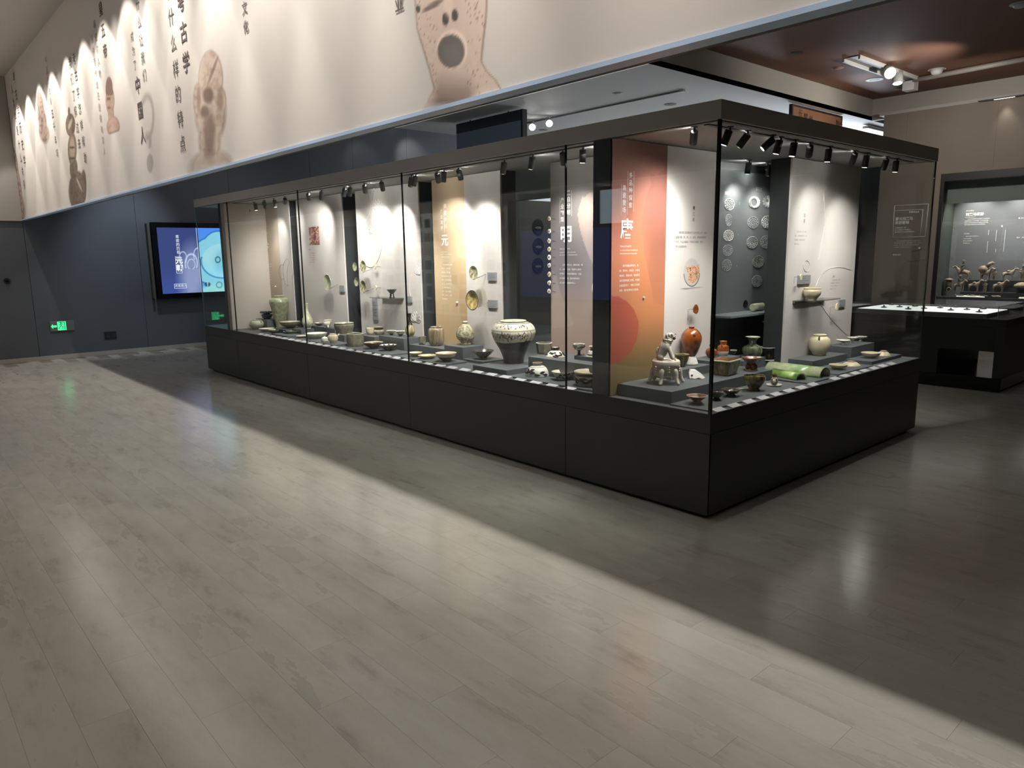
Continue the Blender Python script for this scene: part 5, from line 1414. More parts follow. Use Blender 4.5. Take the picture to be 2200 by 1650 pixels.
MB().tube([(-.085, 0, .032), (-.08, 0, .032), (.0, 0, .032), (.08, 0, .032), (.083, 0, .032)], [.026, .033, .034, .033, .028], 24).build('body', G_celpale, t)
MB().tube([(.0835, 0, .032), (.088, 0, .032)], [.024, .012], 20).build('end_hole', G_white, t)
pot('small_cup', 'tiny handled cup at the right end of the inner shelf', 'cup', 1659, 669, 659, 10, 1.05, BOWL2, G_black, IN, extra=handles(G_white, 2))
TALL = [(.90, 0), (.96, .03), (1, .3), (1, .9), (.98, 1)]
pot('tall_lidded_jar', 'tall black jar with flat white lid in the gap below the inner shelf', 'jar', 1652, 768, 692, 30, .68, TALL, G_black, 'dark jars inside the showcase',
    extra=lambda t, R, H: MB().lathe([(0, H), (1.12*R, H), (1.14*R, H*1.012), (1.0*R, H*1.03), (.4*R, H*1.035), (.40*R, H*1.07), (.42*R, H*1.085), (0, H*1.09)], 36).build('lid', G_white, t))
pot('open_jar', 'wide black jar with white rim and white foot in front of the tall lidded jar', 'jar', 1648, 775, 746, 33, .68, [(.94, 0), (1, .08), (1, .5), (.96, .85), (1.04, 1)], G_black, 'dark jars inside the showcase',
    extra=multi(lambda t, R, H: rim_ring(t, R, H, G_white, 1.05, 1.0, .1), footring(G_white, 1.02, .06)))
pot('small_cup', 'tiny dark cup with pale rim behind the amber jar', 'cup', 1575.5, 761.5, 752.5, 13, .79, BOWL2, G_black, ENDG, extra=lambda t, R, H: rim_ring(t, R, H, G_white))
# -- right part of the end bay
Q_('globular_jar', 'round cream jar with short neck and dark lug marks at the right end', 'jar', 1759, 764.5, 719, 45, RZ['r23'], GLOB, G_cream, extra=multi(footring(M_foot, .62, .05),
   lambda t, R, H: [MB().tube([(R*.64*math.cos(a), R*.64*math.sin(a), H*.92), (R*.84*math.cos(a), R*.84*math.sin(a), H*.89), (R*.90*math.cos(a), R*.90*math.sin(a), H*.76)], .007, 8).build('lug', G_temmoku, t) for a in (-2.75,)]))
PED = [(.36, 0), (.34, .08), (.22, .2), (.22, .5), (.4, .62), (.85, .82), (1, 1)]
for i, (cx, yb, yt, w, l) in enumerate(((1811, 741.5, 730.5, 28.5, 'white stemmed dish, nearest of three on the tall right block'), (1831, 736.5, 724.5, 24, 'white stemmed dish, middle of three on the tall right block'), (1849.5, 733.5, 723, 24.5, 'white stemmed dish, farthest right of three on the tall right block'))):
    Q_('stemmed_dish', l, 'dish', cx, yb, yt, w, .74, PED, G_white, floor=.72, extra=lambda t, R, H: None)
Q_('pale_bowl', 'pale bowl on the rightmost block beside an upturned bowl', 'bowl', 1870, 770, 757.5, 38.5, .661, BOWL2, G_cream)
INVF = multi(lambda t, R, H: rim_ring(t, R, H, M_foot, .42, 1.0, .06))
Q_('upturned_bowl', 'upturned white bowl, last vessel at the right end', 'bowl', 1897.6, 765.5, 753.5, 28.5, .661, INV, G_cream, vess=False, extra=INVF)
Q_('pale_bowl', 'shallow cream bowl in front of the round cream jar', 'bowl', 1800.5, 794, 783, 37.5, .644, BOWL2, G_cream)
Q_('upturned_bowl', 'upturned cream bowl with wide foot ring behind the shallow cream bowl', 'bowl', 1828, 787.8, 776, 38, .644, INV, G_cream, vess=False, extra=INVF)

# ================================================================== PIECES FIXED TO THE WALL PANELS
PV0 = PX-.014
M_cap = mat('caption_grey', (150, 152, 156), .5)
M_steel = mat('mount_steel', (150, 148, 144), .35, 1)
def caption(label, x0, y0, x1, y1, ax, val, lines=3):
    a, b_ = at(x0, y0, ax, val), at(x1, y1, ax, val)
    t = thing('caption_plate', label, 'caption', tuple((a+b_)/2), 'caption plates on the wall panels')
    w, h = (abs(a.y-b_.y) if ax == 0 else abs(a.x-b_.x))/2, abs(a.z-b_.z)/2
    bx = (lambda u0, u1, z0, z1, d0, d1: MB().box(-d1, u0, z0, -d0, u1, z1)) if ax == 0 else (lambda u0, u1, z0, z1, d0, d1: MB().box(u0, -d1, z0, u1, -d0, z1))
    bx(-w, w, -h, h, .0, .012).build('plate', M_cap, t)
    m_ = MB()
    for i in range(lines):
        z = h*(.62-1.3*i/max(1, lines-1)*(.95 if lines > 1 else 0)); L_ = w*(.55 if i == 0 else .75-.2*(i % 2))
        s_ = 1 if ax == 1 else -1
        u = sorted((-w*.8*s_, (-w*.8+2*L_)*s_))
        q = bx(u[0], u[1], z-h*.045, z+h*.045, .012, .0125)
        n = len(m_.v); m_.v += q.v; m_.f += [tuple(n+k for k in f) for f in q.f]; m_.sm += q.sm
    m_.build('printed_lines', M_inkgrey, t)
    return t
caption('small square grey caption right of the pale plate on the wall', 731, 613, 742, 627, 0, PV0)
caption('tall narrow grey caption with many lines under the small wall sherds', 801, 640, 814, 688, 0, PV0, 9)
caption('small grey caption by the second glass seam, right of the wall shelf', 874, 636, 887, 650, 0, PV0)
caption('upper of two small grey captions on the white panel right of the gold panel', 1049, 585, 1068, 603, 0, PV0, 4)
caption('lower of two small grey captions on the white panel right of the gold panel', 1050, 644, 1070, 662, 0, PV0, 4)
caption('grey caption behind the little sherd left of the glass shelf, right end', 1713, 592, 1738, 609, 1, .586, 4)
caption('small grey caption at the lower right of the white panel, right end', 1801, 645, 1813, 658, 1, .586, 2)
def plate_on_wall(name, label, cx, cy, w, h, off, m, rim, deep=.25, axis=0, val=None):
    """dish hung facing the visitor on a bent wire"""
    X = (PV0 if val is None else val)-off
    C = at(cx, cy, axis, X); r = h/2*depth(C)/F
    t = thing(name, label, 'dish', (C.x, C.y, C.z), 'dishes and sherds hung on the wall panels')
    prof = [(.0001, 0), (.35, 0), (.62, .10*2*deep), (1, deep), (.94, deep*1.02), (.6, .10*2*deep+.05), (.3, .05), (.0001, .05)]
    o = MB().lathe([(a*r, b*r) for a, b in prof], 36).build('body', m, t)
    o2 = MB().lathe([(.93*r, deep*r*1.0), (1.0*r, deep*r), (1.01*r, deep*r*1.05), (.93*r, deep*r*1.05), (.93*r, deep*r)], 36, closed=False).build('rim', rim, t)
    M = (Matrix.Rotation(math.radians(-90), 4, 'Y') if axis == 0 else Matrix.Rotation(math.radians(90), 4, 'X')) @ Matrix.Rotation(0, 4, 'Z')
    T = Matrix.Translation((r*deep*.6, 0, 0) if axis == 0 else (0, r*deep*.6, 0))
    for q in (o, o2): q.data.transform(T @ M)
    e = off+.0
    pts = [(r*deep*.5, 0, -r*.8), (e*.5, -.5*r, -r*.6), (e, -r*1.1, -r*.2)] if axis == 0 else [(0, .01, -r*.8), (0, e, -r*.9)]
    MB().tube(pts, .0025, 6).build('mount_wire', M_steel, t)
    return t
plate_on_wall('wall_dish', 'pale green dish hung on the white panel beside the red-edged photo', 704.3, 606.6, 18, 35, .07, G_celpale, G_white)
plate_on_wall('wall_dish', 'upper grey-green dish hung in the narrow gap left of the pair on white', 763, 573, 18, 19, .04, G_celadon, G_olive)
plate_on_wall('wall_dish', 'lower grey-green dish hung in the narrow gap left of the pair on white', 766.5, 606, 18, 19, .04, G_celadon, G_olive)
plate_on_wall('wall_dish', 'upper olive dish hung at the left edge of the line-drawing panel', 781, 573, 15, 27, .07, G_carved, G_cream)
plate_on_wall('wall_dish', 'lower olive dish with pale lower half at the left edge of the line-drawing panel', 781, 616, 14, 28, .07, G_carved, G_cream)
plate_on_wall('wall_dish', 'small upper dish on the white panel next to the gold panel', 1018, 586, 20, 31, .08, G_carved, G_cream)
plate_on_wall('wall_dish', 'large lower yellow-glazed dish on the edge of the gold panel', 1016, 645, 28, 43, .09, glaze('yellow_dish_glaze', (150, 124, 62), (222, 200, 130), .2, 30, coat=.6), G_temmoku)
plate_on_wall('wall_dish', 'upper painted dish hung close to the dark post', 1292, 564, 16, 32, .05, G_paint, G_white)
plate_on_wall('wall_dish', 'lower white painted dish hung close to the dark post', 1289, 620, 22, 42, .08, G_white, G_white)
def wall_sherd(label, cx, cy, r_px, off, m, axis=0, val=None, pins=True):
    X = (PV0 if val is None else val)-off
    C = at(cx, cy, axis, X); r = r_px*depth(C)/F
    t = thing('wall_sherd', label, 'sherd', (C.x, C.y, C.z), 'dishes and sherds hung on the wall panels')
    q = random.Random(int(cx*7+cy)); b = MB(); k = 11
    pts = [(r*q.uniform(.75, 1.1)*math.cos(6.283*i/k), r*1.12*q.uniform(.75, 1.1)*math.sin(6.283*i/k)) for i in range(k)]
    th = r*.35
    if axis == 0: b.poly([(0, y, z) for y, z in pts], (th, 0, 0))
    else: b.poly([(x, 0, z) for x, z in pts], (0, th, 0))
    b.build('clay_piece', m, t, bevel=r*.12)
    if axis == 0: MB().tube([(th, 0, 0), (off, -r*1.4, 0), (off, -r*2.2, -r*.3)], .0018, 6).build('mount_wire', M_steel, t)
    else: MB().tube([(0, th, 0), (0, off, 0), (-r*.9, off, 0), (-r*.9, off, -r*2.4)], .0018, 6).build('mount_wire', M_steel, t)
    return t
wall_sherd('upper small buff sherd pinned in the line-drawing panel', 805, 573, 5, .04, G_cream)
wall_sherd('lower small buff sherd pinned in the line-drawing panel', 806.5, 618, 5, .04, G_cream)
for i, y in enumerate((470, 497, 517.5, 535, 552.5, 570, 589, 608, 626)):
    n_ = ('topmost', 'second', 'third', 'fourth', 'fifth', 'sixth', 'seventh', 'eighth', 'lowest')[i]
    o = wall_sherd('%s flower-shaped bowl base in the column left of the dark grey panel' % n_, 1179.5, y, 5.2 if i else 4.6, .03, G_white if i % 3 else G_cream)
    r = 5*depth(o.location)/F
    m_ = MB(); m_.ball((-.001, 0, 0), .003, r*.42, r*.48, 10); m_.build('painted_flower', mat('brush_brown', (120, 92, 70), .5), o)
wall_sherd('amber sherd hung above the large amber bottle', 1496, 665, 9.5, .05, G_amber, 1, .766)
wall_sherd('tiny cream sherd held in front of its caption, right end', 1722, 595, 6, .05, G_cream, 1, .586)
wall_sherd('round cream sherd hung at lower right of the white panel, right end', 1799.5, 660, 8, .05, G_cream, 1, .586)
def glass_shelf(label, x0, x1, y, ax, val, dep, thick=.006):
    a, b_ = at(x0, y, ax, val), at(x1, y, ax, val)
    t = thing('wall_shelf', label, 'shelf', ((a.x+b_.x)/2, (a.y+b_.y)/2, a.z-.01))
    if ax == 0:
        w = abs(a.y-b_.y)/2
        box('shelf_plate', glass_mat('shelf_acrylic', (.75, .76, .77), .08), -dep, -w, .01-thick, 0, w, .01, t)
        box('shelf_bracket', M_steel, -.02, -w, .01-thick*2, -.0, w, .01-thick, t)
    else:
        w = abs(a.x-b_.x)/2
        box('shelf_plate', glass_mat('shelf_acrylic', (.75, .76, .77), .08), -w, -dep, .01-thick, w, 0, .01, t)
        box('shelf_bracket', M_steel, -w, -.02, .01-thick*2, w, -.0, .01-thick, t)
    return a.z
zs = glass_shelf('narrow clear wall shelf carrying a black lotus lamp', 822, 868, 637, 0, PV0, .16)
P = at(842, 636, 0, PV0-.08)
t = thing('lotus_lamp', 'black lamp with flaring petal bowl on the clear wall shelf', 'lamp', (P.x, P.y, zs+.0005), LONG)
s_ = depth(P)/F
MB().lathe([(6*s_, 0), (6*s_, 2*s_), (4.5*s_, 3*s_), (5*s_, 7*s_), (3.5*s_, 9*s_)], 24).build('base', G_black, t)
MB().lathe([(r*s_, h*s_) for r, h in ((3.5, 9), (6, 12), (10.5, 17.5), (10, 18), (5, 13), (0, 11))], 40, lobes=10, amp=.12).build('petal_bowl', G_black, t)
zs = glass_shelf('dark-edged wall shelf carrying a cream bowl at the right end', 1703, 1770, 646, 1, .586, .14, .01)
P = at(1744, 646, 1, .586-.07)
pt = pot('shelf_bowl', 'cream bowl on the wall shelf above the round cream jar', 'bowl', 1744, 646.5, 620, 37, zs, [(.55, 0), (.58, .1), (.9, .4), (1, .7), (.94, .88), (.96, 1)], G_cream, ENDG)
pt.location = (P.x, P.y, zs+.0005)

# small captions lying on the deck along the glass
M_card = mat('caption_card_white', (206, 206, 208), .5)
M_cardbase = mat('caption_rail', (64, 66, 66), .5)
def card(i, n, loc, along, where):
    t = thing('caption_card', '%s white caption card from the %s' % (ORD[i], where), 'caption', loc, 'caption cards along the deck edge')
    w, d_ = .052, .022
    if along == 'Y':
        m_ = MB(); m_.v = [(-d_, -w, .001), (d_, -w, .012), (d_, w, .012), (-d_, w, .001), (-d_, -w, 0), (d_, -w, 0), (d_, w, 0), (-d_, w, 0)]
        st = MB().box(-d_*.4, -w*.7, .0125, -d_*.2, w*.6, .013)
    else:
        m_ = MB(); m_.v = [(-w, -d_, .001), (w, -d_, .001), (w, d_, .012), (-w, d_, .012), (-w, -d_, 0), (w, -d_, 0), (w, d_, 0), (-w, d_, 0)]
        st = MB()
    m_.f = [(0, 1, 2, 3), (4, 7, 6, 5), (0, 4, 5, 1), (1, 5, 6, 2), (2, 6, 7, 3), (3, 7, 4, 0)]; m_.sm = [False]*6
    m_.build('card', M_card, t)
ORD = ['first', 'second', 'third', 'fourth', 'fifth', 'sixth', 'seventh', 'eighth', 'ninth', 'tenth', '11th', '12th', '13th', '14th', '15th', '16th', '17th', '18th', '19th', '20th', '21st', '22nd', '23rd', '24th', '25th', '26th', '27th', '28th', '29th', '30th', '31st', '32nd', '33rd', '34th', '35th', '36th', '37th', '38th', '39th', '40th']
ys = [6.35-.168*i for i in range(32)]
for i, y in enumerate(ys): card(i, 32, (.036, y, ZP-.0005), 'Y', 'far left along the long deck edge')
xs_ = [.14+.165*i for i in range(16) if i not in (8,)]
for i, x in enumerate(xs_): card(i, len(xs_), (x, .036, ZP-.0005), 'X', 'glass corner along the short deck edge')

# ================================================================== SPOTLIGHTS UNDER THE CANOPY
M_spot = mat('spot_body_grey', (96, 96, 94), .45)
M_spotb = mat('spot_body_black', (24, 25, 27), .4)
def spotlight(i, px, py, target, m, label, watts=12, deg=52, lit=True, z=ZC0+.004, L_=.085, group='spotlights under the showcase canopy', fill=None):
    P = at(px, py, 2, z)
    P.x = min(max(P.x, .09), CW-.06); P.y = min(max(P.y, .09), CL-.06)
    t = thing('spotlight', label, 'spotlight', (P.x, P.y, z), group)
    MB().lathe([(.020, -.004), (.020, 0)], 16).lathe([(.006, -.035), (.006, -.004)], 10).build('stem', m, t)
    d = (Vector(target)-P); d.normalize()
    h = Vector((d.x, d.y, 0)); h = h.normalized() if h.length > .01 else Vector((1, 0, 0))
    piv = Vector((0, 0, -.038))
    off = h*.012
    a, b_ = piv+off-d*L_*.25, piv+off+d*L_*.75
    MB().tube([a, a+d*.004, b_-d*.003, b_], [.019, .0225, .0225, .021], 20).build('lamp_head', m, t)
    MB().tube([b_+d*.0004, b_+d*.0012], .0165, 16).build('lens', M_lens if lit else M_lensdim, t)
    if fill: spot('case_and_fill_lamp', P+Vector((0, 0, -.03)), P+Vector(fill)+Vector((0, 0, -.25)), 15, 165, (1, .97, .93), 1, .02)  # extra wide fill added at the same fitting to lift the panel tops
    if watts: spot('case_and_fill_lamp', P+b_+d*.012, P+b_+d*2, watts, deg, (1, .96, .91), .9, .02)
LS = [(530, 438), (546, 434), (567, 430), (588, 426), (612, 422), (662, 412), (691, 408), (740, 401), (752, 399), (783, 393), (819, 387), (884, 376), (893, 374), (939, 367), (954, 364), (985, 359), (1084, 343), (1145, 331), (1209, 322), (1253, 315), (1298, 307)]
TGT = [(.58, 7.1, 1.2), (.5, 6.9, .7), (.58, 6.95, 1.6), (.45, 6.3, .7), (.58, 6.7, 1.7), (.58, 5.9, 1.7), (.3, 5.5, .7), (.58, 5.4, 1.2), (.4, 4.95, .7), (.58, 4.6, 1.6), (.58, 4.1, 1.6), (.4, 4.0, .75), (.2, 3.8, .65), (.58, 3.2, 1.6), (.4, 3.2, .75), (.58, 2.75, 1.5), (.35, 2.5, .7), (.25, 2.05, .95), (.58, 1.65, 1.5), (.35, 1.4, .7), (.2, 1.2, .65)]
for i, ((x, y), tg) in enumerate(zip(LS, TGT)):
    spotlight(i, x, y, tg, M_spot, '%s grey spotlight from the far left under the long canopy side' % ORD[i], (46 if tg[2] > 1 else 46)*(.42 if i < 5 else 1), 86 if tg[2] > 1 else 74, fill=(1, 0, 0) if i > 4 and i % 2 else None)
ES = [((1492, 273), (.75, .76, 1.5)), ((1569, 272), (.1, .6, .9)), ((1607, 280), (.45, .76, 1.5)), ((1661, 290), (.3, .7, 1.6)), ((1678, 294), (.8, .5, .7)), ((1710, 300), (1.0, .3, .7)), ((1741, 306), (2.0, .6, 1.5)), ((1784, 314), (1.6, .3, .7)), ((1837.5, 323), (2.4, .59, 1.5)), ((1864, 328), (2.3, .4, .7)), ((1906, 336), (2.85, .59, 1.3)), ((1928, 340), (2.8, .3, .7))]
for i, ((x, y), tg) in enumerate(ES):
    spotlight(i, x, y, tg, M_spot if i == 0 else M_spotb, 'grey spotlight alone left of the corner glass edge under the canopy' if i == 0 else '%s black spotlight right of the corner under the short canopy side' % ORD[i-1], 29, 88, fill=(0, 1, 0) if i % 2 == 0 else None)
for i, (x, y, tg) in enumerate(((1610, 344, (1.9, 1.05, 1.5)), (1650, 349, (2.4, 1.0, 1.2)))):
    spotlight(i, x, y, tg, M_spotb, 'black spotlight in front of the round pattern prints, %s one' % ('left', 'right')[i], 16, 120, fill=(0, 1, 0))
# lamps over the rear side of the showcase
for i, y in enumerate((1.9, 2.35, 4.9, 6.4)):
    Q = proj((2.2, y, ZC0)); spotlight(i, Q[0], Q[1], (1.7, y, .7), M_spot, '%s spotlight from the right over the rear side of the showcase' % ORD[i], 12, 100)

# ================================================================== WALL SHOWCASE WITH TOMB FIGURES (right)
ns = thing('wall_showcase', 'dark built-in wall showcase with clay riders and horses at the right edge', 'showcase')
BX = WX+.85
MB().box(WX-.03, NY1-.07, NZ0, WX+.02, NY1, NZ1).box(WX-.03, NY0, NZ1-.14, WX+.02, NY1-.07, NZ1).box(WX-.03, NY0, NZ0, WX+.02, NY1-.07, NZ0+.10).box(WX-.03, NY0, NZ0+.1, WX+.02, NY0+.07, NZ1-.14).build('frame', M_black, ns)
box('lower_panel', M_black, WX-.012, NY0, .02, WX-.002, NY1, NZ0, ns)
def niche_back(px, py, U, V):
    return np.ones(px.shape+(3,))*np.array((104, 106, 110), float)
box('back_panel', mat('niche_back_grey', (112, 114, 118), .7), BX, NY0, NZ0, BX+.03, NY1, NZ1, ns)
box('valance', mat('niche_valance', (132, 138, 134), .6), WX+.30, NY0, 2.40, WX+.33, NY1-.02, 2.82, ns)
MB().box(WX+.25, NY1-.004, NZ0, BX, NY1+.02, NZ1).box(WX+.25, NY0-.02, NZ0, BX, NY0, NZ1).box(WX+.25, NY0, NZ1, BX, NY1, NZ1+.02).build('side_panel', mat('niche_side', (70, 76, 72), .6), ns)
box('niche_deck', M_slate, WX+.25, NY0, NZ0, BX, NY1-.004, .60, ns)
box('lower_step', M_slate, WX+.33, NY0, .60, BX, NY1-.4, .70, ns)
box('upper_step', M_slate, WX+.53, NY0, .70, BX, NY1-.4, .925, ns)
box('glass_pane', M_glass, WX+.005, NY0+.07, NZ0+.1, WX+.015, NY1-.07, NZ1-.14, ns)
for y in (2.6, 1.9, 1.2): spot('niche_lamp', (WX+.45, y, 2.86), (BX-.2, y, 1.2), 110, 100, WARM, .8, .03)
def tx(w, s, x, y, hpx, val, m=M_whiteink, **k): return lx(w, s, x, y, hpx, ax=0, val=val, face='-X', m=m, **k)
tx(ns, '蒙元刘黑马', 2076, 452, 3, BX-.003) ; tx(ns, '刘黑马家族', 2075, 458, 7, BX-.003, bold=.03)
tx(ns, 'LIU HEIMA FAMILY', 2074, 466, 2.4, BX-.003)
tx(ns, '　　刘黑马家族是蒙元时期的汉人世侯家族，\n家族墓地出土了众多陶俑，车马仪仗齐备，\n再现了元初关中地区汉人世侯出行的场面，\n是研究蒙元时期社会生活的重要材料。', 2073, 470, 2.5, BX-.003, gapline=1.6)
tx(ns, '刘元振墓', 2071, 501, 2.6, BX-.003)
tx(ns, '　　墓主刘元振为刘黑马长子，\n与夫人郝柔合葬，\n墓中出土墓志两方，\n随葬陶俑众多。', 2070, 507, 2.2, BX-.003, gapline=2.2)
tx(ns, '● 车马出行', 2188, 467, 4, BX-.003); tx(ns, '陶车　陶马', 2184, 509, 3.4, BX-.003)
for x, y0, y1 in ((2124, 494, 505), (2122, 518, 543), (2141, 494, 518), (2139, 535, 542), (2160, 494, 540)):
    rule(ns, x, y0, y1, 0, BX-.002, t=.006)
reroot(ns, (WX, 1.5, 0))
cpl = thing('caption_strip', 'long pale caption strip on the front edge of the wall showcase', 'caption', (WX+.29, 2.4, .6005))
a, b_ = at(2055, 636, 0, WX+.29), at(2116, 638, 0, WX+.29)
MB().poly([(-.03, a.y-2.4, .004), (-.03, b_.y-2.4, .004), (.03, b_.y-2.4, .03), (.03, a.y-2.4, .03)], (0, 0, .004)).build('card', mat('strip_white', (220, 220, 220), .6), cpl)
MB().box(-.03, b_.y-2.4, 0, .03, a.y-2.4, .004).build('card_foot', M_steel, cpl)
cpl = thing('caption_strip', 'short pale caption strip cut by the right picture edge in the wall showcase', 'caption', (WX+.29, 1.5, .6005))
a, b_ = at(2189, 640, 0, WX+.29), at(2230, 641, 0, WX+.29)
MB().poly([(-.03, a.y-1.5, .004), (-.03, b_.y-1.5, .004), (.03, b_.y-1.5, .03), (.03, a.y-1.5, .03)], (0, 0, .004)).build('card', mat('strip_white', (220, 220, 220), .6), cpl)
MB().box(-.03, b_.y-1.5, 0, .03, a.y-1.5, .004).build('card_foot', M_steel, cpl)
G_clay = glaze('grey_clay_figure', (112, 100, 86), (176, 160, 138), .7, 12, coat=0)
G_claydk = glaze('dark_clay', (58, 54, 50), (100, 92, 82), .7, 14, coat=0)
def horse_mesh(parent, k, m, rear=0):
    v = [(-.30, 0, .62), (-.05, 0, .60), (.22, 0, .63), (.36, 0, .78), (.46, 0, .98), (.56, 0, 1.00), (.72, 0, .88),
         (-.33, .09, .45), (-.36, .10, .24), (-.33, .10, .02), (-.33, -.09, .45), (-.36, -.10, .24), (-.33, -.10, .02),
         (.25, .09, .44), (.26, .10, .22), (.25, .10, .02), (.25, -.09, .44), (.27, -.10, .22), (.25, -.10, .02), (-.42, 0, .60), (-.47, 0, .36)]
    e = [(0, 1), (1, 2), (2, 3), (3, 4), (4, 5), (5, 6), (0, 7), (7, 8), (8, 9), (0, 10), (10, 11), (11, 12), (2, 13), (13, 14), (14, 15), (2, 16), (16, 17), (17, 18), (0, 19), (19, 20)]
    r = [.17, .165, .16, .11, .085, .085, .05, .085, .045, .045, .085, .045, .045, .07, .042, .045, .07, .042, .045, .05, .025]
    skin('horse_body', [tuple(c*k for c in p) for p in v], e, [c*k for c in r], m, parent, 1)
    b = MB()
    for s in (-1, 1): b.tube([(.48*k, .04*s*k, 1.05*k), (.47*k, .05*s*k, 1.14*k)], [.025*k, .008*k], 6)
    b.build('ears', m, parent)
    b = MB(); b.tube([(.33*k, 0, .90*k), (.40*k, 0, 1.03*k), (.48*k, 0, 1.09*k)], [.03*k, .035*k, .02*k], 6); b.build('mane', G_claydk, parent)
def person_mesh(parent, k, m, base, seated=False, hat=True, name='figure_body'):
    z = base
    if seated:
        v = [(0, 0, z), (0, 0, z+.20), (.01, 0, z+.34), (.02, 0, z+.42), (.03, 0, z+.52), (.08, .16, z-.04), (.14, .18, z-.26), (.20, .18, z-.28), (.08, -.16, z-.04), (.14, -.18, z-.26), (.20, -.18, z-.28),
             (.02, .13, z+.32), (.10, .16, z+.18), (.20, .06, z+.16), (.02, -.13, z+.32), (.10, -.16, z+.18), (.20, -.06, z+.16)]
    else:
        v = [(0, 0, z+.50), (0, 0, z+.68), (0, 0, z+.82), (0, 0, z+.90), (.01, 0, z+1.0), (0, .08, z+.26), (0, .09, z+.03), (.07, .09, z+.02), (0, -.08, z+.26), (0, -.09, z+.03), (.07, -.09, z+.02),
             (0, .15, z+.80), (.06, .19, z+.64), (.14, .07, z+.62), (0, -.15, z+.80), (.06, -.19, z+.64), (.14, -.07, z+.62)]
    e = [(0, 1), (1, 2), (2, 3), (3, 4), (0, 5), (5, 6), (6, 7), (0, 8), (8, 9), (9, 10), (2, 11), (11, 12), (12, 13), (2, 14), (14, 15), (15, 16)]
    r = [.14, .13, .12, .05, .085, .08, .06, .045, .08, .06, .045, .06, .05, .035, .06, .05, .035]
    skin(name, [tuple(c*k for c in p) for p in v], e, [c*k for c in r], m, parent, 1)
    hz = v[4][2]
    if hat: MB().lathe([(.17*k, (hz+.05)*k), (.16*k, (hz+.07)*k), (.09*k, (hz+.09)*k), (.07*k, (hz+.17)*k), (.0001, (hz+.19)*k)], 16, c=(v[4][0]*k, 0, 0)).build('brimmed_hat', G_claydk, parent)
    b = MB(); b.ball(((v[4][0]+.085)*k, 0, (hz+.0)*k), .02*k); 
    for s in (-1, 1): b.ball(((v[4][0]+.07)*k, .035*s*k, (hz+.03)*k), .014*k)
    b.build('face_details', G_claydk, parent)
FIG = 'clay tomb figures in the wall showcase'
def figure3d(name, label, cat, px, py, hpx, X, z, kind, rz):
    P = at(px, py, 0, X); P.z = z
    k = hpx*depth(P)/F/{'rider': 1.38, 'horse': 1.12, 'person': 1.18}[kind]
    t = thing(name, label, cat, (P.x, P.y, z+.0005), FIG, rz=rz)
    if kind in ('rider', 'horse'): horse_mesh(t, k, G_clay)
    if kind == 'rider': person_mesh(t, k, G_claydk, .80, True, True, 'rider_body')
    if kind == 'horse': MB().lathe([(.15*k, .74*k), (.17*k, .78*k), (.08*k, .84*k), (.0001, .85*k)], 16).build('saddle', G_clay, t)
    if kind == 'person': person_mesh(t, k, G_clay, 0, False, True)
    return t
R_ = math.pi/2
XU, XL = WX+.68, WX+.43
figure3d('clay_rider', 'clay rider on a pale horse facing left, upper step', 'figurine', 2068, 597, 39, XU, .925, 'rider', R_+.25)
figure3d('clay_rider', 'clay rider on horse facing right, front left of the lower step', 'figurine', 2060, 617, 33, XL, .70, 'rider', -R_-.2)
figure3d('clay_camel_load', 'clay horse with a tall load on its back beside the small standing groom, upper step', 'figurine', 2117, 598, 28, XU, .925, 'horse', -R_-.3)
figure3d('clay_groom', 'small standing clay groom with brimmed hat, upper step', 'figurine', 2135.5, 597, 26, XU, .925, 'person', math.pi)
figure3d('clay_horse', 'saddled clay horse facing right, upper step', 'figurine', 2166, 597, 28, XU, .925, 'horse', -R_+.1)
figure3d('clay_official', 'tallest standing clay figure with hat at the right picture edge, upper step', 'figurine', 2196, 598, 34, XU, .925, 'person', math.pi)
figure3d('clay_horse', 'dark-legged clay horse facing right, middle of the lower step', 'figurine', 2093, 618, 28, XL, .70, 'horse', -R_)
figure3d('clay_groom', 'walking clay groom between the two lower horses', 'figurine', 2116, 619, 26, XL, .70, 'person', math.pi-.3)
figure3d('clay_horse', 'saddled clay horse facing right, right end of the lower step', 'figurine', 2146, 620, 29, XL, .70, 'horse', -R_-.1)
P = at(2113, 580, 0, XU)
ld = thing('pack_load', 'round pale pack load resting on the upper clay horse', 'bundle', (P.x, P.y, .925+.155), FIG)
MB().ball((0, 0, .05), .075, .09, .075).build('bundle_body', G_clay, ld)
MB().tube([(0, -.06, .10), (-.01, -.10, .155), (0, -.14, .17), (0, -.18, .165)], [.035, .03, .035, .015], 10).build('bundle_neck', G_clay, ld)
wh = thing('clay_cart', 'pale clay cart with wheel at the right picture edge, lower step', 'cart', tuple(at(2194, 626, 0, XL)), FIG); wh.location.z = .7005
MB().lathe([(.02, .02), (.07, .02), (.075, .03), (.07, .04), (.02, .04)], 24).build('wheel', G_claydk, wh).data.transform(Matrix.Rotation(math.radians(90), 4, 'Y') @ Matrix.Translation((-.075, 0, 0)))
MB().lathe([(.09, .10), (.13, .12), (.12, .15), (.06, .19), (.0001, .2)], 20).build('canopy', G_clay, wh)
box('cart_body', G_claydk, -.06, -.07, .06, .06, .07, .11, wh)
rg = thing('clay_ring', 'small pale clay ring lying left on the lower step', 'ring', tuple(at(2038, 622, 0, XL-.06)), FIG); rg.location.z = .7005
MB().tube([(0, .035*math.cos(6.2832*i/20), .036+.035*math.sin(6.2832*i/20)) for i in range(21)], .009, 8).build('ring_body', G_clay, rg)
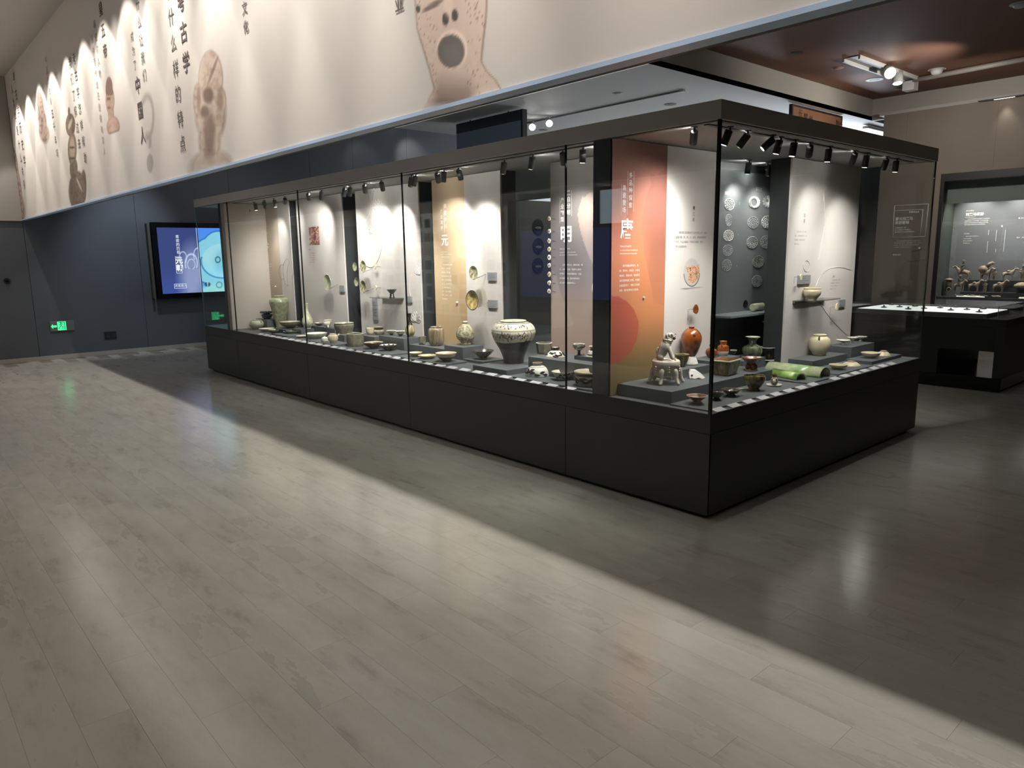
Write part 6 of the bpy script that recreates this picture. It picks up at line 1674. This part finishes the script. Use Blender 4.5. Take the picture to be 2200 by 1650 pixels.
for i, (x, l) in enumerate(((2065, 'first'), (2091, 'second'), (2117, 'third'), (2144, 'fourth'))):
    P = at(x, 627, 0, WX+.31); 
    t = thing('clay_fragment', '%s small clay animal lying at the front of the wall showcase, from the left' % l, 'figurine', (P.x, P.y, .6005), FIG)
    skin('animal_body', [(0, -.06, .02), (0, 0, .028), (0, .05, .024), (0, .085, .03)], [(0, 1), (1, 2), (2, 3)], [.018, .024, .018, .012], G_clay if i % 2 else G_claydk, t, 1)
    MB().ball((0, .09, .034), .013).build('head', G_clay, t)
pl = thing('clay_plate', 'white oval hat-shaped clay piece at the left of the upper step', 'figurine', tuple(at(2039, 600, 0, XU-.1)), FIG); pl.location.z = .7005
MB().lathe([(.05, 0), (.05, .20), (.02, .21)], 16).build('stand', G_claydk, pl)
MB().lathe([(.07, .21), (.085, .225), (.06, .235), (.03, .25), (.0001, .255)], 20).build('hat_form', G_clay, pl)

# text printed on the taupe wall
ip = thing('wall_text_panel', 'white outlined wall text with map lines on taupe wall, left of the wall showcase', 'sign')
VX = WX-.004
def line_box(pts, t_=.006):
    m_ = MB()
    Q = [at(x, y, 0, VX) for x, y in pts]
    for p, q in zip(Q[:-1], Q[1:]): m_.tube([p, q], t_*.5, 4)
    return m_
line_box([(1922, 442), (1995, 438), (1988, 508), (1918, 511), (1922, 442)], .014).build('outer_frame', M_whiteink, ip)
line_box([(1923, 453), (1983, 450), (1977, 508)], .014).build('inner_frame', M_whiteink, ip)
tx(ip, '蒙元刘黑马\n家族墓地', 1924, 467.5, 7.2, VX, bold=.03, gapline=1.12)
tx(ip, 'CEMETERY OF\nLIU HEIMA\'S FAMILY,\nMONGOL-YUAN PERIOD', 1923, 488, 3.6, VX, bold=.02, gapline=1.25)
for i in range(5):
    p = at(1955+4.4*i, 455.5, 0, VX); MB().ball(tuple(p), .006, .016, .016, 10).build('title_dot', M_whiteink, ip)
tx(ip, '　　刘黑马家族墓地位于西安市长安区夏殿村西，\n为蒙元时期家族墓地，共发掘墓葬十二座，出土文\n物丰富，为研究蒙元时期关中地区丧葬制度和社\n会生活提供了重要的实物资料。', 1921, 517, 2.5, VX, gapline=1.75)
tx(ip, '墓地分布图', 1918, 546, 3.4, VX, bold=.03)
tx(ip, '刘黑马墓\n刘元振夫妇墓\n刘天杰墓', 1915, 552, 2.2, VX, m=M_inkgrey, gapline=1.6)
line_box([(1941, 548), (1958, 541), (1975, 536), (1990, 534)], .006).build('map_line', M_inkgrey, ip)
line_box([(1938, 570), (1950, 561), (1972, 560), (1990, 556)], .006).build('map_line', M_inkgrey, ip)
line_box([(1974, 536), (1975, 556), (1970, 574)], .006).build('map_line', M_inkgrey, ip)
p = at(1975, 533, 0, VX); MB().ball(tuple(p), .006, .02, .02, 12).build('map_marker', M_whiteink, ip)
reroot(ip, tuple(at(1955, 510, 0, WX)))

# ================================================================== TABLE CASE
tc = thing('table_case', 'low black open-sided table case with clear cover near the right edge', 'table')
T0x, T0y, T1x, T1y, TH = 5.50, .0, 6.95, 1.75, .79
box('base_slab', M_blackgloss, T0x, T0y, .03, T1x, T1y, .155, tc, .004)
box('toe_kick', M_black, T0x+.04, T0y+.04, 0, T1x-.04, T1y-.04, .03, tc)
box('side_panel', mat('table_olive_black', (40, 40, 36), .45), T0x, T0y, .155, T1x, T0y+.09, .70, tc)
box('side_block', M_black, T0x, .64, .155, T1x, T1y, .70, tc)
box('front_apron', M_black, T0x, T0y+.09, .44, T0x+.03, .64, .70, tc)
box('back_apron', M_black, T1x-.03, T0y+.09, .44, T1x, .64, .70, tc)
box('table_top', M_black, T0x, T0y, .70, T1x, T1y, TH, tc, .003)
reroot(tc, (T0x, T0y, 0))
lt = thing('lit_tray', 'bright white glowing tray under the clear cover of the low black table', 'tray', (5.60, .22, TH+.0005))
box('tray_frame', M_steel, 0, 0, 0, .80, 1.40, .045, lt)
box('lit_top', emit('tray_glow', (255, 252, 244), 1.4), .015, .015, .045, .785, 1.385, .05, lt)
cv = thing('clear_cover', 'clear acrylic cover over the white tray on the low black table', 'cover', (5.54, .10, TH+.0005))
ga = glass_mat('acrylic_cover', (.96, .97, .98), .06)
MB().box(0, 0, 0, .008, 1.6, .13).build('cover_side', ga, cv); MB().box(.008, 0, 0, .95, .008, .13).build('cover_side', ga, cv)
MB().box(.942, .008, 0, .95, 1.6, .13).build('cover_side', ga, cv); MB().box(.008, 1.592, 0, .942, 1.6, .13).build('cover_side', ga, cv); MB().box(0, 0, .13, .95, 1.6, .136).build('cover_top', ga, cv)
MB().box(-.001, -.001, 0, .004, .004, .136).box(.946, -.001, 0, .951, .004, .136).build('cover_edge', mat('acrylic_edge', (190, 196, 205), .2), cv)
q = random.Random(4)
M_bead = mat('bead_glass', (196, 198, 200), .1, .3)
for i in range(12):
    y = .32+.105*i; x = 5.68+.10*((i*5) % 7)
    t = thing('small_ornament', '%s small dark ornament on the glowing tray, counted from the near end' % ORD[i], 'ornament', (x, y, TH+.051), 'small ornaments on the glowing tray')
    MB().lathe([(.012, 0), (.034, .004), (.036, .012), (.02, .018), (0, .02)], 16).build('ornament_base', M_steel, t)
    MB().ball((0, 0, .027), .011).build('bead', M_bead, t)

# ================================================================== CEILING FITTINGS AND THE FAR SPACE
sg = thing('hanging_sign', 'brown panel with faded dark characters hung above the showcase under the white beam', 'sign')
a, b_ = at(1707, 219, 1, 4.66), at(1815, 247, 1, 4.66)
box('sign_frame', mat('sign_dark_frame', (40, 26, 20), .6), a.x, 4.70, 2.9, b_.x, 4.76, 4.17, sg)
def signcol(px, py, U, V):
    n = fbm(U*9, V*9); C = np.ones(px.shape+(3,))*np.array((146, 104, 78), float)
    return over(C, np.clip((n-.45)*2, 0, 1)*.5, (166, 122, 92))
sheet('sign_face', (a.x+.04, 4.698, 2.95), (b_.x-a.x-.08, 0, 0), (0, 0, 1.18), 60, 40, signcol, painted('sign_print', .6), sg)
for x, y, s in ((1716, 234, '长安'), (1727, 243, '耀'), (1738, 248, '州'), (1796, 258, '陶瓷'), (1804, 252, '之光')):
    text(V_(s), tuple(at(x, y, 1, 4.694)), .16, '-Y', mat('sign_ink', (70, 44, 32), .7), sg, line=1.1)
reroot(sg, ((a.x+b_.x)/2, 4.73, 2.9))
spot('sign_lamp', (10.6, 4.2, 2.7), (10.6, 4.72, 3.75), 26, 90, (1, .86, .66), .8, .05)
hp = thing('hanging_partition', 'dark-topped pale blue-grey hanging panel behind the printed wall end', 'panel')
HX = 5.9
a, b_, c_ = at(980, 267, 0, HX), at(1119, 234, 0, HX), at(980, 288, 0, HX)
box('top_band', mat('partition_dark', (40, 44, 56), .5), HX, b_.y, c_.z, HX+.10, a.y, a.z, hp)
box('panel_face', mat('partition_bluegrey', (118, 128, 146), .5), HX, b_.y, 2.9, HX+.10, a.y, c_.z, hp)
box('end_trim', M_black, HX-.006, b_.y-.05, 2.9, HX+.106, b_.y, a.z, hp)
for y in (b_.y+.4, a.y-.4): MB().tube([(HX+.05, y, a.z), (HX+.05, y, ZL)], .012, 8).build('hanger', M_black, hp)
reroot(hp, (HX, (a.y+b_.y)/2, 2.9))
M_ltrack = mat('track_pale_grey', (190, 190, 188), .5)
tk = thing('lighting_track', 'thin grey lighting track on the lower ceiling above the showcase', 'track')
a, b_ = at(1122, 267, 2, 4.17), at(1469, 196, 2, 4.17)
X_ = (a.x+b_.x)/2
box('track_rail', mat('track_mid_grey', (120, 120, 120), .5), X_-.018, b_.y, 4.165, X_+.018, a.y+1.5, 4.189, tk)
MB().box(X_-.03, b_.y-.03, 4.155, X_+.03, b_.y+.05, 4.189).build('end_feed', M_ltrack, tk)
reroot(tk, (X_, b_.y, 4.165))
def ceiling_head(label, x, y, z, target, m, watts, group, col=WARM, r=.05, L_=.17, name='track_spotlight'):
    P = Vector((x, y, z)); d = (Vector(target)-P).normalized()
    t = thing(name, label, 'spotlight', (x, y, z), group)
    MB().lathe([(.03, -.012), (.03, 0)], 12).lathe([(.012, -.09), (.012, -.012)], 10).build('stem', m, t)
    p = Vector((0, 0, -.10))
    MB().tube([p-d*L_*.4, p-d*L_*.38, p+d*L_*.58, p+d*L_*.6], [r*.8, r, r, r*.94], 20).build('lamp_head', m, t)
    MB().tube([p+d*(L_*.6+.001), p+d*(L_*.6+.003)], r*.82, 20).build('lens', emit('hot_lens', (255, 250, 240), 22), t)
    if watts: spot('track_lamp', P+p+d*(L_*.6+.02), target, watts, 60, col, .7, .05)
G2 = 'track spotlights on the gallery ceiling'
p1, p2 = at(1144, 277, 2, 4.02), at(1179, 269, 2, 4.02)
ceiling_head('left of two glaring spotlights right of the hanging panel', p1.x, p1.y, 4.165, (CAM[0], CAM[1]+1, 0), M_ltrack, 30, G2, r=.075)
ceiling_head('right of two glaring spotlights right of the hanging panel', p2.x, p2.y, 4.165, (CAM[0]+2, CAM[1], 0), M_ltrack, 30, G2, r=.075)
def ceil_disc(name, label, x, y, z, r, m, cat, dark=False, drop=.02):
    P = at(x, y, 2, z)
    t = thing(name, label, cat, (P.x, P.y, z), 'small fittings on the ceilings')
    MB().lathe([(r, -.006), (r, 0)], 24).build('flange', m, t)
    if dark: MB().lathe([(r*.62, -.008), (r*.62, -.006)], 20).build('dark_opening', M_black, t)
    else: MB().lathe([(r*.3, -drop), (r*.55, -drop*.8), (r*.8, -.006)], 20).build('dome', m, t)
ceil_disc('ceiling_fitting', 'dark slit fitting on the grey ceiling near the canopy corner', 1440, 224, ZL, .11, M_black, 'fitting', True)
ceil_disc('ceiling_fitting', 'pale disc on the grey ceiling above the thin track', 1327, 200, ZL, .09, M_ceil, 'fitting')
ceil_disc('ceiling_fitting', 'dark disc beside the two glaring spotlights', 1167, 279, ZL, .10, M_black, 'fitting', True)
M_brownfit = mat('brown_fitting', (150, 120, 104), .6)
ceil_disc('ceiling_fitting', 'dark round fitting on the brown ceiling, leftmost', 1711, 114, 4.61, .10, M_black, 'fitting', True)
ceil_disc('ceiling_fitting', 'pale flat disc on the brown ceiling left of the white track', 1800, 146, 4.61, .10, M_brownfit, 'fitting')
ceil_disc('ceiling_fitting', 'recessed downlight ring on the brown ceiling near its corner', 1879, 171, 4.61, .15, M_ltrack, 'fitting', True)
ceil_disc('ceiling_fitting', 'small pale disc on the brown ceiling nearest its corner', 1936, 190, 4.61, .12, M_brownfit, 'fitting')
ceil_disc('ceiling_fitting', 'smoke detector beside the long grey pipe on the brown ceiling', 2013, 149, 4.61, .14, M_ltrack, 'detector', False, .09)
ceil_disc('ceiling_fitting', 'pale disc on the brown ceiling at the upper right picture edge', 2192, 8, 4.61, .12, M_ltrack, 'fitting', False, .05)
wt = thing('ceiling_track', 'white framed lighting trough on the brown ceiling', 'track')
a, b_ = at(1829, 123, 2, 4.60), at(1963, 171, 2, 4.60)
d = Vector((b_.x-a.x, b_.y-a.y, 0)); L_ = d.length; d.normalize()
n = Vector((d.y, -d.x, 0))*.16
M_trk = mat('white_trough', (206, 206, 204), .5)
def strip(o0, o1, z0, z1, nm, m):
    pts = [Vector((a.x, a.y, z0))+n*o0, Vector((a.x, a.y, z0))+n*o1, Vector((a.x, a.y, z0))+n*o1+d*L_, Vector((a.x, a.y, z0))+n*o0+d*L_]
    return MB().poly(pts, (0, 0, z1-z0)).build(nm, m, wt)
strip(-.9, -.7, 4.55, 4.609, 'side_rail', M_trk); strip(.7, .9, 4.55, 4.609, 'side_rail', M_trk); strip(-.7, .7, 4.598, 4.609, 'trough', mat('trough_grey', (150, 150, 150), .5))
reroot(wt, (a.x, a.y, 4.55))
pp = thing('ceiling_pipe', 'long grey pipe with a small junction box on the brown ceiling', 'pipe')
p0, p3 = at(1963, 172, 2, 4.56), at(2300, 108, 2, 4.56)
MB().tube([(p0.x, p0.y, 4.56), (p3.x, p3.y, 4.56)], .045, 10).build('pipe_run', mat('pipe_grey', (146, 140, 134), .5), pp)
box('junction_box', M_ltrack, p0.x-.02, p0.y-.02, 4.40, p0.x+.18, p0.y+.18, 4.56, pp)
reroot(pp, (p0.x, p0.y, 4.56))
e1, e2 = at(1907, 156, 2, 4.48), at(1928, 171, 2, 4.45)
ceiling_head('large glowing spotlight on the white trough of the brown ceiling', e1.x, e1.y, 4.60, (CAM[0]+6, CAM[1]-1, 0), M_ltrack, 5, G2, r=.10, L_=.22)
ceiling_head('second spotlight on the white trough of the brown ceiling, turned down', e2.x, e2.y, 4.60, (e2.x-.8, e2.y-.6, 0), M_ltrack, 20, G2, r=.085, L_=.2)
ws = thing('wall_slot_light', 'short dark slot glowing at the top of the taupe wall', 'light', (WX-.12, 2.15, ZL-.02))
box('slot_housing', M_black, -.03, -.35, .0, .03, .35, .018, ws)
box('slot_lens', emit('slot_warm', (255, 240, 206), 5), -.012, -.22, -.003, .012, .10, .0, ws)
spot('slot_lamp', (WX-.12, 2.08, ZL-.05), (WX+.1, 2.0, 2.8), 7, 70, (1, .95, .82), .9, .04)
# far bright corner seen between beam and taupe wall
dc = thing('dome_camera', 'small dark dome camera hanging in the bright gap left of the taupe wall', 'camera')
P = at(1843, 262, 1, 5.0)
MB().lathe([(.11, .05), (.13, .09), (.12, .16), (.05, .18), (.03, .25)], 24, c=tuple(P)).build('camera_shell', M_ltrack, dc)
MB().ball(tuple(P+Vector((0, 0, .05))), .095).build('dark_dome', M_blackgloss, dc)
MB().tube([P+Vector((0, 0, .25)), (P.x, P.y, ZL)], .02, 8).build('drop_rod', M_ltrack, dc)
reroot(dc, tuple(P))
fl = thing('far_light', 'white tube light glowing in the far bright gap', 'light', tuple(at(1884, 287, 1, 4.9)))
MB().tube([(-.6, 0, 0), (.6, 0, .02)], .05, 12).build('tube', emit('tube_glow', (255, 255, 250), 3), fl)
box('tube_housing', M_ltrack, -.6, -.06, .05, .6, .06, .10, fl)
# gallery pieces behind the showcase, seen through the gaps
gp = thing('exhibition_panel', 'grey exhibition panel with three dark round pictures seen through the wide gap', 'panel')
a, b_ = at(1114, 420, 1, 6.0), at(1215, 660, 1, 6.0)
box('panel_board', mat('exhibit_panel_grey', (126, 126, 126), .7), a.x, 6.0, 0, b_.x+.9, 6.08, 2.35, gp)
for cx, cy in ((1156, 487), (1157, 528), (1156, 570)):
    P = at(cx, cy, 1, 5.99); r = 16*depth(P)/F
    MB().tube([(P.x, 6.0, P.z), (P.x, 5.99, P.z)], r, 28).build('round_picture', mat('round_print_dark', (58, 60, 62), .6, var=.5, scale=9), gp)
    MB().ball((P.x, 5.988, P.z-.02), r*.6, .003, r*.18).build('picture_detail', mat('round_print_pale', (150, 150, 148), .6), gp)
text('釉下彩', tuple(at(1170, 409, 1, 5.995)), .09, '-Y', M_whiteink, gp)
reroot(gp, (a.x, 6.0, 0))
spot('gallery_and_fill_lamp', (a.x+.8, 4.9, 4.1), (a.x+.9, 6.0, 1.2), 22, 50, WARM, .8, .05)
fc = thing('far_case', 'narrow lit display case with white jars seen through the gap left of the grey panel', 'showcase')
a, b_ = at(1093, 385, 1, 8.2), at(1121, 700, 1, 8.2)
box('case_back', mat('far_case_back', (150, 152, 156), .6), a.x-.2, 8.6, 0, b_.x+.5, 8.65, 2.6, fc)
zs = at(1105, 624, 1, 8.0).z
box('case_deck', M_slate, a.x-.2, 8.0, 0, b_.x+.5, 8.6, zs, fc)
box('case_top', M_black, a.x-.2, 8.0, 2.6, b_.x+.5, 8.65, 2.75, fc)
reroot(fc, ((a.x+b_.x)/2, 8.3, 0))
spot('far_case_lamp', ((a.x+b_.x)/2, 8.1, 2.55), ((a.x+b_.x)/2, 8.45, zs), 20, 80, (1, 1, 1), .8, .03)
for i, (cx, w, h) in enumerate(((1099, 12, 28), (1112, 12, 22), (1105, 16, 14))):
    pot('white_jar', ('tall white jar in the narrow lit case behind the gap, left', 'white jar in the narrow lit case behind the gap, right', 'low white pot at the front of the narrow lit case behind the gap')[i], 'jar', cx, 617+(3 if i == 2 else 0), 614-h, w, zs, CYL if i < 2 else GLOB, G_white, 'jars in the far case')
rb_ = thing('rear_bowls_block', 'block with stacked pale and black pots in the narrow gap behind the big basin', 'riser', (0, 0, 0), 'grey display blocks inside the showcase')
P = at(771, 703, 0, .90)
box('riser_block', M_deck, P.x-.06, P.y-.10, ZP-.001, P.x+.16, P.y+.12, P.z, rb_); reroot(rb_, (P.x, P.y, ZP-.001))
pot('rear_jar', 'pale squat pot in the narrow gap behind the big basin', 'jar', 771, 701, 688.5, 19, P.z, GLOB, G_celpale, LONG)
P2 = P.z
pot('rear_cup', 'small black cup with bright rim standing left behind the squat pot in the narrow gap', 'cup', 764.5, 697, 676, 9, P2, CYL, G_black, LONG, extra=lambda t, R, H: rim_ring(t, R, H, G_white))
pot('rear_cup', 'small black cup with bright rim standing right behind the squat pot in the narrow gap', 'cup', 775.5, 697, 679, 9, P2, CYL, G_black, LONG, extra=lambda t, R, H: rim_ring(t, R, H, G_white))

finish_texts()
# every label belongs to one thing
_seen = {}
for o in SC.objects:
    l = o.get('label')
    if l and o.parent is None:
        if l in _seen: print('DUPLICATE LABEL', l, o.name, _seen[l])
        _seen[l] = o.name
